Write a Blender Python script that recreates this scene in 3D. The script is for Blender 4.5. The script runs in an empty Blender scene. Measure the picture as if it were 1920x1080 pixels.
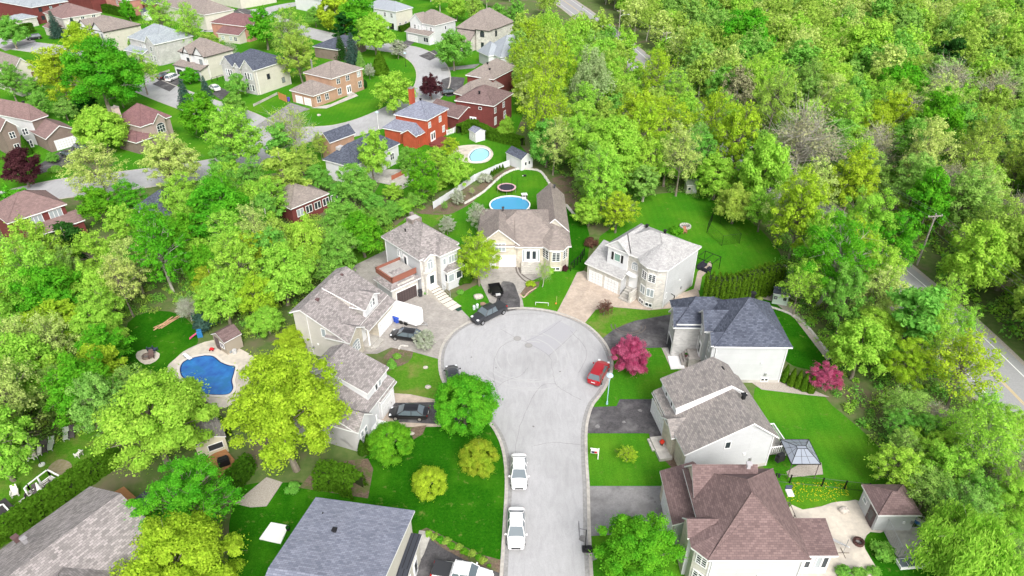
import bpy, math, random
import numpy as np
from mathutils import Vector, Matrix
from mathutils.geometry import tessellate_polygon
R = math.radians; PI = math.pi
sc = bpy.context.scene; COL = sc.collection
# ---------------- camera, sky, sun, exposure ----------------
FPX = 1280.0; TILT = R(33.2); CH = 58.0
cd = bpy.data.cameras.new('camera'); cam = bpy.data.objects.new('camera', cd); COL.objects.link(cam)
cam.location = (0, 0, CH); cam.rotation_euler = (R(90) - TILT, 0, 0)
cd.sensor_width = 36; cd.lens = 24; cd.clip_end = 6000; cd.clip_start = .5
sc.camera = cam
W = bpy.data.worlds.new('World'); sc.world = W; W.use_nodes = True
wn = W.node_tree.nodes; wl = W.node_tree.links
bg = wn['Background']; sky = wn.new('ShaderNodeTexSky'); sky.sky_type = 'NISHITA'; sky.sun_disc = False
SE, SA = R(43), R(163)
sky.sun_elevation = SE; sky.sun_rotation = SA; sky.dust_density = 6; sky.air_density = 1.0; sky.ozone_density = 1.0
hs_ = wn.new('ShaderNodeHueSaturation'); hs_.inputs['Saturation'].default_value = .3
wl.new(sky.outputs[0], hs_.inputs['Color']); wl.new(hs_.outputs[0], bg.inputs[0]); bg.inputs[1].default_value = .15
sd = bpy.data.lights.new('sun', 'SUN'); sd.energy = 1.25; sd.angle = R(20); sd.color = (1, .97, .93)
sun = bpy.data.objects.new('sun', sd); COL.objects.link(sun)
dv = Vector((math.sin(SA) * math.cos(SE), math.cos(SA) * math.cos(SE), math.sin(SE)))
sun.rotation_euler = dv.to_track_quat('Z', 'Y').to_euler(); sun.location = (0, 0, 120)
sc.view_settings.view_transform = 'Standard'; sc.view_settings.look = 'None'; sc.view_settings.gamma = 1
sc.view_settings.exposure = 0.66
# ---------------- pixel -> place on the ground ----------------
def g(px, py, z=0.0):
    u = px - 960; v = py - 540
    t = (CH - z) / (v * math.cos(TILT) + FPX * math.sin(TILT))
    return (u * t, (FPX * math.cos(TILT) - v * math.sin(TILT)) * t)
def proj(x, y, z=0.0):
    dz = z - CH
    dep = y * math.cos(TILT) - dz * math.sin(TILT); up = y * math.sin(TILT) + dz * math.cos(TILT)
    return (960 + FPX * x / dep, 540 - FPX * up / dep)
def ppm(px, py, z=0.0):
    return ((py - 540) * math.cos(TILT) + FPX * math.sin(TILT)) / (CH - z)
# ---------------- materials ----------------
MATS = {}
def mat(name, color=(.5, .5, .5), rough=.8, metal=0.0, spec=.3):
    if name in MATS: return MATS[name]
    m = bpy.data.materials.new(name); m.use_nodes = True
    b = m.node_tree.nodes['Principled BSDF']
    b.inputs['Base Color'].default_value = (*color, 1); b.inputs['Roughness'].default_value = rough
    b.inputs['Metallic'].default_value = metal; b.inputs['Specular IOR Level'].default_value = spec
    MATS[name] = m; return m
def _n(m, t, **kw):
    n = m.node_tree.nodes.new(t)
    for k, v in kw.items():
        if k in n.inputs: n.inputs[k].default_value = v
        else: setattr(n, k, v)
    return n
def _l(m, a, b): m.node_tree.links.new(a, b)
def _mix(m, f, a, b, mode='MIX'):
    x = m.node_tree.nodes.new('ShaderNodeMix'); x.data_type = 'RGBA'; x.blend_type = mode
    for s, v in ((0, f), (6, a), (7, b)):
        if hasattr(v, 'links'): _l(m, v, x.inputs[s])
        elif s == 0: x.inputs[0].default_value = v
        else: x.inputs[s].default_value = (*v, 1) if len(v) == 3 else v
    return x.outputs[2]
def _ramp(m, src, a, b):
    r = m.node_tree.nodes.new('ShaderNodeMapRange'); r.inputs[1].default_value = a; r.inputs[2].default_value = b
    _l(m, src, r.inputs[0]); return r.outputs[0]
def _noise(m, co, scale, det=5, rough=.6, dist=0):
    n = _n(m, 'ShaderNodeTexNoise', Scale=scale, Detail=det, Roughness=rough, Distortion=dist); _l(m, co, n.inputs['Vector']); return n.outputs['Fac']
def noisy(name, c1, c2, sc_=3, rough=.92, c3=None, sc3=.25, lo3=.5, hi3=.62, bump=0.0, lo=.35, hi=.65, spec=.2):
    if name in MATS: return MATS[name]
    m = mat(name, c1, rough, spec=spec); b = m.node_tree.nodes['Principled BSDF']
    co = _n(m, 'ShaderNodeTexCoord').outputs['Object']
    nz = _noise(m, co, sc_)
    col = _mix(m, _ramp(m, nz, lo, hi), c1, c2)
    if c3: col = _mix(m, _ramp(m, _noise(m, co, sc3, 3), lo3, hi3), col, c3)
    _l(m, col, b.inputs['Base Color'])
    if bump:
        bp = _n(m, 'ShaderNodeBump', Strength=bump, Distance=.05); _l(m, nz, bp.inputs['Height']); _l(m, bp.outputs[0], b.inputs['Normal'])
    return m
def bricky(name, c1, c2, mort, bw=.35, rh=.15, ms=.012, rough=.9, var=.25, bump=.3, off=.5):
    if name in MATS: return MATS[name]
    m = mat(name, c1, rough, spec=.2); b = m.node_tree.nodes['Principled BSDF']
    tc = _n(m, 'ShaderNodeTexCoord')
    br = _n(m, 'ShaderNodeTexBrick', Scale=1.0, offset=off); br.inputs['Brick Width'].default_value = bw
    br.inputs['Row Height'].default_value = rh; br.inputs['Mortar Size'].default_value = ms; br.inputs['Mortar Smooth'].default_value = .3
    br.inputs['Color1'].default_value = (*c1, 1); br.inputs['Color2'].default_value = (*c2, 1); br.inputs['Mortar'].default_value = (*mort, 1)
    _l(m, tc.outputs['UV'], br.inputs['Vector'])
    nz = _noise(m, tc.outputs['Object'], .6, 4)
    f = _n(m, 'ShaderNodeMapRange'); f.inputs[1].default_value = .3; f.inputs[2].default_value = .7; f.inputs[3].default_value = 1 - var; f.inputs[4].default_value = 1 + var * .6
    _l(m, nz, f.inputs[0])
    vm = _n(m, 'ShaderNodeVectorMath', operation='SCALE'); _l(m, br.outputs['Color'], vm.inputs[0]); _l(m, f.outputs[0], vm.inputs['Scale'])
    _l(m, vm.outputs[0], b.inputs['Base Color'])
    if bump:
        bp = _n(m, 'ShaderNodeBump', Strength=bump, Distance=.02, invert=True); _l(m, br.outputs['Fac'], bp.inputs['Height']); _l(m, bp.outputs[0], b.inputs['Normal'])
    return m
def leafmat(name, c, c2=None, tr=.5, var=.25):
    """foliage: colour varies leaf by leaf and tree by tree"""
    key = 'foliage ' + name
    if key in MATS: return MATS[key]
    m = bpy.data.materials.new(key); m.use_nodes = True; MATS[key] = m
    nt = m.node_tree; nt.nodes.clear(); out = nt.nodes.new('ShaderNodeOutputMaterial')
    geo = _n(m, 'ShaderNodeNewGeometry'); oi = _n(m, 'ShaderNodeObjectInfo'); tc = _n(m, 'ShaderNodeTexCoord')
    if name not in ('dark green', 'cedar', 'hedge', 'blue spruce', 'magenta blossom', 'burgundy', 'reddish brown', 'white blossom', 'bare twigs', 'dandelion yellow'): c, c2 = [(min(.7, q[0] * 1.2 + .01), min(.72, q[1] * 1.12), q[2] * 1.15 + .01) for q in (c, c2)]
    col = _mix(m, _ramp(m, _noise(m, tc.outputs['Object'], 2.2, 3), .35, .65), c, c2)
    hsv = _n(m, 'ShaderNodeHueSaturation')
    v = _n(m, 'ShaderNodeMapRange'); v.inputs[3].default_value = 1 - var; v.inputs[4].default_value = 1 + var; _l(m, geo.outputs['Random Per Island'], v.inputs[0])
    h = _n(m, 'ShaderNodeMapRange'); h.inputs[3].default_value = .494; h.inputs[4].default_value = .516; _l(m, oi.outputs['Random'], h.inputs[0])
    _l(m, v.outputs[0], hsv.inputs['Value']); _l(m, h.outputs[0], hsv.inputs['Hue']); _l(m, col, hsv.inputs['Color'])
    d = _n(m, 'ShaderNodeBsdfDiffuse'); t = _n(m, 'ShaderNodeBsdfTranslucent'); ms = _n(m, 'ShaderNodeMixShader', Fac=tr)
    _l(m, hsv.outputs[0], d.inputs[0]); _l(m, hsv.outputs[0], t.inputs[0]); _l(m, d.outputs[0], ms.inputs[1]); _l(m, t.outputs[0], ms.inputs[2]); _l(m, ms.outputs[0], out.inputs[0])
    return m
LF = {
 'bright': leafmat('bright green', (.085, .36, .012), (.17, .47, .02)),
 'green': leafmat('mid green', (.16, .43, .055), (.25, .52, .08)),
 'lime': leafmat('lime', (.27, .53, .05), (.38, .64, .08)),
 'yellow': leafmat('yellow green', (.30, .48, .025), (.42, .60, .04)),
 'orange': leafmat('orange tinted', (.34, .43, .03), (.27, .44, .025)),
 'pale': leafmat('pale green', (.40, .57, .13), (.52, .67, .20)),
 'silver': leafmat('silver green', (.26, .42, .16), (.40, .54, .26)),
 'olive': leafmat('olive', (.28, .46, .07), (.39, .57, .09)),
 'dull': leafmat('dull green', (.21, .43, .075), (.31, .54, .11)),
 'dark': leafmat('dark green', (.025, .10, .020), (.045, .15, .025)),
 'cedar': leafmat('cedar', (.055, .14, .012), (.09, .20, .015)),
 'hedge': leafmat('hedge', (.085, .19, .012), (.13, .26, .02)),
 'blue': leafmat('blue spruce', (.05, .12, .09), (.10, .19, .15)),
 'magenta': leafmat('magenta blossom', (.46, .06, .15), (.66, .20, .33)),
 'burgundy': leafmat('burgundy', (.075, .022, .035), (.13, .05, .06)),
 'rust': leafmat('reddish brown', (.16, .07, .06), (.24, .12, .09)),
 'white': leafmat('white blossom', (.62, .62, .56), (.42, .50, .30)),
 'grey': leafmat('bare twigs', (.26, .24, .15), (.30, .32, .15), tr=.1),
 'flower': leafmat('dandelion yellow', (.75, .6, .02), (.7, .65, .05)),
}
BARK = noisy('bark', (.16, .13, .10), (.30, .27, .22), 4, bump=.4)
BARKP = noisy('pale bark', (.36, .33, .28), (.50, .48, .42), 4)
WHITE = noisy('white siding trim', (.68, .68, .69), (.62, .63, .65), .8)
TRIM = mat('white trim', (.82, .82, .82), .5)
DTRIM = mat('dark trim', (.05, .045, .045), .5)
GLASS = mat('window glass', (.035, .045, .055), .08, spec=.6)
CURT = mat('curtained glass', (.34, .38, .40), .12, spec=.6)
BLACK = mat('black plastic', (.015, .015, .017), .5)
BMETAL = mat('black metal', (.02, .02, .022), .4, .6)
GREYM = mat('galvanised metal', (.45, .46, .47), .4, .7)
TYRE = mat('tyre rubber', (.02, .02, .02), .9)
RIM = mat('wheel rim', (.55, .56, .58), .3, .9)
def siding(name, c): return bricky('siding ' + name, c, tuple(x * .97 for x in c), tuple(x * .72 for x in c), 6, .2, .012, .7, .07, .3)
SWHITE = siding('white', (.54, .55, .565)); SCREAM = siding('cream', (.59, .565, .49)); SGREY = siding('pale grey', (.56, .55, .55)); SBEIGE = siding('beige', (.56, .53, .49))
def stone(name, a, b, mo=(.5, .47, .42)): return bricky('stone ' + name, a, b, mo, .42, .2, .02, .9, .2, .5)
STONE = stone('beige', (.62, .56, .45), (.48, .43, .36)); STONEG = stone('grey', (.52, .52, .52), (.40, .40, .41)); STONEW = stone('white', (.66, .63, .57), (.48, .46, .43), (.6, .58, .55))
def brick(name, a, b): return bricky('brick ' + name, a, b, tuple(x * .7 for x in a), .22, .075, .01, .9, .15, .3)
BRED = brick('red', (.20, .055, .05), (.16, .045, .042)); BORANGE = brick('orange', (.48, .10, .05), (.41, .085, .045)); BTAN = brick('tan', (.50, .32, .22), (.44, .27, .19)); BBROWN = brick('brown', (.26, .20, .17), (.21, .16, .14)); BPINK = brick('pink', (.52, .26, .20), (.46, .22, .17))
def shingle(name, a, b, mo=None): return bricky('shingle ' + name, a, b, mo or tuple(min(x, y) * .7 for x, y in zip(a, b)), .38, .2, .012, .95, .10, .4)
RTAUPE = shingle('taupe', (.37, .335, .33), (.20, .185, .18)); RGREYB = shingle('grey brown', (.33, .30, .28), (.20, .185, .18)); RLIGHT = shingle('light grey', (.47, .465, .46), (.345, .34, .34))
RBLUE = shingle('blue grey', (.27, .285, .35), (.17, .185, .24)); RSLATE = shingle('slate', (.115, .13, .17), (.06, .068, .095)); RRED = shingle('red brown', (.215, .15, .145), (.145, .10, .098)); RPINK = shingle('dusty pink', (.27, .18, .17), (.19, .13, .125))
RMAROON = shingle('maroon', (.24, .13, .13), (.17, .095, .10)); RBROWN = shingle('brown grey', (.31, .265, .24), (.22, .19, .175)); RPALEB = shingle('pale blue grey', (.36, .40, .43), (.26, .29, .32))
RSEAM = bricky('standing seam', (.33, .36, .40), (.31, .34, .38), (.18, .19, .21), .5, 40, .03, .5, .05, .3); RSEAMD = bricky('dark standing seam', (.055, .06, .075), (.05, .055, .07), (.02, .02, .025), .45, 40, .04, .5, .05, .3)
WOOD = bricky('cedar deck boards', (.46, .22, .10), (.38, .18, .08), (.12, .06, .03), 8, .14, .012, .8, .15); WOODG = bricky('grey boards', (.42, .40, .38), (.34, .32, .30), (.15, .14, .13), 8, .16, .012, .8, .15)
WOODR = bricky('red stained boards', (.22, .055, .045), (.18, .045, .04), (.06, .02, .02), 8, .14, .012, .8, .15)
CONC = noisy('concrete', (.52, .50, .46), (.44, .42, .39), 2, c3=(.38, .36, .33), sc3=.5)
KERB = noisy('kerb concrete', (.50, .47, .43), (.36, .34, .31), 2.5)
ROAD = noisy('court asphalt', (.425, .425, .435), (.38, .38, .39), 9, c3=(.335, .335, .34), sc3=.11, lo3=.45, hi3=.75, bump=.1)
ASPH = noisy('driveway asphalt', (.105, .10, .105), (.07, .068, .072), 6, c3=(.17, .165, .165), sc3=.35, lo3=.5, hi3=.7)
ASPHG = noisy('worn grey driveway', (.27, .265, .265), (.22, .215, .215), 8, c3=(.19, .185, .185), sc3=.4)
PAVE = bricky('beige pavers', (.56, .46, .37), (.47, .39, .33), (.30, .26, .22), .28, .14, .012, .9, .18, .2)
PAVEG = bricky('grey pavers', (.43, .40, .37), (.35, .33, .31), (.25, .23, .21), .28, .14, .012, .9, .15, .2)
PATIO = noisy('patio slab', (.62, .56, .47), (.54, .49, .42), 2, c3=(.44, .40, .35), sc3=.3)
GRAVEL = noisy('gravel', (.48, .43, .38), (.28, .25, .22), 14, lo=.4, hi=.6)
SOIL = noisy('soil', (.12, .085, .06), (.20, .15, .11), 5, c3=(.10, .13, .04), sc3=.6)
FLOOR = noisy('woodland floor', (.075, .13, .03), (.12, .16, .05), 1.2, c3=(.15, .13, .08), sc3=.15, lo3=.5, hi3=.65)
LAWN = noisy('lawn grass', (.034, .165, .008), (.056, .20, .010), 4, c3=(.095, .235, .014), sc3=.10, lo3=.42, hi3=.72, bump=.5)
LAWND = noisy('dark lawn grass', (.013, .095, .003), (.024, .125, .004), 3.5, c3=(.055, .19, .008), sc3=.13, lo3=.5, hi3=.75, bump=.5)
LAWNP = noisy('patchy lawn grass', (.060, .19, .012), (.10, .22, .02), 3, c3=(.17, .20, .05), sc3=.35, lo3=.5, hi3=.7, bump=.5)
WATERB = mat('pool water', (.035, .16, .42), .05, spec=.5); WATERD = noisy('deep pool water', (.018, .09, .36), (.03, .19, .50), .7, .05, c3=(.02, .15, .36), sc3=.5, spec=.5); WATERL = mat('pale pool water', (.30, .62, .66), .05, spec=.5)
def worn(m, stripe):
    b = m.node_tree.nodes['Principled BSDF']; src = b.inputs['Base Color'].links[0].from_socket; co = _n(m, 'ShaderNodeTexCoord').outputs['Object']
    f = _n(m, 'ShaderNodeMapRange'); f.inputs[1].default_value = .3; f.inputs[2].default_value = .7; f.inputs[3].default_value = .72; f.inputs[4].default_value = 1.3; _l(m, _noise(m, co, 14, 3), f.inputs[0])
    w = _n(m, 'ShaderNodeTexWave', Scale=.28, Distortion=1.2, Detail=2); w.inputs['Detail Scale'].default_value = .6; _l(m, co, w.inputs['Vector'])
    k = _n(m, 'ShaderNodeMapRange'); k.inputs[3].default_value = 1 - stripe; k.inputs[4].default_value = 1 + stripe; _l(m, w.outputs['Fac'], k.inputs[0])
    mu = _n(m, 'ShaderNodeMath', operation='MULTIPLY'); _l(m, f.outputs[0], mu.inputs[0]); _l(m, k.outputs[0], mu.inputs[1])
    vm = _n(m, 'ShaderNodeVectorMath', operation='SCALE'); _l(m, src, vm.inputs[0]); _l(m, mu.outputs[0], vm.inputs['Scale'])
    col = _mix(m, _ramp(m, _noise(m, co, .9, 4, .7), .60, .72), vm.outputs[0], (.13, .19, .035)); _l(m, col, b.inputs['Base Color'])
def speckle(m, fine, broad, stretch=None):
    b = m.node_tree.nodes['Principled BSDF']; src = b.inputs['Base Color'].links[0].from_socket; co = _n(m, 'ShaderNodeTexCoord').outputs['Object']; mp = _n(m, 'ShaderNodeMapping'); mp.inputs['Scale'].default_value = stretch or (1, 1, 1); _l(m, co, mp.inputs[0])
    f = _n(m, 'ShaderNodeMapRange'); f.inputs[1].default_value = .3; f.inputs[2].default_value = .7; f.inputs[3].default_value = 1 - fine; f.inputs[4].default_value = 1 + fine; _l(m, _noise(m, co, 22, 2), f.inputs[0])
    k = _n(m, 'ShaderNodeMapRange'); k.inputs[1].default_value = .35; k.inputs[2].default_value = .65; k.inputs[3].default_value = 1 - broad; k.inputs[4].default_value = 1 + broad * .6; _l(m, _noise(m, mp.outputs[0], .9, 6, .65, .8), k.inputs[0])
    mu = _n(m, 'ShaderNodeMath', operation='MULTIPLY'); _l(m, f.outputs[0], mu.inputs[0]); _l(m, k.outputs[0], mu.inputs[1])
    vm = _n(m, 'ShaderNodeVectorMath', operation='SCALE'); _l(m, src, vm.inputs[0]); _l(m, mu.outputs[0], vm.inputs['Scale']); _l(m, vm.outputs[0], b.inputs['Base Color'])
speckle(ROAD, .07, .09, (1.6, .45, 1)); speckle(ASPH, .15, .28, (1.0, 1.0, 1)); speckle(ASPHG, .08, .15); speckle(PATIO, .06, .10); speckle(CONC, .08, .14); speckle(PAVE, .05, .12); speckle(PAVEG, .05, .12)
for m_ in (LAWN, LAWND, LAWNP): m_.node_tree.nodes['Principled BSDF'].inputs['Specular IOR Level'].default_value = .03; m_.node_tree.nodes['Principled BSDF'].inputs['Roughness'].default_value = 1
def ripples(m, k=.35):
    b = m.node_tree.nodes['Principled BSDF']; co = _n(m, 'ShaderNodeTexCoord').outputs['Object']; bp = _n(m, 'ShaderNodeBump', Strength=k, Distance=.04); _l(m, _noise(m, co, 3.5, 4, .6, .6), bp.inputs['Height']); _l(m, bp.outputs[0], b.inputs['Normal'])
for m_ in (WATERB, WATERD, WATERL): ripples(m_)
worn(LAWN, .035); worn(LAWND, .03); worn(LAWNP, .02)
# ---------------- mesh builder ----------------
class MB:
    def __init__(s): s.v = []; s.f = []; s.m = []
    def add(s, vs, fs, mi=0):
        n = len(s.v); s.v += [tuple(v) for v in vs]; s.f += [tuple(n + i for i in f) for f in fs]; s.m += [mi] * len(fs); return s
    def box(s, x0, y0, z0, x1, y1, z1, mi=0, rot=0, o=(0, 0)):
        c, q = math.cos(rot), math.sin(rot); vs = []
        for z in (z0, z1):
            for x, y in ((x0, y0), (x1, y0), (x1, y1), (x0, y1)): vs.append((o[0] + x * c - y * q, o[1] + x * q + y * c, z))
        return s.add(vs, [(3, 2, 1, 0), (4, 5, 6, 7), (0, 1, 5, 4), (1, 2, 6, 5), (2, 3, 7, 6), (3, 0, 4, 7)], mi)
    def bar(s, a, b, r, mi=0, n=6, r2=None):
        a = Vector(a); b = Vector(b); d = b - a
        if d.length < 1e-6: return s
        q = d.to_track_quat('Z', 'Y').to_matrix(); r2 = r if r2 is None else r2; vs = []
        for p, rr in ((a, r), (b, r2)):
            for i in range(n): vs.append(p + q @ Vector((rr * math.cos(2 * PI * i / n), rr * math.sin(2 * PI * i / n), 0)))
        fs = [(i, (i + 1) % n, n + (i + 1) % n, n + i) for i in range(n)] + [tuple(range(n))[::-1], tuple(range(n, 2 * n))]
        return s.add(vs, fs, mi)
    def path(s, pts, rs, mi=0, n=5):
        for i in range(len(pts) - 1): s.bar(pts[i], pts[i + 1], rs[i], mi, n, rs[i + 1])
        return s
    def cyl(s, x, y, z0, z1, r, mi=0, n=16, r2=None): return s.bar((x, y, z0), (x, y, z1), r, mi, n, r2)
    def ell(s, c, r, mi=0, nu=12, nv=8, jit=0, rnd=random):
        vs = []
        for j in range(nv + 1):
            t = PI * j / nv
            for i in range(nu):
                p = 2 * PI * i / nu; k = 1 + (rnd.uniform(-jit, jit) if jit else 0)
                vs.append((c[0] + r[0] * k * math.sin(t) * math.cos(p), c[1] + r[1] * k * math.sin(t) * math.sin(p), c[2] + r[2] * k * math.cos(t)))
        fs = [(j * nu + i, (j + 1) * nu + i, (j + 1) * nu + (i + 1) % nu, j * nu + (i + 1) % nu) for j in range(nv) for i in range(nu)]
        return s.add(vs, fs, mi)
    def poly(s, pts, z, mi=0):
        tri = tessellate_polygon([[Vector((p[0], p[1], 0)) for p in pts]])
        vs = [(p[0], p[1], z) for p in pts]; fs = []
        for t in tri:
            a, b, c = (Vector(vs[i]) for i in t)
            fs.append(tuple(t) if (b - a).cross(c - a).z > 0 else tuple(t)[::-1])
        return s.add(vs, fs, mi)
    def prism(s, pts, z0, z1, mi=0, ms=None):
        s.poly(pts, z1, mi); n = len(pts); ar = sum(pts[i][0] * pts[(i + 1) % n][1] - pts[(i + 1) % n][0] * pts[i][1] for i in range(n))
        vs = [(p[0], p[1], z0) for p in pts] + [(p[0], p[1], z1) for p in pts]
        fs = [(i, (i + 1) % n, n + (i + 1) % n, n + i) if ar > 0 else (n + i, n + (i + 1) % n, (i + 1) % n, i) for i in range(n)]
        return s.add(vs, fs, mi if ms is None else ms)
    def build(s, name, mats, parent=None, smooth=False, bevel=0):
        me = bpy.data.meshes.new(name); me.from_pydata(s.v, [], s.f)
        for m in (mats if isinstance(mats, (list, tuple)) else [mats]): me.materials.append(m)
        if any(s.m): me.polygons.foreach_set('material_index', s.m)
        if smooth: me.polygons.foreach_set('use_smooth', [True] * len(s.f))
        uv = me.uv_layers.new(name='UVMap'); data = [0.0] * (2 * len(me.loops)); li = 0; V = s.v
        me.update()
        for p in me.polygons:
            n = p.normal
            if abs(n.z) > .999: ux, uy, uz, vx, vy, vz = 1, 0, 0, 0, 1, 0
            else:
                l = math.hypot(n.x, n.y); ux, uy, uz = -n.y / l, n.x / l, 0
                vx, vy, vz = n.y * uz - n.z * uy, n.z * ux - n.x * uz, n.x * uy - n.y * ux
            for k in p.loop_indices:
                q = V[me.loops[k].vertex_index]
                data[2 * k] = q[0] * ux + q[1] * uy + q[2] * uz; data[2 * k + 1] = q[0] * vx + q[1] * vy + q[2] * vz
        uv.data.foreach_set('uv', data)
        o = bpy.data.objects.new(name, me); COL.objects.link(o)
        if parent: o.parent = parent
        if bevel:
            b = o.modifiers.new('bevel', 'BEVEL'); b.width = bevel; b.segments = 2; b.limit_method = 'ANGLE'
        return o
def tag(o, label=None, cat=None, group=None, kind=None):
    if label: o['label'] = label
    if cat: o['category'] = cat
    if group: o['group'] = group
    if kind: o['kind'] = kind
    return o
def thing(name, loc, rz=0, label=None, cat=None, group=None):
    o = bpy.data.objects.new(name, None); COL.objects.link(o); o.location = (loc[0], loc[1], loc[2] if len(loc) > 2 else 0); o.rotation_euler = (0, 0, rz); o.empty_display_size = .3
    return tag(o, label, cat, group)
def kids(o): return [c for c in bpy.data.objects if c.parent == o]
def dup(o, loc=None, rz=None, label=None, group=None, scale=None, _p=None):
    def cp(a, p):
        c = a.copy(); COL.objects.link(c); c.parent = p
        for k in CH_CACHE.get(a.name, []): cp(k, c)
        return c
    CH_CACHE = {}
    for c in bpy.data.objects:
        if c.parent: CH_CACHE.setdefault(c.parent.name, []).append(c)
    r = cp(o, None)
    if loc is not None: r.location = (loc[0], loc[1], loc[2] if len(loc) > 2 else 0)
    if rz is not None: r.rotation_euler = (0, 0, rz)
    if scale is not None: r.scale = (scale,) * 3 if isinstance(scale, (int, float)) else scale
    if label: r['label'] = label
    if group: r['group'] = group; o['group'] = group
    return r
def smooth(pts, n=5, closed=False):
    P = [Vector(p) for p in pts]; out = []; N = len(P)
    for i in range(N if closed else N - 1):
        p0 = P[(i - 1) % N] if closed or i else P[0]; p1 = P[i]; p2 = P[(i + 1) % N]; p3 = P[(i + 2) % N] if closed or i + 2 < N else P[-1]
        for k in range(n):
            t = k / n
            out.append(tuple(.5 * ((2 * p1) + (p2 - p0) * t + (2 * p0 - 5 * p1 + 4 * p2 - p3) * t * t + (3 * p1 - p0 - 3 * p2 + p3) * t ** 3)))
    if not closed: out.append(tuple(P[-1]))
    return out
def G2(pts): return [g(*p) for p in pts]
SHN = [0]
def sheet(name, px, z, m, sm=0, closed=True, label=None, cat=None, kind='structure', world=False):
    pts = px if world else G2(px)
    if sm: pts = smooth(pts, sm, True)
    SHN[0] += 1; b = MB(); b.poly(pts, z + SHN[0] * .00035); o = b.build(name, m); tag(o, label, cat, None, kind); return o
def offs(pts, d):
    out = []
    for i, p in enumerate(pts):
        a = Vector(pts[max(i - 1, 0)]); b = Vector(pts[min(i + 1, len(pts) - 1)]); t = (b - a).normalized(); out.append((p[0] - t.y * d, p[1] + t.x * d))
    return out
def ribbon(mb, pts, w0, w1, z0, z1, mi=0):
    a = offs(pts, w0); b = offs(pts, w1); n = len(pts)
    vs = [(p[0], p[1], z1) for p in a] + [(p[0], p[1], z1) for p in b] + [(p[0], p[1], z0) for p in a] + [(p[0], p[1], z0) for p in b]; fs = []
    s = 1 if w1 < w0 else -1
    for i in range(n - 1):
        q = [(i, n + i, n + i + 1, i + 1), (2 * n + i, i, i + 1, 2 * n + i + 1), (n + i, 3 * n + i, 3 * n + i + 1, n + i + 1)]
        fs += q if s > 0 else [x[::-1] for x in q]
    return mb.add(vs, fs, mi)
# ---------------- ground ----------------
b = MB(); b.poly([(-2500, -400), (2500, -400), (2500, 4000), (-2500, 4000)], 0); tag(b.build('ground', FLOOR), kind='structure')
court = [(1106, 1080), (1102, 1000), (1100, 911), (1097, 860), (1097, 803), (1107, 763), (1122, 742), (1136, 720), (1145, 693), (1143, 667), (1127, 637), (1093, 607), (1042, 587), (985, 579), (925, 585), (887, 602), (853, 622), (833, 647), (826, 677), (831, 710), (850, 738), (885, 762), (915, 787), (935, 815), (947, 850), (952, 900), (950, 960), (946, 1030), (943, 1080)]
cw = smooth(G2(court), 4)
cw = [(7.4, -80), (7.4, 20)] + cw + [(-.9, 20), (-.9, -80)]
tag((lambda b: b.poly(cw, .03) and b.build('road', ROAD))(MB()), kind='structure')
b = MB(); ribbon(b, cw, -.32, .02, 0, .10); tag(b.build('kerb', KERB), kind='structure')
b = MB(); ribbon(b, cw, .05, .45, .028, .036); tag(b.build('gutter', noisy('gutter asphalt', (.24, .235, .23), (.33, .325, .32), 3)), kind='structure')
b = MB(); b.poly(G2([(1047, 601), (1080, 618), (1029, 667), (984, 641)]), .034); tag(b.build('road_patch', noisy('smoother asphalt patch', (.375, .375, .395), (.35, .35, .37), 9)), kind='structure')
b = MB(); rr = random.Random(4)
for cr in ([(1053, 600), (1020, 624), (985, 641)], [(1029, 667), (1055, 645), (1082, 619)], [(985, 641), (1029, 667), (1036, 695), (1042, 720), (1062, 735), (1090, 750)], [(933, 725), (950, 714), (975, 705), (990, 690)],
           [(965, 637), (935, 655), (925, 700), (940, 760)], [(1000, 836), (1040, 830), (1095, 835)], [(940, 618), (968, 634), (985, 641)], [(885, 612), (925, 596), (985, 588), (1015, 590)], [(1070, 620), (1100, 660), (1085, 700)], [(1042, 720), (1010, 728), (975, 800), (965, 860)]):
    pts = smooth(G2(cr), 6); pts = [(p[0] + rr.uniform(-.06, .06), p[1] + rr.uniform(-.06, .06)) for p in pts]
    ribbon(b, pts, -.022, .022, .03, .0405)
tag(b.build('asphalt_cracks', noisy('crack tar', (.22, .215, .215), (.30, .295, .295), 2)), kind='structure')
b = MB(); rr = random.Random(8)
for k in range(9):
    R0 = rr.uniform(3.0, 8.5); c0 = (1.8 + rr.uniform(-1, 1), 72 + rr.uniform(-1.5, 1)); a0 = rr.uniform(0, 360); L = rr.uniform(60, 150)
    for d_ in (0, 1.55): ribbon(b, [(c0[0] + (R0 + d_) * math.cos(R(a0 + L * i / 14)), c0[1] + (R0 + d_) * math.sin(R(a0 + L * i / 14))) for i in range(15)], -.09, .09, .03, .0372 + k * .0003)
tag(b.build('tyre_marks', noisy('tyre worn asphalt', (.39, .39, .395), (.425, .425, .43), 2)), kind='structure')
b = MB()
for (px, py, r_) in ((1118, 723, .5), (1128, 700, .45), (1000, 800, .16), (930, 690, .12), (1050, 697, .14), (884, 670, .13), (1120, 800, .3), (1170, 792, .25), (1200, 770, .3), (1222, 935, .22), (1228, 942, .16), (1215, 930, .12), (1112, 1045, .5), (1093, 1010, .4)):
    x, y = g(px, py); b.poly([(x + r_ * rr.uniform(.6, 1.2) * math.cos(R(a_ * 40)), y + r_ * rr.uniform(.6, 1.2) * math.sin(R(a_ * 40))) for a_ in range(9)], .0425 + (.025 if px > 1150 or py > 990 and px > 1100 or px == 1120 else 0))
tag(b.build('oil_stains', noisy('oil stain', (.16, .155, .155), (.24, .235, .235), 3)), kind='structure')
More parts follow.
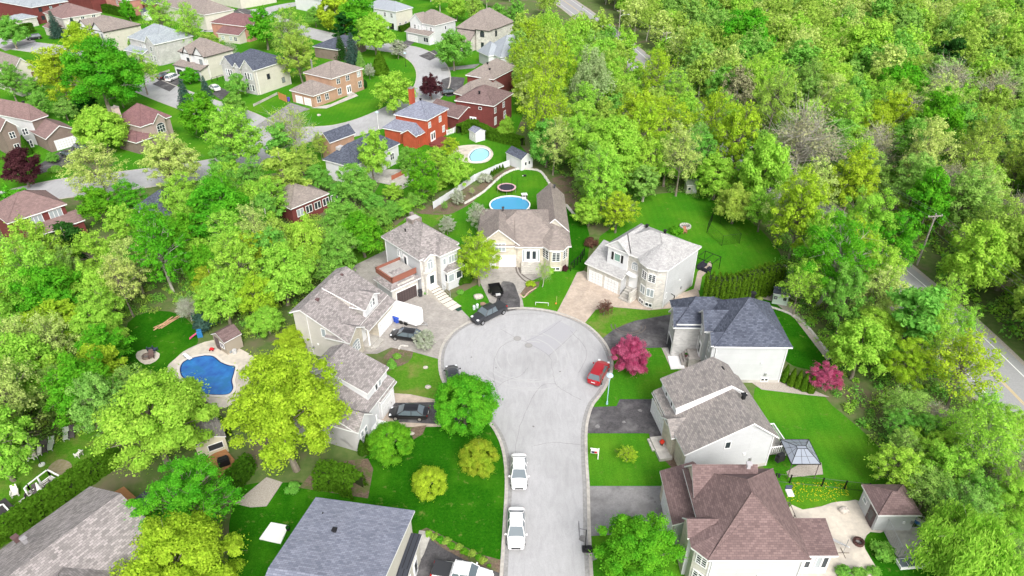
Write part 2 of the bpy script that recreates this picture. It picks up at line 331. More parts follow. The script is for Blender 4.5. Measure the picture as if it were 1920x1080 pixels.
# loop street, side street, lower street
def street(name, px, w, m=ROAD, z=.03, kerb=True):
    pts = smooth(G2(px), 6); b = MB(); ribbon(b, pts, -w / 2, w / 2, z - .02, z); tag(b.build(name, m), kind='structure')
    if kerb:
        b = MB(); ribbon(b, pts, -w / 2 - .35, -w / 2, 0, .07); ribbon(b, pts, w / 2, w / 2 + .35, 0, .07); tag(b.build('kerb', KERB), kind='structure')
    return pts
street('street', [(470, 18), (500, 32), (545, 52), (600, 66), (660, 80), (720, 88), (765, 95), (797, 112), (812, 135), (808, 165), (782, 190), (740, 212), (690, 233), (635, 247), (575, 252), (520, 252), (480, 240), (440, 220), (370, 196), (310, 174), (250, 148), (190, 120), (120, 98), (60, 88), (-60, 74)], 9.5)
street('street', [(-80, 392), (10, 376), (100, 356), (200, 343), (300, 330), (400, 315), (470, 296), (520, 270), (560, 254)], 10, z=.034)
street('street', [(395, 60), (440, 38), (480, 25), (540, 10), (600, 2)], 8, z=.038, kerb=False)
# highway
hw = smooth([(4, 420), (20, 330), (28, 290), (36, 245), (41, 210), (45.5, 175), (52, 140), (57, 113), (60, 95), (62, 80), (62.7, 69), (63.3, 55), (64, 30), (66, -40)], 6)
b = MB(); ribbon(b, hw, -5.6, 5.6, .0, .025); tag(b.build('highway_shoulder', GRAVEL), kind='structure')
b = MB(); ribbon(b, hw, -4.9, 4.9, .0, .05); tag(b.build('highway', noisy('highway asphalt', (.33, .33, .335), (.29, .29, .295), 5, c3=(.32, .31, .31), sc3=.1)), kind='structure')
wp = mat('road paint white', (.75, .75, .73), .7); yp = mat('road paint yellow', (.62, .46, .20), .7)
b = MB(); ribbon(b, hw, -3.55, -3.4, .05, .056); ribbon(b, hw, 3.4, 3.55, .05, .056); ribbon(b, hw, -.18, -.06, .05, .056, 1); ribbon(b, hw, .06, .18, .05, .056, 1); tag(b.build('road_marking', [wp, yp]), kind='structure')
# lawns
Z1, Z2, Z3 = .02, .045, .06
sheet('lawn', [(-200, 120), (60, 30), (200, 2), (420, -30), (700, -20), (900, 5), (1000, 40), (1000, 170), (965, 255), (945, 300), (760, 330), (620, 330), (560, 318), (480, 330), (300, 350), (150, 360), (-100, 380)], .012, LAWN)
sheet('lawn', [(955, 250), (1000, 300), (955, 300), (905, 330), (860, 350), (780, 372), (700, 365), (740, 300)], .016, LAWN)
LL = [
 ('lawn', [(560, 480), (640, 462), (720, 440), (760, 410), (810, 398), (850, 400), (700, 490), (625, 515)], LAWNP, Z1),
 ('lawn', [(820, 418), (850, 400), (885, 380), (912, 352), (950, 322), (975, 317), (1012, 322), (1030, 344), (1038, 360), (1050, 395), (905, 470), (860, 470)], LAWN, Z1 + .012),
 ('flower_bed', [(780, 398), (830, 378), (870, 362), (925, 332), (962, 312), (975, 317), (940, 330), (905, 360), (880, 384), (840, 402)], SOIL, Z1 + .01),
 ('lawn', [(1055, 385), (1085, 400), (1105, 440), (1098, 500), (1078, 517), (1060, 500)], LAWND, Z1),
 ('lawn', [(1120, 455), (1155, 420), (1180, 385), (1225, 365), (1300, 362), (1360, 385), (1425, 430), (1470, 490), (1450, 520), (1330, 580), (1260, 560), (1180, 500)], LAWN, Z1),
 ('lawn', [(850, 560), (905, 530), (912, 545), (925, 584), (887, 602), (862, 580)], LAWN, Z1),
 ('lawn', [(984, 580), (978, 552), (988, 530), (1020, 515), (1060, 505), (1092, 512), (1068, 540), (1043, 588)], LAWN, Z1),
 ('lawn', [(1095, 608), (1117, 580), (1147, 575), (1217, 582), (1262, 578), (1262, 590), (1190, 602), (1150, 618), (1128, 635)], LAWNP, Z1),
 ('lawn', [(1144, 668), (1180, 655), (1242, 650), (1262, 690), (1320, 700), (1240, 753), (1108, 764), (1135, 722), (1146, 693)], LAWN, Z1),
 ('lawn', [(1097, 813), (1218, 814), (1232, 850), (1280, 885), (1260, 912), (1100, 912)], LAWN, Z1),
 ('lawn', [(1103, 1004), (1300, 990), (1300, 1200), (1108, 1200)], LAWN, Z1),
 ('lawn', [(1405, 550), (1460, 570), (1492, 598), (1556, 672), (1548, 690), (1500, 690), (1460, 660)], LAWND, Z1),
 ('lawn', [(1415, 728), (1530, 736), (1560, 760), (1640, 830), (1690, 900), (1665, 926), (1540, 908), (1440, 900)], LAWN, Z1),
 ('lawn', [(1440, 900), (1540, 908), (1630, 918), (1625, 960), (1480, 970)], LAWN, Z1 + .006),
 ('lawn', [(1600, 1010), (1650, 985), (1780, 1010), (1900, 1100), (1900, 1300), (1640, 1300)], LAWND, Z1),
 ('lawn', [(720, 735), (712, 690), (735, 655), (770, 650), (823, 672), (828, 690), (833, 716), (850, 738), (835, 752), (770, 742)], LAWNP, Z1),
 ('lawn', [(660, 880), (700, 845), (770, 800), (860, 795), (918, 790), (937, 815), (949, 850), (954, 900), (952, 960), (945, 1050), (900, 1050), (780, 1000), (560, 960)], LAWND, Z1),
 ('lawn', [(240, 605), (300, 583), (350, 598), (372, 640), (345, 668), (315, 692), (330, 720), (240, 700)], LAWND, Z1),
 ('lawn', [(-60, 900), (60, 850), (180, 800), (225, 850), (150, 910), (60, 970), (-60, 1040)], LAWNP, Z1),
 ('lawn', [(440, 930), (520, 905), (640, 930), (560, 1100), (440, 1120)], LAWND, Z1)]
for n, p, m, z in LL: sheet(n, p, z, m, 3)
# paved surfaces
PP = [
 ('driveway', [(632, 514), (722, 470), (765, 500), (830, 545), (886, 602), (853, 622), (833, 647), (824, 674), (770, 659), (733, 652), (707, 664), (680, 664), (700, 600)], PAVEG, Z2, 0),
 ('driveway', [(885, 500), (1022, 496), (1022, 516), (990, 530), (977, 552), (983, 580), (925, 585), (915, 560)], PAVEG, Z2, 0),
 ('driveway', [(940, 531), (948, 528), (962, 531), (969, 545), (975, 579), (930, 583), (932, 560)], ASPH, Z3, 2),
 ('driveway', [(1082, 511), (1095, 508), (1170, 545), (1245, 560), (1308, 540), (1312, 556), (1262, 578), (1217, 582), (1147, 576), (1117, 581), (1095, 608), (1070, 597), (1043, 588), (1068, 540)], PAVE, Z2, 0),
 ('driveway', [(1128, 636), (1150, 619), (1190, 602), (1262, 589), (1275, 640), (1275, 651), (1216, 653), (1180, 656), (1144, 668)], ASPH, Z2, 0),
 ('driveway', [(1108, 764), (1156, 762), (1162, 749), (1250, 749), (1250, 813), (1097, 813)], ASPH, Z2, 0),
 ('path', [(1217, 813), (1250, 813), (1250, 850), (1224, 842)], ASPH, Z3, 0),
 ('driveway', [(1100, 912), (1262, 912), (1262, 995), (1104, 1006)], ASPHG, Z2, 0),
 ('driveway', [(700, 735), (770, 740), (833, 753), (835, 768), (870, 800), (700, 802)], PAVE, Z2, 0),
 ('driveway', [(737, 756), (850, 754), (900, 776), (905, 784), (830, 796), (740, 792), (732, 775)], ASPH, Z3, 0),
 ('driveway', [(745, 1120), (768, 1080), (780, 1010), (797, 1003), (830, 1028), (870, 1050), (944, 1078), (944, 1190)], ASPH, Z2, 0),
 ('patio', [(1470, 962), (1505, 956), (1540, 950), (1560, 943), (1590, 940), (1618, 942), (1660, 996), (1632, 998), (1621, 1012), (1622, 1030), (1640, 1060), (1650, 1090), (1650, 1200), (1480, 1200)], PATIO, Z2, 2),
 ('patio', [(1474, 885), (1500, 870), (1540, 868), (1543, 890), (1480, 896)], GRAVEL, Z2, 0),
 ('patio', [(313, 690), (330, 672), (352, 655), (400, 638), (440, 650), (478, 672), (480, 700), (455, 735), (430, 762), (405, 764), (372, 742), (345, 728), (322, 712)], PATIO, Z2, 3),
 ('patio', [(258, 660), (280, 655), (300, 664), (292, 678), (272, 684), (256, 672)], PATIO, Z2, 2),
 ('path', [(1395, 552), (1440, 538), (1475, 560), (1500, 590), (1555, 660), (1562, 672), (1550, 676), (1490, 598), (1450, 566)], GRAVEL, Z2, 0),
 ('path', [(1392, 706), (1466, 706), (1480, 700), (1520, 730), (1555, 745), (1520, 742), (1428, 731)], GRAVEL, Z2, 0),
 ('path', [(440, 945), (500, 895), (530, 905), (500, 950), (470, 952)], GRAVEL, Z2, 0),
 ('path', [(786, 995), (802, 997), (806, 1010), (795, 1040), (770, 1080)], CONC, Z3, 0),
 ('flower_bed', [(1224, 842), (1238, 830), (1290, 850), (1290, 890), (1262, 880)], SOIL, Z2, 0),
 ('flower_bed', [(1240, 652), (1258, 692), (1300, 694), (1300, 670)], GRAVEL, Z1 + .01, 0),
 ('flower_bed', [(735, 655), (758, 648), (775, 660), (765, 680), (740, 690), (718, 700), (712, 680)], SOIL, Z1 + .01, 2),
 ('flower_bed', [(768, 802), (800, 798), (792, 815), (775, 825)], SOIL, Z2, 0),
 ('flower_bed', [(560, 915), (600, 870), (690, 860), (700, 880), (690, 935)], SOIL, Z1 + .01, 0),
 ('flower_bed', [(786, 996), (800, 990), (850, 1015), (900, 1040), (945, 1052), (944, 1078), (870, 1050), (830, 1028)], SOIL, Z2, 0),
 ('flower_bed', [(975, 552), (990, 532), (1012, 528), (1010, 538), (988, 556)], SOIL, Z2, 0),
 ('flower_bed', [(1035, 335), (1065, 325), (1090, 370), (1085, 400), (1062, 388), (1042, 352)], SOIL, Z1 + .02, 0),
 # north-west neighbourhood
 ('driveway', [(478, 238), (545, 193), (582, 205), (560, 212), (530, 236)], ASPHG, Z2, 0),
 ('path', [(582, 203), (620, 196), (664, 176), (672, 180), (612, 204)], CONC, Z3, 0),
 ('driveway', [(286, 158), (322, 138), (345, 150), (318, 172)], ASPH, Z2, 0),
 ('driveway', [(398, 176), (412, 164), (432, 172), (415, 188)], ASPH, Z2, 0),
 ('driveway', [(212, 128), (238, 110), (252, 116), (228, 136)], ASPH, Z2, 0),
 ('driveway', [(60, 318), (110, 285), (140, 275), (175, 285), (150, 305), (62, 330)], ASPH, Z2, 0),
 ('driveway', [(742, 88), (765, 74), (782, 76), (760, 92)], ASPH, Z2, 0),
 ('driveway', [(785, 105), (818, 92), (842, 95), (806, 114)], ASPH, Z2, 0),
 ('driveway', [(826, 128), (880, 122), (900, 120), (890, 128), (828, 134)], ASPHG, Z2, 0),
 ('driveway', [(828, 150), (845, 144), (872, 146), (865, 175), (840, 182), (825, 175)], ASPH, Z2, 0),
 ('driveway', [(0, 90), (56, 70), (68, 78), (10, 96)], ASPHG, Z2, 0),
 ('patio', [(840, 303), (848, 280), (868, 273), (900, 272), (918, 278), (925, 290), (915, 303), (895, 307), (870, 305)], PATIO, Z2, 3),
 ('patio', [(650, 330), (720, 318), (770, 318), (775, 340), (752, 358), (735, 348)], CONC, Z2, 0),
 ('driveway', [(380, 60), (400, 40), (452, 14), (478, 22), (430, 50)], ASPH, Z2, 0)]
for n, p, m, z, s in PP: sheet(n, p, z, m, s)
# bare patches on the patchy yard
sheet('bare_soil', [(90, 880), (110, 862), (132, 868), (134, 885), (112, 895)], Z1 + .006, noisy('bare soil', (.22, .20, .10), (.30, .25, .18), 3), 4)
# stone edging as one low wall each
def edging(px, label, r=.28, h=.35, m=None):
    pts = smooth(G2(px), 4); b = MB(); rn = random.Random(len(px)); L = 0
    tot = []
    for i in range(len(pts) - 1):
        a, c = Vector(pts[i]), Vector(pts[i + 1]); n = max(1, math.ceil((c - a).length / .26))
        for k in range(n): tot.append(a.lerp(c, k / n))
    for p in tot: b.ell((p.x, p.y, h * .35), (r * rn.uniform(.8, 1.25), r * rn.uniform(.8, 1.25), h * rn.uniform(.6, .9)), 0, 7, 4, .12, rn)
    o = b.build('stone_edging', m or noisy('pale stones', (.60, .58, .54), (.45, .43, .40), 3)); tag(o, label, 'edging'); return o
edging([(872, 382), (905, 362), (940, 331), (965, 319), (985, 318), (1012, 322), (1027, 340), (1040, 362)], 'low pale stone edging curving round the lawn with the trampoline')
edging([(1062, 386), (1078, 405), (1085, 412)], 'short pale stone edging right of the long grey roof')
edging([(1440, 575), (1500, 600), (1560, 672)], 'pale stone edging along dark lawn behind the slate roofed house', .2, .25)
edging([(975, 552), (982, 558), (992, 548), (1006, 540)], 'small reddish stone edging of bed by curved front walk', .12, .16, noisy('reddish stones', (.45, .28, .2), (.5, .4, .33), 4))
edging([(748, 655), (752, 649), (766, 650)], 'white stone arc in the garden beside the paved driveway', .14, .2)
# dandelions
rn = random.Random(9); b = MB()
for i in range(300):
    px = rn.uniform(1476, 1590); py = rn.uniform(905, 942) if px < 1570 else rn.uniform(908, 930)
    x, y = g(px, py); s = rn.uniform(.035, .075); b.add([(x - s, y, .09), (x, y - s, .09), (x + s, y, .09), (x, y + s, .11)], [(0, 1, 2, 3)])
tag(b.build('dandelions', LF['flower']), 'yellow dandelions dotting the grass strip behind the red brown house', 'flowers', None, 'stuff')
def manhole(px, py, label):
    x, y = g(px, py); t = thing('manhole_cover', (x, y, .03), 0, label, 'manhole')
    MB().cyl(0, 0, 0, .012, .55, 0, 24).build('collar', mat('manhole collar', (.30, .295, .29), .9), t); MB().cyl(0, 0, .012, .022, .36, 0, 20).build('lid', mat('manhole lid', (.36, .35, .34), .7, .3), t)
manhole(970, 635, 'round manhole cover nearer the top of the turning circle'); manhole(991, 648, 'paler round manhole cover at the corner of the asphalt patch')
# ---------------- buildings ----------------
class House:
    def __init__(s, name, label, x, y, th, cat='house', wall=SWHITE, front=None, roof=RTAUPE, trim=TRIM, group=None):
        s.root = thing(name, (x, y, 0), R(th), label, cat, group); s.wall = wall; s.front = front or wall; s.roof = roof; s.trim = trim
    def block(s, u0, v0, u1, v1, ze, kind='hip', zr=None, o=.35, r=.5, ze1=None, fs='v0', wall=None, front=None, roof=None, z0=0.0, t=.2, walls=True):
        W = u1 - u0; D = v1 - v0; ze1 = ze if ze1 is None else ze1; P = []
        if kind == 'flat':
            zf = lambda u, v: ze; P = [[(u0, v0, ze), (u1, v0, ze), (u1, v1, ze), (u0, v1, ze)]]
        elif kind == 'hip':
            h = min(W, D) / 2; zr = zr or ze + h * .6; k = (zr - ze) / h
            zf = lambda u, v: ze + k * min(u - u0, u1 - u, v - v0, v1 - v)
            c = [(u0, v0, ze), (u1, v0, ze), (u1, v1, ze), (u0, v1, ze)]
            if W >= D:
                a = (u0 + h, v0 + D / 2, zr); e = (u1 - h + .02, v0 + D / 2, zr); P = [[c[0], c[1], e, a], [c[1], c[2], e], [c[2], c[3], a, e], [c[3], c[0], a]]
            else:
                a = (u0 + W / 2, v0 + h, zr); e = (u0 + W / 2, v1 - h + .02, zr); P = [[c[0], c[1], a], [c[1], c[2], e, a], [c[2], c[3], e], [c[3], c[0], a, e]]
        elif kind == 'gu':
            vr = v0 + r * D; zr = zr or ze + .5 * min(r, 1 - r) * D
            zf = lambda u, v: (ze + (zr - ze) * (v - v0) / (vr - v0) if v < vr else ze1 + (zr - ze1) * (v1 - v) / (v1 - vr))
            if r > .999: P = [[(u0, v0, ze), (u1, v0, ze), (u1, v1, zr), (u0, v1, zr)]]; zf = lambda u, v: ze + (zr - ze) * (v - v0) / D
            else: P = [[(u0, v0, ze), (u1, v0, ze), (u1, vr, zr), (u0, vr, zr)], [(u0, vr, zr), (u1, vr, zr), (u1, v1, ze1), (u0, v1, ze1)]]
        elif kind == 'gv':
            ur = u0 + r * W; zr = zr or ze + .5 * min(r, 1 - r) * W
            zf = lambda u, v: (ze + (zr - ze) * (u - u0) / (ur - u0) if u < ur else ze1 + (zr - ze1) * (u1 - u) / (u1 - ur))
            if r > .999: P = [[(u0, v0, ze), (u1, v0, zr), (u1, v1, zr), (u0, v1, ze)]]; zf = lambda u, v: ze + (zr - ze) * (u - u0) / W
            else: P = [[(u0, v0, ze), (ur, v0, zr), (ur, v1, zr), (u0, v1, ze)], [(ur, v0, zr), (u1, v0, ze1), (u1, v1, ze1), (ur, v1, zr)]]
        b = MB(); idx = {}; edges = {}
        for p in P: b.add(p, [tuple(range(len(p)))], 0); b.add([(q[0], q[1], q[2] - t) for q in p], [tuple(range(len(p)))[::-1]], 1)
        for p in P:
            for i in range(len(p)):
                edges[(p[i], p[(i + 1) % len(p)])] = 1
        for (ea, eb) in edges:
            if (eb, ea) not in edges: b.add([ea, eb, (eb[0], eb[1], eb[2] - t), (ea[0], ea[1], ea[2] - t)], [(3, 2, 1, 0)], 1)
        if kind == 'hip': # ridge caps read as slightly paler lines
            for q in c:
                n = a if math.dist(q, a) < math.dist(q, e) else e; b.bar((q[0], q[1], q[2] + .01), (n[0], n[1], n[2] + .01), .07, 0, 4)
        b.build('roof', [roof or s.roof, s.trim], s.root)
        U0, V0, U1, V1 = u0 + o, v0 + o, u1 - o, v1 - o
        if walls:
            b = MB(); rz = t - .02
            def wl(a, c, key):
                pts = [a]; ks = [0, 1]
                if kind in ('gu',) and a[0] == c[0] and 0 < r < 1: ks = [0, (v0 + r * D - V0) / (V1 - V0) if a[1] < c[1] else 1 - (v0 + r * D - V0) / (V1 - V0), 1]
                if kind in ('gv',) and a[1] == c[1] and 0 < r < 1: ks = [0, (u0 + r * W - U0) / (U1 - U0) if a[0] < c[0] else 1 - (u0 + r * W - U0) / (U1 - U0), 1]
                P2 = [(a[0] + (c[0] - a[0]) * k, a[1] + (c[1] - a[1]) * k) for k in ks]
                vs = [(a[0], a[1], z0), (c[0], c[1], z0)] + [(p[0], p[1], zf(*p) - rz) for p in P2[::-1]]
                b.add(vs, [tuple(range(len(vs)))], 1 if key in fs else 0)
            wl((U0, V0), (U1, V0), 'v0'); wl((U1, V0), (U1, V1), 'u1'); wl((U1, V1), (U0, V1), 'v1'); wl((U0, V1), (U0, V0), 'u0')
            if z0 > .5: b.add([(U0, V0, z0), (U1, V0, z0), (U1, V1, z0), (U0, V1, z0)], [(3, 2, 1, 0)], 0)
            b.build('wall', [wall or s.wall, front or s.front], s.root)
        blk = Blk(); blk.h = s; blk.pl = {'v0': V0, 'v1': V1, 'u0': U0, 'u1': U1}; blk.zf = zf; return blk
    def part(s, name, b, m, parent=None, **k): return b.build(name, m, parent or s.root, **k)
    def chimney(s, u, v, z0, z1, w=.9, d=.7, m=None):
        b = MB().box(u - w / 2, v - d / 2, z0, u + w / 2, v + d / 2, z1, 0).box(u - w / 2 - .08, v - d / 2 - .08, z1, u + w / 2 + .08, v + d / 2 + .08, z1 + .12, 1).cyl(u, v, z1 + .12, z1 + .5, .14, 1, 10)
        s.part('chimney', b, [m or BRED, mat('chimney cap', (.25, .22, .2), .8)])
    def vent(s, u, v, z, m=None, k=1.0):
        b = MB().box(u - .16 * k, v - .16 * k, z - .25, u + .16 * k, v + .16 * k, z + .28 * k).box(u - .24 * k, v - .24 * k, z + .28 * k, u + .24 * k, v + .24 * k, z + .42 * k)
        s.part('roof_vent', b, m or mat('vent metal', (.05, .05, .055), .6), bevel=.02)
    def steps(s, u0, v0, u1, v1, z, n, ax='v', m=None):
        """n treads rising from (…,0) to z"""
        b = MB()
        for i in range(n):
            h = z * (n - i) / n
            if ax == 'v-': b.box(u0, v0 + (v1 - v0) * i / n, 0, u1, v0 + (v1 - v0) * (i + 1) / n, z * (i + 1) / n)
            elif ax == 'u-': b.box(u0 + (u1 - u0) * i / n, v0, 0, u0 + (u1 - u0) * (i + 1) / n, v1, z * (i + 1) / n)
            elif ax == 'u+': b.box(u0 + (u1 - u0) * i / n, v0, 0, u0 + (u1 - u0) * (i + 1) / n, v1, h)
        s.part('steps', b, m or CONC)
class Blk:
    def fr(s, side):
        p = s.pl[side]
        if side == 'v0': return lambda a, d, z: (a, p - d, z)
        if side == 'v1': return lambda a, d, z: (a, p + d, z)
        if side == 'u0': return lambda a, d, z: (p - d, a, z)
        return lambda a, d, z: (p + d, a, z)
    def bx(s, b, F, a0, a1, d0, d1, z0, z1, mi=0):
        p = F(a0, d0, z0); q = F(a1, d1, z1)
        return b.box(min(p[0], q[0]), min(p[1], q[1]), z0, max(p[0], q[0]), max(p[1], q[1]), z1, mi)
    def win(s, side, a, z, w=1.2, h=1.3, nx=2, ny=2, arch=False, m=None, glass=None, mun=.035, fr=.08):
        F = s.fr(side); b = MB(); x0, x1 = a - w / 2, a + w / 2; z1 = z + h
        if glass is None and (int(a * 37 + z * 11 + h * 7) % 3 == 0): glass = CURT
        s.bx(b, F, x0 - fr, x0, .004, .07, z - fr, z1 + (0 if arch else fr)); s.bx(b, F, x1, x1 + fr, .004, .07, z - fr, z1 + (0 if arch else fr)); s.bx(b, F, x0, x1, .004, .075, z - fr, z)
        if not arch: s.bx(b, F, x0, x1, .004, .07, z1, z1 + fr)
        for i in range(1, nx):
            x = x0 + w * i / nx; k = mun * (1.5 if nx % 2 == 0 and i * 2 == nx else 1); s.bx(b, F, x - k, x + k, .03, .06, z, z1)
        for j in range(1, ny): zz = z + h * j / ny; s.bx(b, F, x0, x1, .03, .055, zz - mun * .7, zz + mun * .7)
        pane = MB(); s.bx(pane, F, x0, x1, .01, .03, z, z1)
        if arch:
            n = 8; rr = w / 2; hh = min(rr, .55)
            for i in range(n):
                t0, t1 = PI * i / n, PI * (i + 1) / n
                for (ra, rb, d, bb) in ((1.0, 1 + fr / rr, .07, b), (0.0, 1.0, .03, pane)):
                    q = [F(a + rr * ra * math.cos(t0), d, z1 + hh * ra * math.sin(t0)), F(a + rr * rb * math.cos(t0), d, z1 + hh * rb * math.sin(t0)), F(a + rr * rb * math.cos(t1), d, z1 + hh * rb * math.sin(t1)), F(a + rr * ra * math.cos(t1), d, z1 + hh * ra * math.sin(t1))]
                    bb.add(q, [(0, 1, 2, 3)] if ra > 0 else [(0, 1, 2)])
            s.bx(b, F, x0, x1, .03, .06, z1 - mun, z1 + mun)
        f = b.build('window', m or TRIM, s.h.root); pane.build('pane', glass or GLASS, f); return s
    def wins(s, side, L, z, w=1.1, h=1.3, **k):
        for a in L: s.win(side, a, z, w, h, **k)
        return s
    def garage(s, side, a, w=2.6, h=2.1, m=None, z=0.05):
        F = s.fr(side); b = MB(); s.bx(b, F, a - w / 2, a + w / 2, .004, .02, z, z + h, 1)
        n = 4
        for j in range(n):
            for i in range(4 if w < 3.5 else 8):
                k = 4 if w < 3.5 else 8; x0 = a - w / 2 + w * i / k; s.bx(b, F, x0 + .04, x0 + w / k - .04, .02, .05, z + h * j / n + .04, z + h * (j + 1) / n - .04, 0)
        for q in ((a - w / 2 - .1, a - w / 2, z, z + h + .1), (a + w / 2, a + w / 2 + .1, z, z + h + .1), (a - w / 2, a + w / 2, z + h, z + h + .1)): s.bx(b, F, q[0], q[1], .004, .07, q[2], q[3], 2)
        m = m or mat('garage door white', (.80, .80, .80), .5); b.build('garage_door', [m, mat('garage groove', (.45, .45, .45), .7) if m.name.endswith('white') else DTRIM, TRIM], s.h.root); return s
    def door(s, side, a, z=0.1, w=1.0, h=2.1, m=None, glass=True, n=1):
        F = s.fr(side); b = MB(); s.bx(b, F, a - w / 2 - .1, a + w / 2 + .1, .004, .04, z, z + h + .1)
        for i in range(n): x0 = a - w / 2 + w * i / n; s.bx(b, F, x0 + .03, x0 + w / n - .03, .04, .08, z + .03, z + h - .02)
        d = b.build('door', m or TRIM, s.h.root)
        if glass:
            p = MB()
            for i in range(n): x0 = a - w / 2 + w * i / n; s.bx(p, F, x0 + .2 * w / n, x0 + .8 * w / n, .08, .09, z + .5, z + h - .25)
            p.build('glazing', GLASS, d)
        k = MB(); s.bx(k, F, a + w / 2 - .14, a + w / 2 - .08, .08, .14, z + 1.0, z + 1.08); k.build('handle', GREYM, d); return s
def dormer(h, side_pts): pass

# --- A: long shingled house with shed dormers, left of the turning circle
A = House('house', 'beige house with brown mottled roof and long ridge dormer beside the white trailer', *g(647, 639, 4), 70.5, wall=SBEIGE, front=STONE, roof=RTAUPE)
a = A.block(-.1, -.1, 11.4, 7.9, 4.0, 'gu', 7.5, r=.78, ze1=6.7, fs='v0')
a.win('u0', 3.3, 3.7, .55, 1.2, 1, 1)
a2 = A.block(-.15, -.75, 3.7, 3, 3.9, 'gv', 5.2, fs='v0'); a2.win('v0', 1.6, 1.2, 1.7, 1.3, 3, 3, arch=True)
a3 = A.block(3.72, -1.3, 11.4, 1.9, 3.3, 'gu', 4.98, r=.999999, fs='v0', walls=False)
b = MB().box(6.2, -.95, 0, 11.0, 2, 3.16, 0); A.part('wall', b, STONE)
fb = Blk(); fb.h = A; fb.pl = {'v0': -.95}; fb.garage('v0', 8.75, 4.2, 2.2)
fb2 = Blk(); fb2.h = A; fb2.pl = {'v0': .25}; fb2.door('v0', 4.6, .7, 1.1, 2.1, glass=False)
A.part('porch', MB().box(3.4, -1.2, 0, 6.15, .3, .7).box(3.9, -1.9, 0, 6.1, -1.2, .35).cyl(3.9, -1.0, .7, 3.2, .14, 1, 10), [CONC, TRIM])
A.block(5.1, .1, 9.0, 6.12, 5.55, 'gu', 7.72, r=.999999, z0=3.8, o=.25, wall=SBEIGE, front=SBEIGE)
ad = A.block(5.05, -.35, 9.05, 2.2, 5.55, 'gv', 6.75, z0=4.1, o=.3, wall=WHITE, front=WHITE, r=.62, ze1=5.9); ad.wins('v0', (6.9, 7.6), 4.75, .45, 1.1, nx=1, ny=2)
A.vent(9.2, 5.6, 7.1, mat('brown vent', (.12, .07, .07), .7)); A.vent(3.0, 5.5, 7.0, mat('brown vent', (.12, .07, .07), .7)); A.vent(8.2, 6.0, 7.2, mat('brown vent', (.12, .07, .07), .7), .6)

# --- B: white house with the roof terrace
Bh = House('house', 'white two storey house with a brown railed terrace on its garage roof', *g(*(785.8, 488.2), 6.5), 43, wall=SWHITE, front=STONEW, roof=RTAUPE)
b1 = Bh.block(0, 0, 7.6, 9.9, 6.5, 'hip', 9.7, fs='v0')
b1.wins('u0', (5.9, 5.2), 4.6, .35, 1.1, nx=1, ny=1, glass=CURT); b1.door('u0', 4.1, 3.35, .95, 2.1)
b2 = Bh.block(2.9, -1.1, 6.9, 4, 6.45, 'hip', 8.2, fs='u0'); b2.win('v0', 5.6, 4.3, 1.5, 1.2, 3, 1, glass=CURT)
b2.win('v0', 4.0, 4.5, .5, 1.0, 1, 1)
b3 = Bh.block(.6, -.35, 3.1, 3, 6.3, 'gv', 7.0, fs='v0 u0', o=.2); b3.win('v0', 1.8, 4.4, .9, 1.2, 2, 1, arch=True); b3.door('v0', 1.9, 1.25, 1.3, 2.2)
Bh.part('balcony', MB().prism([(1.2 + .9 * math.cos(t), -.15 - .55 * math.sin(t)) for t in [PI * i / 10 for i in range(11)]], 4.0, 4.25), STONEW)
b4 = Bh.block(3.7, -1.7, 7.2, 1.5, 3.5, 'hip', 4.6, fs='u0', wall=SWHITE); b4.wins('v0', (4.7, 6.2), 1.5, 1.0, 1.2, nx=1, ny=1); b4.win('u0', -.9, 1.5, .7, 1.3, 1, 1)
b5 = Bh.block(-5.1, .4, .3, 5.0, 3.2, 'hip', 4.7, fs='v0', wall=SWHITE, front=STONEW); b5.garage('v0', -2.2, 3.6, 2.1, m=mat('garage door dark brown', (.09, .065, .065), .5))
Bh.part('gable_arch', MB().prism([(-2.2 + 1.5 * math.cos(t), .62 - .0 * t) for t in (0,)] + [(-.7, .62), (-.7, .8), (-3.7, .8), (-3.7, .62)], 3.0, 3.55), STONEW)
tr = MB().box(-4.1, 1.3, 3.9, -.1, 5.2, 4.35, 0)
Bh.part('terrace_floor', tr, WOODG)
rl = MB()
for (x0, y0, x1, y1) in ((-4.3, 1.1, .1, 1.25), (-4.3, 1.1, -4.15, 5.4), (-4.3, 5.25, .1, 5.4)):
    rl.box(x0, y0, 3.8, x1, y1, 4.6, 0); rl.box(x0 - .04, y0 - .04, 4.6, x1 + .04, y1 + .04, 4.68, 0)
Bh.part('terrace_railing', rl, mat('brown railing', (.26, .10, .07), .7))
Bh.part('skylight', MB().box(3.1, 5.6, 8.9, 4.9, 7.2, 9.75, 0).box(3.3, 5.8, 9.75, 4.7, 7.0, 9.8, 1).box(4.2, 7.3, 8.9, 4.7, 7.8, 10, 0), [RBROWN, mat('skylight dome', (.45, .43, .42), .3)])
Bh.vent(2.0, 6.0, 8.4, BLACK, .5)
st = MB(); q0 = Vector((1.7, -.3)); q1 = Vector((1.9, -5.9))
for i, (v0, v1, z) in enumerate(((-1.0, -.15, 1.2), (-1.5, -1.0, 1.0), (-2.0, -1.5, .82), (-2.5, -2.0, .65), (-3.1, -2.5, .48), (-3.9, -3.1, .32), (-5.0, -3.9, .18), (-6.0, -5.0, .10))):
    st.box(.95, v0, 0, 2.75, v1, z, 0); st.box(.95, v0 - .02, z - .12, 2.75, v0 + .0, z - .03, 1)
Bh.part('steps', st, [noisy('pale step stone', (.66, .62, .55), (.56, .53, .47), 3), DTRIM])
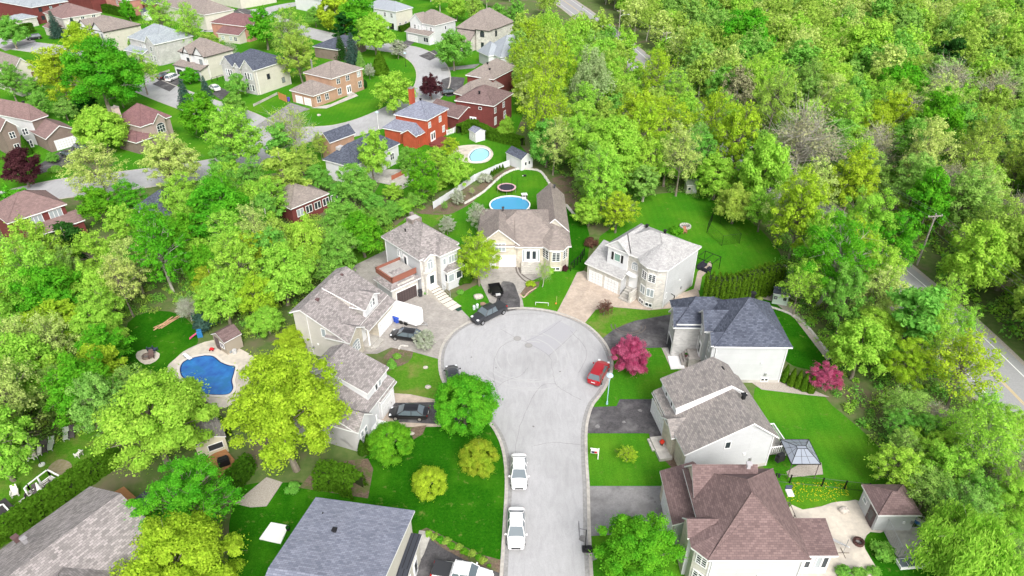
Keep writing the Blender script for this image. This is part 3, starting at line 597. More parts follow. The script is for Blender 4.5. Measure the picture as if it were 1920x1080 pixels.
Bh.part('stair_railing', MB().bar((2.85, -.4, 2.1), (2.85, -3.3, 1.3), .04).bar((2.85, -3.3, .2), (2.85, -3.3, 1.3), .04).bar((2.85, -.4, 1.2), (2.85, -.4, 2.1), .04).bar((2.85, -1.9, .8), (2.85, -1.9, 1.7), .03).bar((2.85, -.4, 1.5), (2.85, -3.3, .7), .03), GREYM)

# --- C: long beige stone house north of the circle
C_ = House('house', 'long beige stone house with steep brown grey roof in front of the round pool', *g(*(1071.7, 462.5), 4), 0, wall=SCREAM, front=STONE, roof=RBROWN)
c1 = C_.block(-15, 0.1, 0, 13.2, 4.0, 'hip', 7.1, fs='v0')
c2 = C_.block(-15.1, .0, -8.1, 7.0, 4.15, 'gv', 7.05, fs='v0'); c2.win('v0', -11.4, 3.0, 1.7, 1.4, 3, 2, glass=CURT); c2.garage('v0', -10.2, 2.6, 2.1); c2.garage('v0', -13.4, 2.4, 2.1)
c3 = C_.block(-5.0, 5, .05, 19.2, 4.0, 'gv', 6.4, fs='')
c4 = C_.block(-9.0, -.25, -4.6, 5, 4.05, 'gu', 6.6, r=.999999, fs='v0'); c4.door('v0', -6.4, 1.2, 1.9, 2.2, n=2); c4.wins('v0', (-7.6, -5.25), 1.25, .3, 2.1, nx=1, ny=1)
# bay with canted corners
by = [(-5.2, .9), (-3.6, -1.35), (-1.4, -1.35), (-.05, .9)]; b = MB()
byi = [(-4.85, 1.0), (-3.4, -1.0), (-1.55, -1.0), (-.35, 1.0)]
for i in range(3):
    p, q = byi[i], byi[i + 1]; b.add([(p[0], p[1], 0), (q[0], q[1], 0), (q[0], q[1], 3.9), (p[0], p[1], 3.9)], [(0, 1, 2, 3)])
C_.part('bay_wall', b, STONE)
b = MB(); ap = (-2.5, 3.2, 6.3)
for i in range(3): b.add([(by[i][0], by[i][1], 4.06), (by[i + 1][0], by[i + 1][1], 4.06), ap], [(0, 1, 2)], 0)
for i in range(3): b.add([(by[i][0], by[i][1], 3.86), (by[i + 1][0], by[i + 1][1], 3.86), (by[i + 1][0], by[i + 1][1], 4.06), (by[i][0], by[i][1], 4.06)], [(0, 1, 2, 3)], 1)
b.add([(*p, 3.86) for p in by], [(3, 2, 1, 0)], 1)
C_.part('bay_roof', b, [RBROWN, TRIM])
def facewin(h, p, q, t0, t1, z0, z1, nx, ny, glass=GLASS, name='window'):
    p = Vector((p[0], p[1], 0)); q = Vector((q[0], q[1], 0)); d = (q - p).normalized(); n = Vector((d.y, -d.x, 0)); L = (q - p).length
    def quadbox(b, a0, a1, za, zb, o0, o1):
        vs = []
        for z in (za, zb):
            for (a_, o_) in ((a0, o1), (a1, o1), (a1, o0), (a0, o0)): w = p + d * a_ + n * o_; vs.append((w.x, w.y, z))
        b.add(vs, [(3, 2, 1, 0), (4, 5, 6, 7), (0, 1, 5, 4), (1, 2, 6, 5), (2, 3, 7, 6), (3, 0, 4, 7)])
    a0, a1 = L * t0, L * t1; b = MB()
    for x in ([a0, a1] + [a0 + (a1 - a0) * i / nx for i in range(1, nx)]): quadbox(b, x - .05, x + .05, z0 - .05, z1 + .05, .004, .07)
    for z in ([z0, z1]): quadbox(b, a0, a1, z - .06, z + .06, .004, .08)
    for j in range(1, ny): z = z0 + (z1 - z0) * j / ny; quadbox(b, a0, a1, z - .02, z + .02, .03, .06)
    f = b.build(name, TRIM, h.root); c = MB(); quadbox(c, a0, a1, z0, z1, .005, .03); c.build('pane', glass, f)
for i in range(3): facewin(C_, byi[i], byi[i + 1], .16, .84, 1.9, 3.5, 2, 4)
facewin(C_, byi[1], byi[2], .15, .85, .25, .75, 2, 1)
C_.steps(-8.0, -1.9, -4.9, -.2, 1.2, 5, 'v-'); C_.part('porch', MB().box(-8.0, -.2, 0, -4.9, .1, 1.2), CONC)
for (u, v, z) in ((-1.9, 17.5, 6.35), (-11.0, 8.5, 6.4), (-13.0, 7.5, 5.1)): C_.vent(u, v, z, k=.9)
t = thing('stepping_circle', (*g(965, 523), .05), 0); bpy.data.objects.remove(t)
b = MB(); P0 = G2([(967, 497), (970, 512), (984, 527), (1000, 534)]); ribbon(b, smooth(P0, 5), -.12, .12, .04, .07); P0 = G2([(972, 500), (976, 512), (988, 522), (1003, 529)]); ribbon(b, smooth(P0, 5), -.1, .1, .04, .07)
tag(b.build('paving_band', mat('dark paver', (.13, .11, .10), .9)), kind='structure')
b = MB()
for rr_ in (2.2, 1.7): ribbon(b, [(16.6 + rr_ * 1.1 * math.cos(R(a_)), 78.6 + rr_ * .9 * math.sin(R(a_))) for a_ in range(165, 372, 8)], -.07, .07, .04, .07)
tag(b.build('paving_band', mat('dark paver', (.13, .11, .10), .9)), kind='structure')

# --- D: white house with light grey roof
D_ = House('house', 'white and stone house with light grey roof and two white garage doors', *g(1253, 507, 7), 47, wall=SWHITE, front=STONEW, roof=RLIGHT)
d1 = D_.block(0, 0, 9.3, 10.9, 7.0, 'hip', 9.4, fs='u0')
d2 = D_.block(-.15, 6.6, 6.5, 10.95, 7.0, 'gu', 8.7, fs='', wall=WHITE); d2.win('u0', 8.8, 4.9, 1.0, 1.2, 1, 1, glass=mat('green curtained glass', (.20, .32, .28), .15))
D_.part('shutter', MB().box(.13, 7.75, 4.85, .19, 8.1, 6.15).box(.13, 9.5, 4.85, .19, 9.85, 6.15), BLACK)
d3 = D_.block(-1.3, 6.65, 3.4, 13.7, 3.2, 'gv', 5.4, r=.999999, fs='u0', front=STONEW); d3.garage('u0', 11.7, 2.3, 2.0); d3.garage('u0', 8.7, 2.3, 2.0)
# canted bay of two storeys
by = [(.35, 5.0), (-.55, 3.9), (-1.05, 2.6), (-.75, 1.2), (.35, .4)]; b = MB()
for i in range(4):
    p, q = by[i], by[i + 1]; b.add([(p[0], p[1], 0), (q[0], q[1], 0), (q[0], q[1], 6.85), (p[0], p[1], 6.85)], [(3, 2, 1, 0)])
D_.part('bay_wall', b, STONEW)
ov = [(.3, 5.5), (-.85, 4.2), (-1.4, 2.7), (-1.1, .9), (.0, 0.0)]; b = MB(); ap = (3.6, 3.2, 8.95)
for i in range(4): b.add([(*ov[i], 7.03), (*ov[i + 1], 7.03), ap], [(2, 1, 0)], 0); b.add([(*ov[i], 6.85), (*ov[i + 1], 6.85), (*ov[i + 1], 7.03), (*ov[i], 7.03)], [(3, 2, 1, 0)], 1)
b.add([(*p, 6.85) for p in ov], [(0, 1, 2, 3, 4)], 1); D_.part('bay_roof', b, [RLIGHT, TRIM])
for i in (1, 2):
    for (z0, z1, ny) in ((4.6, 5.9, 4), (2.1, 3.4, 1), (.35, .95, 1)): facewin(D_, by[i], by[i + 1], .12, .88, z0, z1, 2, ny, glass=GLASS if z0 != 2.1 else CURT)
dd = Blk(); dd.h = D_; dd.pl = {'u0': .35}; dd.win('u0', 5.7, 4.6, .95, .8, 3, 3, arch=True); dd.door('u0', 5.7, 1.35, 1.3, 2.1, glass=False)
D_.part('porch_canopy', MB().prism([(-.5, 4.9), (.35, 4.9), (.35, 6.6), (-.5, 6.6), (-.7, 5.75)], 3.75, 3.9), TRIM)
D_.steps(-1.9, 4.9, .35, 6.6, 1.3, 5, 'u-'); D_.part('stair_wall', MB().box(-1.8, 4.55, 0, .3, 4.88, 1.9), STONEW)
d1.win('v0', 1.0, 1.6, .25, .9, 1, 1)
D_.vent(6.3, 8.0, 8.6, BLACK); D_.vent(7.4, 5.4, 8.2, BLACK)
D_.part('downpipe', MB().bar((2.2, 8.7, 8.85), (.15, 6.5, 7.1), .05), BLACK)

# --- E: white house, slate roof
E_ = House('house', 'white house with dark slate roof and several front gables right of the circle', *g(1484, 646, 6), -1, wall=SWHITE, front=STONEG, roof=RSLATE)
e1 = E_.block(-9.6, -.6, 0, 9.0, 6.0, 'hip', 10.1, fs='u0'); e1.win('v0', -2.3, .25, .8, .45, 2, 1)
e2 = E_.block(-13.2, 4.6, -5.7, 10.0, 5.6, 'hip', 8.1, fs='u0 v0')
e3 = E_.block(-13.6, 4.5, -9.0, 8.2, 5.1, 'gu', 7.1, fs='u0', wall=STONEG); e3.garage('u0', 6.3, 2.4, 2.1, m=mat('garage door dark', (.04, .045, .05), .4)); e3.win('u0', 6.3, 4.0, .6, .9, 1, 2)
e4 = E_.block(-10.3, 2.1, -5, 6.3, 6.3, 'gu', 8.2, fs='u0', o=.3); e4.win('u0', 4.3, 4.5, .8, 1.1, 2, 3, arch=False); e4.door('u0', 3.6, 1.4, .95, 2.1); e4.win('u0', 5.0, 1.6, .4, 1.9, 1, 4)
e5 = E_.block(-10.0, -.5, -6, 2.2, 6.05, 'gu', 7.2, fs='u0', o=.3); e5.win('u0', .9, 4.3, .6, 1.1, 2, 2); e5.wins('u0', (1.3, .5), 1.4, .5, 1.4, nx=1, ny=3)
E_.part('porch', MB().box(-11.3, 2.9, 0, -9.9, 6.9, 1.4).box(-11.6, 2.9, 0, -11.3, 6.9, 1.1).box(-11.9, 2.9, 0, -11.6, 6.9, .8).box(-12.2, 2.9, 0, -11.9, 6.9, .5).box(-11.5, 2.4, 0, -9.9, 2.9, 1.5), PAVEG)
E_.vent(-3.9, 5.4, 9.6, BLACK, 1.2)

# --- F: white side wall, grey brown roof
F_ = House('house', 'white house with mottled grey roof and long dormer above the black driveway', *g(1462, 823, 4.5), 9, wall=SWHITE, front=STONE, roof=RGREYB)
f1 = F_.block(-10.4, .1, 0, 10.2, 4.5, 'gv', 7.3, r=.66, ze=3.7 if 0 else 4.5) if 0 else F_.block(-10.5, .1, 0, 10.3, 3.7, 'gv', 7.2, r=.68, ze1=4.6, fs='u0'); f1.win('v0', -5.6, 3.6, .55, .9, 1, 1)
f2 = F_.block(-10.6, 5.0, -4, 10.4, 3.4, 'gv', 5.6, r=.999999, fs='u0 v0'); f2.garage('u0', 8.6, 3.9, 2.1)
f3 = F_.block(-10.9, 2.9, -8.5, 6.4, 3.4, 'gu', 4.6, fs='u0', wall=STONE)
fd = F_.block(-9.8, 5.3, -1.6, 10.4, 5.45, 'gv', 7.95, fs='', r=.74, ze1=6.5, z0=3.6, wall=WHITE, o=.25); fd.wins('u0', (6.9, 8.6), 4.3, .5, .8, nx=1, ny=1)
F_.part('porch', MB().box(-11.9, 2.8, 0, -10.4, 6.2, .45).box(-12.2, 4.4, 0, -11.9, 6.2, .22), CONC)
for (u, v, z) in ((-3.4, 8.6, 7.25), (-2.6, 4.3, 7.0)): F_.vent(u, v, z, BLACK, 1.1)
F_.vent(-1.6, 7.2, 5.9, BLACK, .4)
fdk = MB().box(-.35, .8, 1.2, 2.0, 4.3, 1.35, 1).box(1.9, .8, 0, 2.0, .9, 1.3, 0).box(1.9, 4.2, 0, 2.0, 4.3, 1.3, 0)
F_.part('deck', fdk, [TRIM, WOODG]); rl = MB()
for k in range(16): rl.box(1.92, .85 + k * .23, 1.35, 1.97, .9 + k * .23, 2.3)
for k in range(10): rl.box(-.3 + k * .24, .82, 1.35, -.25 + k * .24, .87, 2.3); rl.box(-.3 + k * .24, 4.22, 1.35, -.25 + k * .24, 4.27, 2.3)
rl.box(1.9, .8, 2.3, 2.0, 4.3, 2.38).box(-.35, .8, 2.3, 1.9, .9, 2.38).box(-.35, 4.2, 2.3, 1.9, 4.3, 2.38); F_.part('deck_railing', rl, TRIM)

# --- G: large red brown roof
G_ = House('house', 'large white house with red brown roof at the bottom right', *g(1521.8, 1052.5, 5.6), 0, wall=SWHITE, front=STONE, roof=RRED)
g1 = G_.block(-9.0, .1, 0, 10.5, 5.6, 'hip', 9.1, fs='u0')
g2 = G_.block(-8.8, 6.5, -2.5, 10.8, 5.6, 'gu', 8.0, r=.55, fs='u0', o=.25); g2.wins('u0', (8.2,), 3.4, 1.0, 1.3, nx=2, ny=3)
g3 = G_.block(-10.8, 5.3, -7.2, 12.0, 3.6, 'gv', 5.0, r=.9, ze1=4.7, fs='u0'); g3.garage('u0', 8.4, 4.4, 2.1)
g4 = G_.block(-10.3, 2.3, -6, 4.6, 5.65, 'gu', 6.9, fs='u0', o=.2)
by = [(-8.6, .45), (-9.75, 1.55), (-9.75, 3.2), (-8.6, 3.9)]; b = MB()
for i in range(3): p, q = by[i], by[i + 1]; b.add([(p[0], p[1], 0), (q[0], q[1], 0), (q[0], q[1], 5.45), (p[0], p[1], 5.45)], [(3, 2, 1, 0)])
G_.part('bay_wall', b, STONEW); ov = [(-9.0, .1), (-10.2, 1.4), (-10.1, 3.3), (-8.9, 4.2)]; ap = (-5.6, 2.6, 7.6); b = MB()
for i in range(3): b.add([(*ov[i], 5.63), (*ov[i + 1], 5.63), ap], [(2, 1, 0)], 0); b.add([(*ov[i], 5.44), (*ov[i + 1], 5.44), (*ov[i + 1], 5.63), (*ov[i], 5.63)], [(3, 2, 1, 0)], 1)
b.add([(*p, 5.44) for p in ov], [(0, 1, 2, 3)], 1); G_.part('bay_roof', b, [RRED, TRIM])
for (z0, z1) in ((3.7, 4.9), (1.3, 2.6)): facewin(G_, by[1], by[0], .2, .85, z0, z1, 2, 4)
g5 = G_.block(-.6, 2.25, 3.9, 5.95, 3.2, 'gu', 3.9, r=.98, fs=''); g5.wins('v0', (.9, 1.5, 2.5, 3.1), 1.0, .45, 1.5, nx=1, ny=1)
G_.vent(-3.7, 8.1, 8.6, mat('pale vent', (.45, .43, .45), .5), 1.0); G_.vent(.2, 9.4, 5.8, BLACK, .5)
dk = MB().box(-.35, 6.3, 0, 2.0, 9.2, 1.0, 0); G_.part('deck', dk, mat('pinkish deck', (.50, .30, .28), .8)); dk = MB()
for (x, y) in ((2.0, 6.3), (2.0, 9.2), (2.0, 7.7), (-.3, 9.2)): dk.bar((x, y, 0), (x, y, 2.1), .05)
dk.bar((2.0, 6.3, 2.1), (2.0, 9.2, 2.1), .04).bar((-.3, 9.2, 2.1), (2, 9.2, 2.1), .04); G_.part('deck_frame', dk, mat('brown deck frame', (.12, .09, .09), .6))

# --- H: behind the big lime tree, left of the black sedan
H_ = House('house', 'pale house with brown mottled roof half hidden behind the large yellow green tree', *g(664.4, 808.9, 3.6), 70, wall=SGREY, front=WHITE, roof=RTAUPE)
h1 = H_.block(0, 0, 9.3, 9.0, 3.6, 'gu', 6.6, r=.7, ze1=5, fs='v0')
h2 = H_.block(0, -.5, 3.2, 4, 3.55, 'gv', 5.0, fs='v0'); h2.wins('v0', (1.1, 1.9), 1.2, .5, 1.4, nx=1, ny=2)
h3 = H_.block(5.4, -.2, 9.4, 3, 3.25, 'gu', 4.6, r=.999999, fs='v0'); h3.garage('v0', 7.4, 2.8, 2.1); h3.pl
h4 = H_.block(4.3, .6, 9.3, 8.6, 5.3, 'gu', 7.45, z0=3.5, fs='v0', wall=WHITE, r=.72, ze1=6.2, o=.25); h4.wins('v0', (6.5, 7.3), 4.0, .5, 1.1, nx=1, ny=1)
H_.part('porch', MB().box(3.3, -.9, 0, 5.3, .5, .5).cyl(3.5, -.7, .5, 3.1, .1, 0, 8), [TRIM])

# --- I: blue grey roof, bottom centre
I_ = House('house', 'house with plain blue grey roof edged white at the bottom of the photo', *g(592, 932, 6), -9.2, wall=SCREAM, front=SCREAM, roof=RBLUE)
i1 = I_.block(0, -18, 9.7, 0, 6.0, 'gu', 8.0, r=.5, fs=''); I_.vent(3.6, -4.0, 6.85, BLACK, .9); I_.vent(1.6, -2.0, 6.4, BLACK, .3)
i2 = I_.block(9.0, -8.6, 10.4, -.7, 3.6, 'gu', 3.9, fs='', o=.08, walls=False, roof=RSEAMD)
I_.part('wall', MB().box(9.4, -8.2, 0, 10.1, -1.0, 3.45), SCREAM); ib = Blk(); ib.h = I_; ib.pl = {'u1': 10.1}; ib.garage('u1', -5.8, 3.4, 2.1); ib.door('u1', -2.6, .1, 1.0, 2.1)

# --- J: brown mottled roof bottom left
J_ = House('house', 'house with large brown mottled roof behind the long hedge at bottom left', *g(172, 914, 5), -31, wall=SBEIGE, front=SBEIGE, roof=RTAUPE)
J_.block(-.3, -18, 12.5, 0, 5.0, 'gv', 7.9, fs=''); J_.block(4.5, -16, 15.5, -3.2, 4.9, 'hip', 7.95); J_.vent(2.3, -7.5, 7.2, mat('brown vent', (.12, .07, .07), .7), 1.1); J_.vent(3.6, -7.3, 7.7, mat('grey vent', (.3, .29, .3), .7), 1.0); J_.vent(6.0, -3.0, 6.3, BLACK, .3)

# --- K and the sheds
K_ = House('garage', 'detached white garage with red brown hip roof above the beige patio', *g(1647.3, 966, 2.7), 0, 'garage', wall=SWHITE, front=SWHITE, roof=RRED)
k1 = K_.block(0, 0, 4.3, 3.85, 2.7, 'hip', 3.9, o=.25); k1.door('u0', 1.2, .05, 1.1, 2.0, m=mat('brown door', (.12, .09, .09), .6)); k1.win('u0', 2.8, 1.3, .6, .4, 1, 1)
def shed(name, label, px, py, th, w, d, ze, zr, wall, roof, kind='gu', door='v0', cat='shed'):
    s = House(name, label, *g(px, py), th, cat, wall=wall, front=wall, roof=roof); k = s.block(-w / 2, -d / 2, w / 2, d / 2, ze, kind, zr, o=.15, t=.12); return s, k
s1, k = shed('garden_shed', 'tan and brown pool shed with red roof beside the kidney shaped pool', 431, 650, -38, 3.2, 2.7, 2.2, 3.1, mat('shed tan', (.36, .31, .25), .8), RRED, 'gv'); k.door('v0', -.6, .05, .8, 1.9, m=mat('brown door', (.12, .09, .09), .6), glass=False); k.win('v0', .6, .9, .8, .7, 2, 1)
s2, k = shed('garden_shed', 'white shed with grey roof against the hedge above the pale pool', 895, 262, 35, 2.9, 3.0, 2.3, 3.0, WHITE, RBLUE, 'gv'); k.door('v0', 0, .05, .8, 1.9, glass=False); k.win('u0', 0, 1.0, .5, .6, 1, 2)
s3, k = shed('garden_shed', 'white shed with dark slate roof at the end of the white fence', 974, 310, 38, 3.4, 5.4, 2.5, 3.6, WHITE, RSLATE, 'gv'); k.wins('v0', (-.4, .6), 1.0, .5, .7, nx=1, ny=1); k.wins('u1', (-1.6, -.2, 1.4), 1.0, .5, .8, nx=1, ny=2)
s4, k = shed('playhouse', 'small cream playhouse with a dark roof at the lawn edge under trees', 1294, 360, 0, 2.4, 2.2, 2.0, 2.8, SCREAM, mat('greenish roof', (.22, .26, .20), .9), 'gu', cat='playhouse'); k.door('v0', .5, .05, .6, 1.5, glass=False); k.win('v0', -.5, .9, .5, .5, 1, 1)
s5, k = shed('garden_shed', 'small pale green shed with dark grey roof beside the blue spruce', 1461, 566, -20, 2.4, 2.0, 1.9, 2.6, mat('pale green paint', (.55, .66, .58), .8), RSLATE, 'gu'); k.wins('v0', (-.7, .6), 1.0, .3, .3, nx=1, ny=1, m=BLACK)
s6, k = shed('garden_house', 'cream garden house with a wide window between the lime trees', 398, 838, 30, 3.4, 3.6, 2.4, 3.3, mat('garden house cream', (.62, .58, .45), .8), RGREYB, 'gv', cat='garden house'); k.win('v0', .4, 1.0, 1.5, .8, 1, 1)
# --- the north-west neighbourhood: eave corners give each block
def nb(label, L, Fp, Rp, ze, wall, front, roof, zr=None, kind='hip', trim=TRIM, fs='u0 v0', cat='house', name='house'):
    f = Vector(g(*Fp, ze)); l = Vector(g(*L, ze)); r = Vector(g(*Rp, ze)); w = (r - f).length; d = (l - f).length
    t1 = math.atan2((r - f).y, (r - f).x); t2 = math.atan2((l - f).y, (l - f).x) - PI / 2
    th = (t1 * w + t2 * d) / (w + d)
    h = House(name, label, f.x, f.y, math.degrees(th), cat, wall=wall, front=front, roof=roof, trim=trim); h.w = w; h.d = d
    h.k = h.block(0, 0, w, d, ze, kind, zr, fs=fs); return h
def fw(h, z2=4.2, z1=1.3, side='u0', n=3, w=1.1, hh=1.3, glass=None, skip=(), **k):
    L = h.d if side[0] == 'u' else h.w
    for i in range(n):
        a = L * (i + .8) / (n + .6)
        for j, z in enumerate((z2, z1)):
            if z and (i, j) not in skip: h.k.win(side, a, z, w, hh, glass=glass, **k)
n1 = nb('red brick house with blue grey roof at the top left corner', (-25, -5), (58, 14), (121, 1), 6.2, BRED, BRED, RPALEB); fw(n1, side='v0', n=3, m=BLACK); n1.block(-9, -2, .2, 5, 3.2, 'hip', 4.5, wall=STONEW, front=STONEW)
n2 = nb('cream house with dusty pink hip roof behind two blue spruces', (90, 22), (116, 35), (186, 22), 6.0, SCREAM, STONEW, RPINK, 9.2); fw(n2, side='v0', n=3); n2b = n2.block(-4.2, 1.5, .3, 8.5, 3.0, 'hip', 4.6); n2b.garage('v0', -2.0, 2.6, 2.1)
n3 = nb('cream house with grey roof and two steep dark edged front gables', (148, 47), (195, 60), (262, 45), 7.0, SCREAM, WHITE, RBROWN, 10.2, 'gv', trim=DTRIM, fs='u0')
[bpy.data.objects.remove(k) for k in kids(n3.root)]; n3.k = n3.block(0, 0, n3.w, n3.d, 7, 'hip', 10, fs='u0')
x = n3.block(-.3, .3, 5, n3.d * .45, 6.9, 'gu', 9.6, fs='u0'); x.wins('u0', (n3.d * .12, n3.d * .24, n3.d * .36), 4.2, .6, 1.9, nx=1, ny=2, m=BLACK); x.wins('u0', (n3.d * .15, n3.d * .32), 1.0, .8, 1.9, nx=1, ny=2, m=BLACK)
x = n3.block(-.25, n3.d * .52, 5, n3.d * .97, 6.9, 'gu', 9.4, fs='u0'); x.wins('u0', (n3.d * .62, n3.d * .75, n3.d * .88), 4.2, .6, 1.9, nx=1, ny=2, m=BLACK)
n3.k.win('v0', n3.w * .82, 2.5, 1.3, 1.0, 1, 1, m=BLACK)
n4 = nb('pale stone house with blue grey hip roof between two cream houses', (248, 68), (292, 83), (356, 66), 6.5, STONEG, STONEG, RPALEB, 10.3)
x = n4.block(-.6, .4, 5, 5.2, 6.4, 'gu', 8.8, fs='u0', wall=STONEG); x.wins('u0', (2.8,), 4.0, 1.0, 1.5, nx=2, ny=2); x.wins('u0', (2.0, 3.7), 1.2, .9, 1.6, nx=2, ny=2)
x = n4.block(-2.2, 5.4, .5, n4.d, 3.2, 'gv', 4.3, r=.999999); x.door('u0', 7.2, .5, 1.1, 2.1, m=BLACK); n4.k.wins('u0', (7.2, 9.2), 4.0, .8, 1.2)
n5 = nb('cream house with brown grey roof and dark garage doors behind the white minivan', (337, 95), (385, 107), (435, 92), 6.5, SCREAM, WHITE, RBROWN, 10.0, trim=DTRIM, fs='u0')
x = n5.block(-.3, .6, 5, 5.6, 6.4, 'gu', 9.0, fs='u0'); x.win('u0', 2.6, 4.0, 1.1, 1.4, 2, 1, m=BLACK); x = n5.block(-.25, 7.0, 5, 10.2, 6.4, 'gu', 8.4, fs='u0'); x.wins('u0', (8.4,), 4.0, 1.0, 1.1, m=BLACK)
x = n5.block(-2.6, .2, .6, n5.d + .3, 3.2, 'gv', 4.2, r=.999999, fs='u0', trim=DTRIM) if 0 else n5.block(-2.6, .2, .6, n5.d + .3, 3.2, 'gv', 4.2, r=.999999, fs='u0')
x.garage('u0', n5.d - 2.0, 2.5, 2.1, m=mat('garage door dark', (.04, .045, .05), .4)); x.garage('u0', n5.d - 5.0, 2.0, 2.1, m=mat('garage door dark', (.04, .045, .05), .4)); x.wins('u0', (2.0, 4.2), .6, 1.0, 1.9, nx=1, ny=1, m=BLACK)
n5.k.win('v0', n5.w * .8, 1.8, 1.0, .6, 1, 1, m=BLACK)
n6 = nb('cream sided house with dark slate roof and white edged pointed gables', (416, 118), (478, 132), (539, 111), 6.8, SCREAM, STONEG, RSLATE, 10.2, fs='u0')
x = n6.block(-.4, .4, 5, 5.4, 6.7, 'gu', 9.3, fs='u0'); x.wins('u0', (1.9, 2.9, 3.9), 4.0, .6, 1.7, nx=1, ny=2, arch=False); x.wins('u0', (1.9, 2.9, 3.9), 1.0, .7, 1.6, nx=1, ny=2)
x = n6.block(-.35, 8.4, 5, n6.d - .2, 6.7, 'gu', 9.2, fs='u0'); x.wins('u0', (9.6, 10.5, 11.4), 4.0, .6, 1.6, nx=1, ny=2); x.wins('u0', (9.8, 11.2), 1.0, .7, 1.6, nx=1, ny=2)
x = n6.block(-.3, 5.8, 4, 8.2, 6.7, 'gu', 8.0, fs='u0'); n6.k.wins('v0', (n6.w * .35,), 3.4, .9, 1.3, nx=3, ny=1, m=BLACK); n6.k.wins('v0', (n6.w * .75,), 1.2, .9, 1.3, nx=3, ny=1, m=BLACK)
n7 = nb('tan brick house with grey brown roof and attached double garage on the corner', (568, 136), (621, 148), (682, 128), 5.8, BTAN, BTAN, RBROWN, 8.4, fs='v0', ) ; n7.k.wins('v0', (2.6, n7.w * .5, n7.w - 1.8), 3.9, 1.2, 1.3); n7.k.wins('v0', (2.6, n7.w - 1.8), 1.0, 1.2, 1.6); n7.k.door('v0', n7.w * .5, .3, 1.5, 2.2, n=2); n7.steps(n7.w * .5 - 1, -1.4, n7.w * .5 + 1, .3, .45, 3, 'v-'); n7.chimney(2.2, n7.d - 1.4, 6.4, 8.6, .3, .3, GREYM)
f = Vector(g(587, 180, 3.2)) - Vector(g(621, 148, 5.8)); th = n7.root.rotation_euler.z; fu, fv = f.x * math.cos(th) + f.y * math.sin(th), -f.x * math.sin(th) + f.y * math.cos(th)
x = n7.block(fu, fv, fu + 8.2, fv + 9.0, 3.2, 'hip', 5.6, fs='v0 u0', wall=BTAN, front=BTAN); x.wins('v0', (fu + 2.0, fu + 4.8), 1.0, 1.2, 1.5); x.garage('u0', fv + 6.0, 2.4, 2.0); x.garage('u0', fv + 2.8, 2.4, 2.0)
n8 = nb('cream house with taupe roof at the left edge behind the big green tree', (-70, 105), (23, 139), (70, 128), 6.2, SCREAM, SCREAM, RBROWN, 9.8, 'gv', fs=''); n8.k.win('v0', n8.w * .78, 4.3, .9, 1.2, 1, 1, m=mat('brown shutter', (.14, .07, .06), .7), glass=mat('brown shutter', (.14, .07, .06), .7)); n8.part('ledge', MB().box(.2, .1, 3.1, n8.w - .2, .4, 3.3), mat('brown shutter', (.14, .07, .06), .7))
n8.root['label'] = 'cream house with taupe roof at left edge, behind the yellow green maple'
n9 = nb('brown brick house with dusty pink roofs and one wide white garage door', (-60, 206), (58, 227), (94, 217), 6.0, WHITE, BBROWN, RPINK, 9.0, fs='v0')
def loc(h, p, z):
    f = Vector(g(*p, z)) - Vector((h.root.location.x, h.root.location.y)); th = h.root.rotation_euler.z; return f.x * math.cos(th) + f.y * math.sin(th), -f.x * math.sin(th) + f.y * math.cos(th)
th9 = n9.root.rotation_euler.z
n9g = nb('x', (60, 240), (85, 261), (143, 242), 3.3, BBROWN, BBROWN, RPINK, 5.4, 'gv', fs='v0'); n9g.k.garage('v0', n9g.w * .55, 4.6, 2.2, z=.05)
def absorb(h, o):
    """blocks built in their own frame join the thing they belong to"""
    bpy.context.view_layer.update()
    for k in kids(o.root): mw = o.root.matrix_world @ k.matrix_local; k.parent = h.root; k.matrix_local = h.root.matrix_world.inverted() @ mw
    bpy.data.objects.remove(o.root)
absorb(n9, n9g)
n9w = nb('x', (-30, 236), (0, 246), (37, 238), 6.0, BBROWN, BBROWN, RPINK, 8.0, 'gv', fs='v0'); n9w.k.wins('v0', (2.0, 4.6), 3.8, 1.0, 1.3); n9w.k.wins('v0', (2.0, 4.6), .9, 1.0, 1.5); absorb(n9, n9w)
n9.vent(3.5, 6, 8.2, BLACK, 1.2)
n10 = nb('brown house with maroon roof, tall chimney and a white arched window', (225, 222), (263, 238), (313, 216), 5.2, BBROWN, mat('taupe cladding', (.36, .29, .26), .8), RMAROON, 8.6, fs='u0 v0')
x = n10.block(2.8, -.6, 6.4, 4, 5.2, 'gv', 7.0, fs='v0', wall=mat('taupe cladding', (.36, .29, .26), .8), front=mat('taupe cladding', (.36, .29, .26), .8)); x.win('v0', 4.6, 2.6, 1.9, 1.6, 3, 2, arch=True)
n10.chimney(-.2, n10.d - 2.2, 0, 8.6, 1.1, 1.3, mat('pinkish render', (.52, .42, .38), .9)); n10.block(-3.0, -1.5, 2.4, 6, 2.8, 'hip', 4.0, wall=BBROWN, front=BBROWN)
n11 = nb('red brick house with dusty pink roof below the lower street', (-70, 410), (13, 419), (134, 398), 5.8, BRED, BRED, RPINK, 8.6, fs='v0 u0'); n11.k.wins('v0', (n11.w * .45, n11.w * .78), 3.9, 1.9, 1.4, nx=3, ny=1, glass=CURT); x = n11.block(2.5, -2.4, 10.5, .6, 3.1, 'gu', 4.1, r=.999999, fs='v0', wall=BRED); x.win('v0', 7.5, .8, 1.8, 1.3, 3, 1)
n12 = nb('grey roofed house mostly hidden by trees beside the lower street', (225, 400), (300, 418), (388, 398), 4.2, SGREY, SGREY, RSLATE, 7.4); fw(n12, z2=None, z1=1.2, side='v0', n=3)
n13 = nb('red brick bungalow with a row of white framed windows among the trees', (455, 372), (545, 392), (632, 372), 3.4, BRED, BRED, RBROWN, 5.6, fs='v0 u0'); n13.k.wins('v0', [2.0 + i * 1.9 for i in range(5)], 1.2, 1.3, 1.3, nx=2, ny=1)
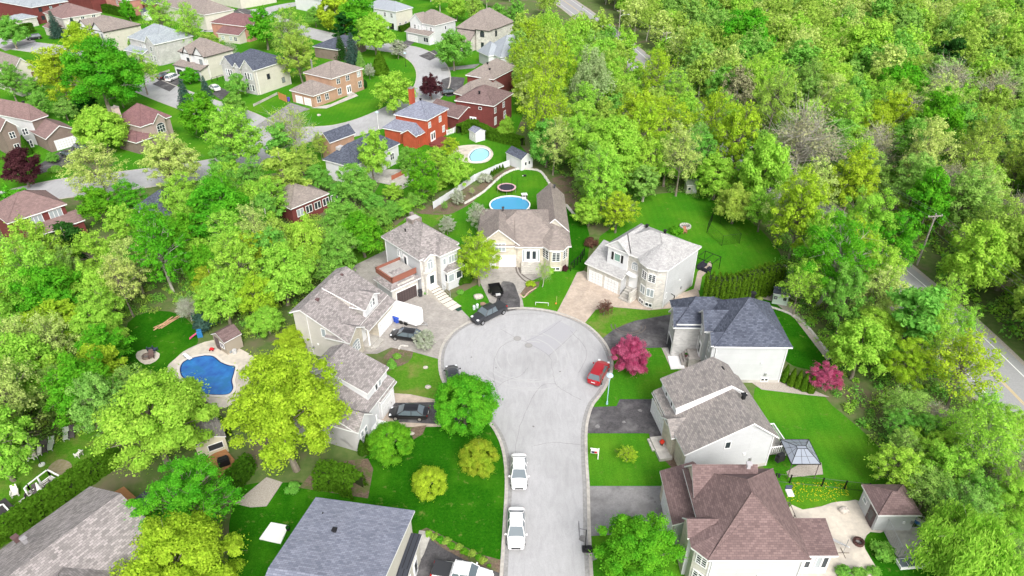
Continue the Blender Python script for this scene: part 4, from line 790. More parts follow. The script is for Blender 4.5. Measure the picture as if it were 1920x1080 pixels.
n14 = nb('house with dark slate roof and cream gable behind the feathery green tree', (607, 298), (660, 314), (748, 268), 4.2, BRED, WHITE, RSLATE, 7.2, fs='v0 u0'); fw(n14, z2=None, z1=1.4, side='v0', n=4)
x = nb('x', (605, 258), (618, 268), (660, 248), 4.4, WHITE, BTAN, RSLATE, 6.2, 'gu', fs='v0 u0'); absorb(n14, x)
n14.part('skylight', MB().box(2.2, 5.0, 5.9, 3.6, 6.0, 6.5), mat('skylight dome', (.45, .43, .42), .3))
n15 = nb('orange red brick house with blue grey hip roof and square chimney', (738, 214), (801, 226), (841, 203), 6.0, BORANGE, BORANGE, RBLUE, 8.6, fs='v0 u0'); n15.k.wins('v0', (1.3, n15.w * .62), 3.9, .9, 1.2); n15.k.wins('v0', (n15.w * .75,), 1.1, .9, 1.4); n15.k.door('v0', 2.4, .4, 1.8, 2.1, n=2); n15.chimney(n15.w * .62, n15.d - 1.4, 7.0, 10.6, 1.2, .9, BORANGE); n15.vent(n15.w * .5, n15.d * .5, 8.6, BLACK)
f = loc(n15, (787, 253), 3.1); x = n15.block(f[0] - .1, f[1], f[0] + 5.2, f[1] + 10.2, 3.1, 'hip', 5.1, fs='v0 u0'); x.door('u0', f[1] + 2.6, .1, 1.0, 2.1); x = n15.block(f[0] - 1.2, f[1] + .2, f[0] + 3.5, f[1] + 4.4, 3.1, 'gu', 4.3, fs='u0')
n15.part('deck', MB().box(.5, -3.4, 0, 5.6, .3, .45).box(-.2, -3.0, 0, .5, -.3, .25), WOODR)
n16 = nb('dark red brick house with red brown hip roof left of the tall yellow tree', (853, 187), (926, 199), (960, 174), 6.0, BRED, BRED, RRED, 8.8, fs='v0 u0'); n16.k.wins('v0', (1.4, n16.w * .55), 3.9, .9, 1.2); n16.k.wins('v0', (1.4, n16.w * .6), 1.1, 1.0, 1.7); n16.k.win('u0', 3.8, 4.6, .7, .5, 1, 1); n16.k.door('u0', n16.d * .55, .3, 1.6, 2.1, n=2)
x = nb('x', (818, 200), (859, 222), (878, 203), 3.2, BRED, BRED, RRED, 5.0, 'gv', fs='v0'); absorb(n16, x)
n16.vent(2.5, 5, 7.8, BLACK)
n17 = nb('red brick house with taupe roof partly behind the tall feathery tree', (870, 142), (925, 149), (975, 126), 5.6, BRED, BRED, RBROWN, 8.4, fs='v0 u0'); x = nb('x', (853, 173), (884, 183), (942, 160), 3.4, BRED, BRED, RBROWN, 6.2, fs='v0 u0'); absorb(n17, x); n17.vent(4, 4, 8.2, BLACK); n17.vent(2.5, 2.5, 7.2, BLACK)
n18 = nb('white stone house with steep brown grey roof and arched window at top', (856, 51), (915, 60), (962, 40), 6.4, STONEW, STONEW, RBROWN, 11.4, fs='v0 u0', trim=DTRIM); x = n18.block(-1.0, -1.0, 3.6, 4.5, 7.0, 'hip', 9.2, fs='u0 v0'); x.win('u0', 1.8, 4.8, 1.4, 1.3, 3, 2, arch=True, m=BLACK); x.win('u0', 1.8, 1.0, .9, 2.0, 2, 1, m=BLACK); n18.k.win('v0', 5.6, 4.0, 1.0, 1.6, 2, 2, m=BLACK)
x = n18.block(-4.0, 4.8, 1.0, n18.d - 1, 3.2, 'gv', 6.6, r=.999999, fs='u0'); n18.k.wins('u0', (7.5,), 1.0, 1, 1.5)
n19 = nb('cream house with taupe hip roof and white garage beyond the curving street', (771, 38), (815, 48), (853, 37), 6.2, SWHITE, WHITE, RBROWN, 9.8, fs='u0'); x = n19.block(-.4, n19.d - 6.5, 4, n19.d, 6.2, 'gu', 9.0, fs='u0'); x.wins('u0', (n19.d - 4.4, n19.d - 2.6), 4.0, .8, 1.3); x = n19.block(-2.4, .6, .5, n19.d + .3, 3.1, 'gv', 4.1, r=.999999); x.garage('u0', n19.d - 3.2, 4.4, 2.1); x.win('u0', 2.5, .9, 2.2, 1.4, 2, 1); n19.k.wins('u0', (2.2, 4.2), 4.0, .8, 1.2); n19.k.win('v0', n19.w * .5, 4.0, .6, 1.1, 1, 1)
n20 = nb('cream house with pale grey metal roof at the top centre', (690, 10), (742, 22), (766, 13), 6.6, SCREAM, WHITE, RSEAM, 9.0, fs='u0'); n20.k.wins('u0', (2.6, 6.0), 4.2, 1.0, 1.5); n20.k.wins('v0', (2.0, 5.0), 1.2, .9, 1.2); n20.k.garage('u0', 3.2, 2.8, 2.2, m=BLACK)
n21 = nb('white house with pale metal roof half hidden by the tall feathery tree', (872 + 36, 92), (938, 108), (1010, 96), 3.6, SWHITE, WHITE, RSEAM, 8.4, fs='v0 u0'); n21.block(-2.0, 4.0, 4.0, 11, 3.4, 'hip', 6.6)
n22 = nb('cream house with wide taupe roof near the top edge left of the bright tree', (300, 2), (382, 28), (430, 16), 5.6, SCREAM, SCREAM, RBROWN, 9.2, fs='v0')
n23 = nb('brown brick house with maroon roof left of the bright green maple', (400, 40), (463, 50), (500, 36), 5.2, BRED, BPINK, RMAROON, 7.8, fs='u0 v0'); n23.k.wins('u0', (4.5,), 3.4, 1.4, 1.0); x = n23.block(-3.6, 1, .4, 11, 3.0, 'gv', 4.6, r=.999999, fs='u0', wall=SCREAM, front=SCREAM); x.wins('u0', (3.0, 5.0, 8.5), .9, 1.2, 1.3)
n24 = nb('white house with pale roof above the streets at the top centre left', (560, -12), (620, 4), (668, -8), 5.6, SWHITE, WHITE, RSLATE, 8.0, fs='v0 u0'); n24.block(2, -3, 9, .4, 3.0, 'gu', 3.8, r=.999999).garage('v0', 5.5, 4.4, 2.1)
n25 = nb('brick house with grey slate roof peeking between the two dark spruces', (596, 84), (633, 94), (676, 74), 3.4, BRED, BBROWN, RSLATE, 5.6, fs='u0 v0'); n25.k.wins('v0', (2.2,), 1.0, 1.0, 1.3)
n26 = nb('pink brick house near the top edge beyond the dark clipped hedge', (180, -20), (232, 2), (270, -8), 6.0, BPINK, BPINK, RBROWN, 8.6, fs='u0 v0'); n26.k.wins('u0', (3, 7), 3.8, 1.1, 1.4); n26.k.wins('u0', (3, 7), .9, 1.1, 1.4)
n27 = nb('bright red house with white porch among trees at the top left', (262, -10), (278, 8), (330, 0), 5.8, BRED, BRED, RSLATE, 8.0, fs='u0 v0'); x = n27.block(-2.6, .3, .4, 7, 2.9, 'gv', 3.8, r=.999999, wall=WHITE, front=WHITE); x.wins('u0', (2, 4.6), .6, 1.2, 1.5)
n28 = nb('taupe roofed house at the top edge right of the cream wide roofed one', (380, -28), (448, -8), (500, -22), 5.2, SCREAM, SCREAM, RBROWN, 7.8, fs='')
n29 = nb('red brick house with grey roof at the top edge left of centre', (100, -26), (168, -2), (200, -14), 5.8, BRED, BRED, RSLATE, 8.0, fs='u0 v0')

def pipes(h, blk, L):
    for side, a in L: F = blk.fr(side); p, q = F(a, .06, .1), F(a, .06, 0); z = blk.zf(*F(a, -.1, 0)[:2]) - .35; h.part('downpipe', MB().bar(p, (p[0], p[1], z), .045, 0, 6), TRIM)
def wallbits(h, blk, side, a, z):
    b = MB(); F = blk.fr(side); blk.bx(b, F, a - .12, a + .12, .004, .12, z, z + .25); h.part('wall_vent', b, TRIM)
    b = MB(); blk.bx(b, F, a + .7, a + .95, .004, .14, 1.2, 1.6); h.part('electric_meter', b, GREYM)
pipes(E_, e1, (('v0', -.5), ('v0', -9.2))); wallbits(E_, e1, 'v0', -3.2, 3.2); wallbits(F_, f1, 'v0', -3.4, 2.2); pipes(F_, f1, (('v0', -.5),)); wallbits(D_, d1, 'v0', 4.5, 3.0); pipes(D_, d1, (('v0', 8.8), ('v0', .5))); pipes(G_, g1, (('v0', -.5), ('v0', -8.4))); wallbits(G_, g1, 'v0', -4, 2.8); pipes(Bh, b1, (('u0', 9.3),)); pipes(A, a, (('u0', 5.5),)); wallbits(A, a, 'u0', 4.5, 2.0); wallbits(K_, k1, 'v0', 3.0, 1.2)
for h_ in (n3, n5, n6): pipes(h_, h_.k, (('v0', .6), ('v0', h_.w - .6)))
for h_, bl, sides in ((E_, e1, 1), (D_, d1, 1), (F_, f1, 1), (G_, g1, 1)):
    b = MB(); bl.bx(b, bl.fr('v0'), min(bl.pl['u0'], bl.pl['u1']), max(bl.pl['u0'], bl.pl['u1']), .004, .03, 0, .45); h_.part('foundation', b, CONC)
# ---------------- vegetation ----------------
def quadmesh(name, C, N, size, asp, rs, ups=None, mats=None, mi=None):
    """N leaf quads at C facing N, sizes size*U"""
    n = len(C); rs_ = rs.normal(size=(n, 3))
    if ups is not None: rs_ = ups + rs_ * .35
    U = np.cross(N, rs_); U /= np.linalg.norm(U, axis=1, keepdims=True) + 1e-9; V = np.cross(N, U)
    s = (size * rs.uniform(.55, 1.35, n))[:, None] if np.isscalar(size) else size[:, None]
    a = s * asp
    P = np.empty((n, 4, 3)); sk = rs.uniform(.5, 1.0, (n, 1)) 
    P[:, 0] = C - V * a; P[:, 1] = C + U * s * sk; P[:, 2] = C + V * a; P[:, 3] = C - U * s * sk
    P[:, 2] += N * s * .35
    me = bpy.data.meshes.new(name); me.vertices.add(4 * n); me.vertices.foreach_set('co', P.astype(np.float32).ravel())
    me.loops.add(4 * n); me.loops.foreach_set('vertex_index', np.arange(4 * n, dtype=np.int32)); me.polygons.add(n); me.polygons.foreach_set('loop_start', np.arange(0, 4 * n, 4, dtype=np.int32))
    for m in (mats or [LF['green']]): me.materials.append(m)
    if mi is not None: me.polygons.foreach_set('material_index', mi.astype(np.int32))
    me.update(calc_edges=True); return me
def sph(rs, n):
    d = rs.normal(size=(n, 3)); return d / np.linalg.norm(d, axis=1, keepdims=True)
def crown_pts(rs, K, n, zc, rz, cr, lo=-.45, inner=.15, flat=1.0, shell=(.5, .95), top=1.0):
    d = sph(rs, K * 3); d = d[d[:, 2] > lo][:K]; K = len(d)
    k = rs.uniform(shell[0], shell[1], (K, 1)); inn = rs.random(K) < inner; k[inn] *= .55
    wid = 1 - .25 * np.clip(d[:, 2:3], 0, 1) * top
    cc = np.stack([d[:, 0] * k[:, 0] * wid[:, 0], d[:, 1] * k[:, 0] * wid[:, 0], zc + d[:, 2] * k[:, 0] * rz], 1)
    rad = cr * rs.uniform(.55, 1.35, K)
    n = int(n * NM[0]); j = rs.integers(0, K, n); e = sph(rs, n); e[:, 2] = np.where(rs.random(n) < .75, np.abs(e[:, 2]), e[:, 2]) * flat
    q = rs.random((n, 1)) ** .4
    C = cc[j] + e * rad[j][:, None] * q
    st = rs.random(n) < .07; ax = C - np.array([0, 0, zc]); C = np.where(st[:, None], C + ax * rs.uniform(.02, .16, (n, 1)), C)
    out = C - np.array([0, 0, zc * .8]); out /= np.linalg.norm(out, axis=1, keepdims=True)
    N = e * .8 + out * .4 + np.array([0, 0, .35]) + rs.normal(size=(n, 3)) * .5; N /= np.linalg.norm(N, axis=1, keepdims=True)
    return cc, C, N
def limbs(rs, cc, zb, tr, n=None, fork=None, sub=1, th=1.0):
    b = MB(); sel = rs.permutation(len(cc))[:n or len(cc)]; fork = fork or zb
    lean = rs.normal(size=2) * .04; T = Vector((lean[0], lean[1], fork)); b.path([(0, 0, 0), (lean[0] * .5, lean[1] * .5, fork * .5), tuple(T)], [tr * 1.25, tr, tr * .85], 0, 7)
    tz = max(c[2] for c in cc) * .8; top = Vector((lean[0] * 2, lean[1] * 2, tz)); b.path([tuple(T), tuple(T.lerp(top, .5)), tuple(top)], [tr * .8, tr * .5, tr * .15], 0, 6)
    for i in sel:
        e = Vector(cc[i]); s = T.lerp(top, max(0, min(.75, (e.z - fork) / max(.01, tz - fork) * .55))); m = s.lerp(e, .5) + Vector((0, 0, .06 - .04 * rs.random()))
        r0 = tr * .34 * th; b.path([tuple(s), tuple(m), tuple(e)], [r0, r0 * .6, r0 * .22], 0, 4)
        for _ in range(sub):
            f = m.lerp(e, .4) + Vector((0, 0, 0)); w = e + Vector(rs.normal(size=3) * (.26 if sub >= 9 else .14)); b.bar(tuple(f), tuple(w), r0 * .35, 0, 3, r0 * .12)
    return b
PROTO = {}
def proto(kind, v, f): PROTO.setdefault(kind, []).append(f)
NM = [1.0]
def mk(kind, seed):
    if kind.endswith('F'):
        NM[0] = 2.7; tm, (C, N, s, asp, up, q) = mk(kind[:-1], seed); NM[0] = 1.0; return tm, (C, N, s * .62, asp, up, q)
    rs = np.random.default_rng(seed)
    if kind == 'dense': cc, C, N = crown_pts(rs, 170, 26000, 1.05, .98, .17, lo=-.85, shell=(.76, .93)); tm = limbs(rs, cc, .3, .055, 14); s = .034
    elif kind == 'round': cc, C, N = crown_pts(rs, 140, 18000, 1.12, .95, .17, lo=-.8, inner=.25); tm = limbs(rs, cc, .35, .055, 22); s = .031
    elif kind == 'tall': cc, C, N = crown_pts(rs, 160, 19000, 1.45, 1.25, .165, lo=-.85, inner=.25); tm = limbs(rs, cc, .5, .055, 26); s = .031
    elif kind == 'loose': cc, C, N = crown_pts(rs, 180, 15500, 1.4, 1.2, .14, lo=-.85, inner=.3); tm = limbs(rs, cc, .45, .045, 90, sub=3, th=.8); s = .026
    elif kind == 'sparse': cc, C, N = crown_pts(rs, 160, 8500, 1.5, 1.2, .15, lo=-.75, inner=.3); tm = limbs(rs, cc, .5, .04, 70, sub=6, th=.7); s = .023
    elif kind == 'bare': cc, C, N = crown_pts(rs, 90, 2600, 1.4, 1.2, .22, lo=-.5, inner=.3); tm = limbs(rs, cc, .4, .045, 90, sub=10, th=.7); s = .024
    elif kind == 'plume':
        cc, C, N = crown_pts(rs, 70, 18000, 1.8, 1.45, .16, lo=-.6); s = .028; C[:, 2] += rs.uniform(-.15, .35, len(C)); tm = limbs(rs, cc, .5, .05, 40)
    elif kind == 'willow':
        cc, C, N = crown_pts(rs, 60, 30000, 1.12, .82, .26, lo=-.5); n = len(C); t = rs.random(n); out = C * np.array([1, 1, 0]); out /= np.linalg.norm(out, axis=1, keepdims=True) + 1e-6
        C[:, 2] -= t * .42; C += out * (.10 * np.sqrt(t))[:, None]; N = out * .6 + rs.normal(size=(n, 3)) * .5; N[:, 2] = np.abs(N[:, 2]) * .5; N /= np.linalg.norm(N, axis=1, keepdims=True); tm = limbs(rs, cc, .4, .06, 30)
        return tm, (C, N, .019, 3.2, np.tile([0, 0, -1.0], (n, 1)), None)
    elif kind == 'bush':
        cc, C, N = crown_pts(rs, 35, 3800, .42, .55, .32, lo=-.5, top=0); s = .07; tm = MB()
        for i in range(6): tm.bar((0, 0, 0), (rs.normal() * .3, rs.normal() * .3, .5), .03, 0, 4, .01)
        C[:, 2] = np.maximum(C[:, 2], .03)
    elif kind == 'ball':
        n = 4200; d = sph(rs, n); C = d * (1 + rs.normal(size=(n, 1)) * .03) * np.array([1, 1, .85]) + np.array([0, 0, .72]); C[:, 2] = np.maximum(C[:, 2], .02); N = d + rs.normal(size=(n, 3)) * .35; N /= np.linalg.norm(N, axis=1, keepdims=True); s = .07; tm = MB().bar((0, 0, 0), (0, 0, .9), .05, 0, 6); tm.ell((0, 0, .72), (.85, .85, .7), 0, 10, 6)
    elif kind == 'cone': # columnar cedar, unit radius, height 5
        n = 5200; t = rs.random(n) ** .8; a = rs.uniform(0, 2 * PI, n); rr = np.minimum(1, (t + .1) * 5) * (1 - t ** 1.35) ** .9 * (1 + .08 * np.sin(a * 7 + t * 9)) + rs.normal(size=n) * .04
        C = np.stack([rr * np.cos(a), rr * np.sin(a), t * 5], 1); N = np.stack([np.cos(a), np.sin(a), .3 + 0 * a], 1) + rs.normal(size=(n, 3)) * .3; N /= np.linalg.norm(N, axis=1, keepdims=True); s = .16
        tm = MB().bar((0, 0, 0), (0, 0, 4.2), .12, 0, 6, .03); tm.ell((0, 0, 1.7), (.6, .6, 1.6), 0, 10, 8)
        return tm, (C, N, s, 1.5, np.tile([0, 0, -1.0], (n, 1)), None)
    elif kind == 'spruce': # unit base radius, height 3.4
        C = []; N = []; tm = MB().bar((0, 0, 0), (0, 0, 3.35), .06, 0, 6, .01)
        lv = 17
        for i in range(lv):
            z = .25 + 3.0 * i / lv; r = (1 - i / lv) ** .85 * 1.0 + .04; nb_ = max(6, int(15 * r + 4))
            for k in range(nb_):
                a = 2 * PI * (k + rs.random() * .7) / nb_; L = r * rs.uniform(.8, 1.1); tm.bar((0, 0, z + .1), (L * math.cos(a), L * math.sin(a), z - .12 * r), .012, 0, 3, .004)
                m = int(34 * L) + 6
                for q in rs.random(m) ** .7:
                    w = (rs.random() - .5) * .30 * (1.1 - q) * 1.3; C.append((L * q * math.cos(a) - w * math.sin(a), L * q * math.sin(a) + w * math.cos(a), z + .1 - (.22 * r) * q ** 1.3 + rs.normal() * .02 + .05 * q * q)); N.append((math.cos(a) * .45 + rs.normal() * .25, math.sin(a) * .45 + rs.normal() * .25, .8))
        C = np.array(C); N = np.array(N); N /= np.linalg.norm(N, axis=1, keepdims=True); return tm, (C, N, .055, 1.4, None, None)
    elif kind == 'pine':
        cc = []; tm = MB().path([(0, 0, 0), (.05, 0, 1.3), (0, .05, 2.7)], [.07, .055, .015], 0, 7)
        for i in range(26):
            z = .7 + 1.9 * i / 26; a = rs.uniform(0, 2 * PI); L = (1.05 - .28 * (z - .7)) * rs.uniform(.5, 1); e = (L * math.cos(a), L * math.sin(a), z + .1); tm.bar((0, 0, z - .1), e, .022, 0, 4, .008)
            for q in (1, .75, .5): cc.append((e[0] * q + rs.normal() * .05, e[1] * q + rs.normal() * .05, z + .1 * q, .28 * rs.uniform(.7, 1.2)))
        cc = np.array(cc); n = 7500; j = rs.integers(0, len(cc), n); e = sph(rs, n); C = cc[j, :3] + e * cc[j, 3:] * np.array([1, 1, .45]) * rs.random((n, 1)) ** .4
        N = e * .5 + np.array([0, 0, .7]) + rs.normal(size=(n, 3)) * .4; N /= np.linalg.norm(N, axis=1, keepdims=True); return tm, (C, N, .05, 1.5, None, None)
    return tm, (C, N, s, 1.25, None, None)
NV = {'dense': 2, 'round': 4, 'tall': 4, 'loose': 4, 'sparse': 3, 'bare': 2, 'plume': 2, 'willow': 1, 'bush': 3, 'ball': 1, 'cone': 2, 'spruce': 2, 'pine': 3}
CACHE = {}
def tree_meshes(kind, v):
    if (kind, v) not in CACHE:
        tm, (C, N, s, asp, up, _) = mk(kind, 100 * len(kind) + 17 * v + ord(kind[0]))
        o = tm.build('trunk', BARK); tme = o.data; bpy.data.objects.remove(o)
        cme = quadmesh('crown', C, N, s, asp, np.random.default_rng(v), up)
        CACHE[(kind, v)] = (tme, cme, C, N, s, asp)
    return CACHE[(kind, v)]
NAMES = {'spruce': 'spruce_tree', 'pine': 'pine_tree', 'willow': 'willow_tree', 'bush': 'shrub', 'ball': 'shrub', 'cone': 'cedar', 'bare': 'bare_tree'}
TREES = []
trnd = random.Random(77)
def tree(x, y, r, kind, col, label=None, hz=1.0, pale=False, group=None, v=None, fine=False):
    v = trnd.randrange(NV[kind]) if v is None else v
    tme, cme = tree_meshes(kind + ('F' if fine else ''), v % 2 if fine else v)[:2]
    nm = NAMES.get(kind, 'tree'); root = thing(nm, (x, y, 0), trnd.uniform(0, 6.28), label, 'shrub' if kind in ('bush', 'ball') else ('cedar' if kind == 'cone' else 'tree'), group)
    q = trnd.uniform(.88, 1.14) if kind in ('round', 'tall', 'loose', 'sparse', 'bare') else 1.0; root.scale = (r * q, r / q, r * hz)
    if kind in ('round', 'tall', 'loose', 'sparse', 'bare'): root.rotation_euler = (trnd.uniform(-.09, .09), trnd.uniform(-.09, .09), root.rotation_euler[2])
    for n, me, m in (('trunk' if kind not in ('bush', 'ball') else 'stems', tme, (BARKP if pale or kind == 'bare' else BARK) if kind not in ('ball', 'cone') else mat('inner foliage twigs', (.03, .05, .012), .95)), ('crown' if kind not in ('bush', 'ball', 'cone') else 'foliage', cme, LF[col])):
        o = bpy.data.objects.new(n, me); COL.objects.link(o); o.parent = root; o.material_slots[0].link = 'OBJECT'; o.material_slots[0].material = m
    TREES.append((root, x, y, r, kind, col, hz)); return root
ZC = {'dense': 1.05, 'round': 1.12, 'tall': 1.45, 'loose': 1.4, 'sparse': 1.5, 'bare': 1.4, 'plume': 1.8, 'willow': 1.05, 'bush': .45, 'ball': .72, 'cone': 2.5, 'spruce': 1.5, 'pine': 1.6}
def tpx(px, py, rpx, kind, col, label=None, hz=1.0, **k):
    fine = kind in ('round', 'tall', 'loose', 'dense') and rpx >= (30 if py > 560 else 62)
    """crown centred where the photo shows it, radius rpx photo pixels: solved to a place on the ground"""
    z = 5.0
    for _ in range(6):
        r = rpx / ppm(px, py, z); z = ZC[kind] * r * hz
    x, y = g(px, py, z); return tree(x, y, r, kind, col, label, hz, fine=fine, **k)
T = tpx
# prominent trees, one by one
T(872, 757, 61, 'dense', 'bright', 'large round bright green maple overhanging the street edge, in front of the black sedan')
T(732, 830, 42, 'dense', 'bright', 'compact round bright green tree beside two dark cedars')
T(899, 858, 37, 'dense', 'orange', 'small yellow orange tinged tree nearest the kerb', hz=.95)
T(805, 905, 33, 'dense', 'yellow', 'smallest yellow green tree alone in the middle of the big lawn', hz=.95)
T(530, 775, 112, 'tall', 'yellow', 'very large yellow green maple covering the pale house', hz=.95, v=1)
T(285, 790, 105, 'round', 'lime', 'large lime green tree between the pool and the cream garden house')
T(345, 935, 92, 'loose', 'bright', 'feathery mid green tree just above the bushy yellow green one at bottom left', hz=.9)
T(345, 1050, 112, 'round', 'yellow', 'bushy yellow green tree cut by the bottom edge beside the brown roof', hz=.9)
T(1200, 1025, 84, 'round', 'bright', 'bright green tree in front of the large red brown roofed house', hz=.85)
T(1181, 664, 43, 'round', 'magenta', 'magenta blossoming crabapple between the red car and slate roofed house', hz=.8)
T(1550, 704, 34, 'loose', 'magenta', 'magenta flowering shrub at the corner of the stone path', hz=.7)
T(1133, 575, 17, 'sparse', 'rust', 'small reddish brown tree at the tip of the patchy lawn', hz=.8)
T(795, 636, 25, 'loose', 'white', 'small white blossoming tree on the driveway edge beside the black car', hz=.6)
T(897, 478, 42, 'sparse', 'yellow', 'slender yellow green tree before the long stone house and the white one', hz=1.1)
T(897, 482, 40, 'loose', 'yellow', 'fuller yellow green tree right beside the slender one at the dark trailer', hz=1.0)
T(1018, 510, 16, 'bare', 'olive', 'thin nearly bare young tree on the lawn before the long stone house', hz=1.5)
T(1177, 850, 20, 'sparse', 'yellow', 'thin yellow green sapling on the lawn behind the for sale sign', hz=.7)
T(1815, 1030, 84, 'willow', 'lime', 'weeping willow in the bottom right corner')
T(388, 598, 28, 'bush', 'blue', 'blue green pine bush above the pool shed', hz=1.1); T(352, 577, 22, 'bare', 'white', 'small white flowering tree above the pile of planks'); T(352, 577, 19, 'sparse', 'white', 'denser white flowering small tree entwined with its neighbour above the planks')
T(398, 535, 38, 'pine', 'orange', 'orange tinted soft pine above the dark lawn with the planks', hz=.8)
T(500, 600, 36, 'round', 'lime', 'lime green tree between the pool shed and the long dormer house', hz=.8); T(545, 640, 34, 'round', 'yellow', 'yellow green tree touching the wall of the house with the long dormer', hz=.9); T(515, 500, 15, 'spruce', 'blue', 'small pale blue spruce near the garden arbour')
T(610, 510, 26, 'loose', 'green', 'mid green young tree left of the rear paved yard', hz=1.0)
T(648, 412, 46, 'round', 'green', 'rounded mid green tree left of the brush hedge behind the terrace house', hz=.95)
T(410, 400, 58, 'tall', 'bright', 'tall bright green maple left of the red brick bungalow', hz=1.0)
T(480, 430, 36, 'sparse', 'pale', 'tall pale thin tree in front of the red brick bungalow', hz=1.4); T(530, 330, 44, 'pine', 'olive', 'olive pine with orange tufts right of the pale street', hz=1.0)
T(545, 250, 50, 'bare', 'olive', 'large nearly bare tree in front of the corner lawn', hz=.9); T(520, 270, 34, 'pine', 'green', 'green pine left of the nearly bare tree by the corner lawn', hz=1.0)
T(185, 140, 72, 'round', 'bright', 'largest bright green maple in the upper left', hz=1.0); T(110, 135, 48, 'loose', 'yellow', 'yellow green maple growing into the largest bright maple in the upper left'); T(155, 75, 34, 'round', 'yellow', 'yellow crown showing above the largest bright maple')
T(188, 243, 46, 'dense', 'lime', 'rounded lime green tree between the maroon roof and the two black cars', hz=.95)
T(263, 130, 32, 'sparse', 'lime', 'open lime tree with visible branches beside the side street', hz=1.0)
T(345, 178, 17, 'spruce', 'blue', 'dark blue spruce at the kerb between the white minivan and white car', hz=1.0); T(385, 165, 12, 'spruce', 'blue', 'smaller thin spruce just right of the one at the kerb', hz=1.1); T(102, 48, 15, 'spruce', 'blue', 'tall blue spruce in front of the dusty pink roofed house'); T(140, 55, 12, 'spruce', 'blue', 'narrower blue spruce right of the tall one by the dusty pink roof'); T(638, 88, 13, 'spruce', 'dark', 'dark spruce left of its paler twin behind the tan brick house', hz=1.2); T(660, 96, 19, 'spruce', 'blue', 'paler blue spruce of the pair behind the tan brick house', hz=1.0); T(676, 120, 14, 'spruce', 'dull', 'dull spruce right of the blue one behind the tan brick house')
T(443, 160, 22, 'round', 'green', 'small pyramid shaped green tree before the slate roofed gabled house', hz=1.0); T(353, 140, 19, 'round', 'bright', 'small bright green tree at the corner of the porch by the white minivan', hz=.8)
T(495, 52, 36, 'round', 'bright', 'bright dense green maple right of the small maroon roofed house'); T(545, 60, 40, 'sparse', 'olive', 'thin tall olive tree right of the bright dense maple at the top'); T(560, 105, 40, 'loose', 'olive', 'olive tree behind the tan brick house garage')
T(628, 22, 34, 'dense', 'yellow', 'vivid yellow green round tree at the top centre'); T(668, 32, 40, 'round', 'bright', 'deep green tree right of the vivid yellow one at the top'); T(645, 50, 22, 'pine', 'dark', 'dark soft pine below the vivid yellow tree')
T(702, 62, 38, 'round', 'lime', 'pale lime tree left of the pale metal roofed house'); T(745, 90, 20, 'loose', 'white', 'round whitish flowering tree beside the curving street', hz=.7); T(712, 118, 15, 'cone', 'hedge', 'pointed green cedar tree on the corner lawn', hz=.55); T(692, 132, 11, 'loose', 'white', 'narrow white flowering shrub at the end of the tan brick house', hz=1.1); T(680, 158, 8, 'ball', 'dark', 'dark clipped shrub at the corner of the tan brick house', hz=1.3)
T(735, 172, 44, 'round', 'lime', 'broad lime green tree on the inner corner of the street', hz=.85)
T(808, 160, 24, 'round', 'burgundy', 'dark burgundy tree beside the street above the brick chimney'); T(38, 312, 38, 'round', 'burgundy', 'burgundy tree at the left edge below the brown brick house')
T(850, 92, 36, 'round', 'green', 'bright green open tree between lawns across the curving street'); T(790, 60, 8, 'round', 'green', 'tiny green tree on the lawn before the white garage', hz=.9); T(97, 295, 13, 'round', 'green', 'tiny green tree beside the driveway of the two black cars', hz=.8); T(103, 318, 11, 'bush', 'green', 'low green shrub under the tiny tree by the black cars')
T(180, 318, 58, 'sparse', 'pale', 'pale open tree with visible branches beside the lower street', hz=.85); T(312, 300, 56, 'loose', 'pale', 'large pale green tree overhanging the lower street', hz=.85); T(375, 215, 44, 'round', 'bright', 'vivid green tree right of the maroon roof'); T(430, 255, 56, 'loose', 'lime', 'lime tree between vivid green tree and the street junction'); T(440, 200, 26, 'round', 'green', 'green tree at the left of the street junction')
T(20, 60, 28, 'round', 'green', 'green tree at the left edge before the top left corner house'); T(15, 150, 30, 'loose', 'green', 'green tree cut by the left edge above the dusty pink roofs'); T(28, 385, 44, 'round', 'bright', 'bright green tree hiding the left part of the lowest red brick house')
T(40, 52, 8, 'ball', 'hedge'  , 'clipped green shrub in front of the top left corner house') if 0 else None
T(695, 290, 34, 'tall', 'lime', 'tall narrow yellow green tree over the dark slate roof', hz=1.2); T(660, 345, 40, 'round', 'green', 'green tree in front of the dark slate roofed house'); T(790, 330, 38, 'loose', 'bright', 'feathery bright green tree left of the pale pool', hz=1.1); T(845, 275, 18, 'loose', 'yellow', 'small yellow green tree at the end of the red deck'); T(860, 320, 34, 'round', 'lime', 'lime tree below the pale pool')
T(835, 395, 17, 'sparse', 'white', 'white blossom tree above the round bush behind terrace house') if 0 else None
T(856, 368, 16, 'loose', 'white', 'white blossoming tree against the white fence', hz=.8); T(910, 335, 14, 'bush', 'white', 'low white blossoming shrub beside the trampoline'); T(895, 405, 26, 'sparse', 'white', 'white flecked tree left of the round pool', hz=.9); T(838, 420, 18, 'loose', 'white', 'white flecked small tree right of the skylight roof', hz=.9); T(885, 358, 7, 'bare', 'olive', 'tiny bare fruit tree on the brown soil bed'); T(832, 385, 8, 'sparse', 'green', 'tiny leafy tree at the left end of the brown soil bed')
T(947, 238, 17, 'round', 'lime', 'slender tree with pale trunk on the lawn right of the white shed', hz=1.4); T(1015, 195, 48, 'sparse', 'yellow', 'tall feathery yellow green poplar right of the dark red brick house', hz=1.5); T(1035, 130, 50, 'sparse', 'yellow', 'tall airy yellow green tree behind the feathery poplar', hz=1.3); T(1108, 165, 46, 'plume', 'silver', 'silvery green poplar left of the highway', hz=1.0); T(1025, 265, 36, 'round', 'green', 'green tree with a dark trunk behind the white edged lawn', hz=1.3)
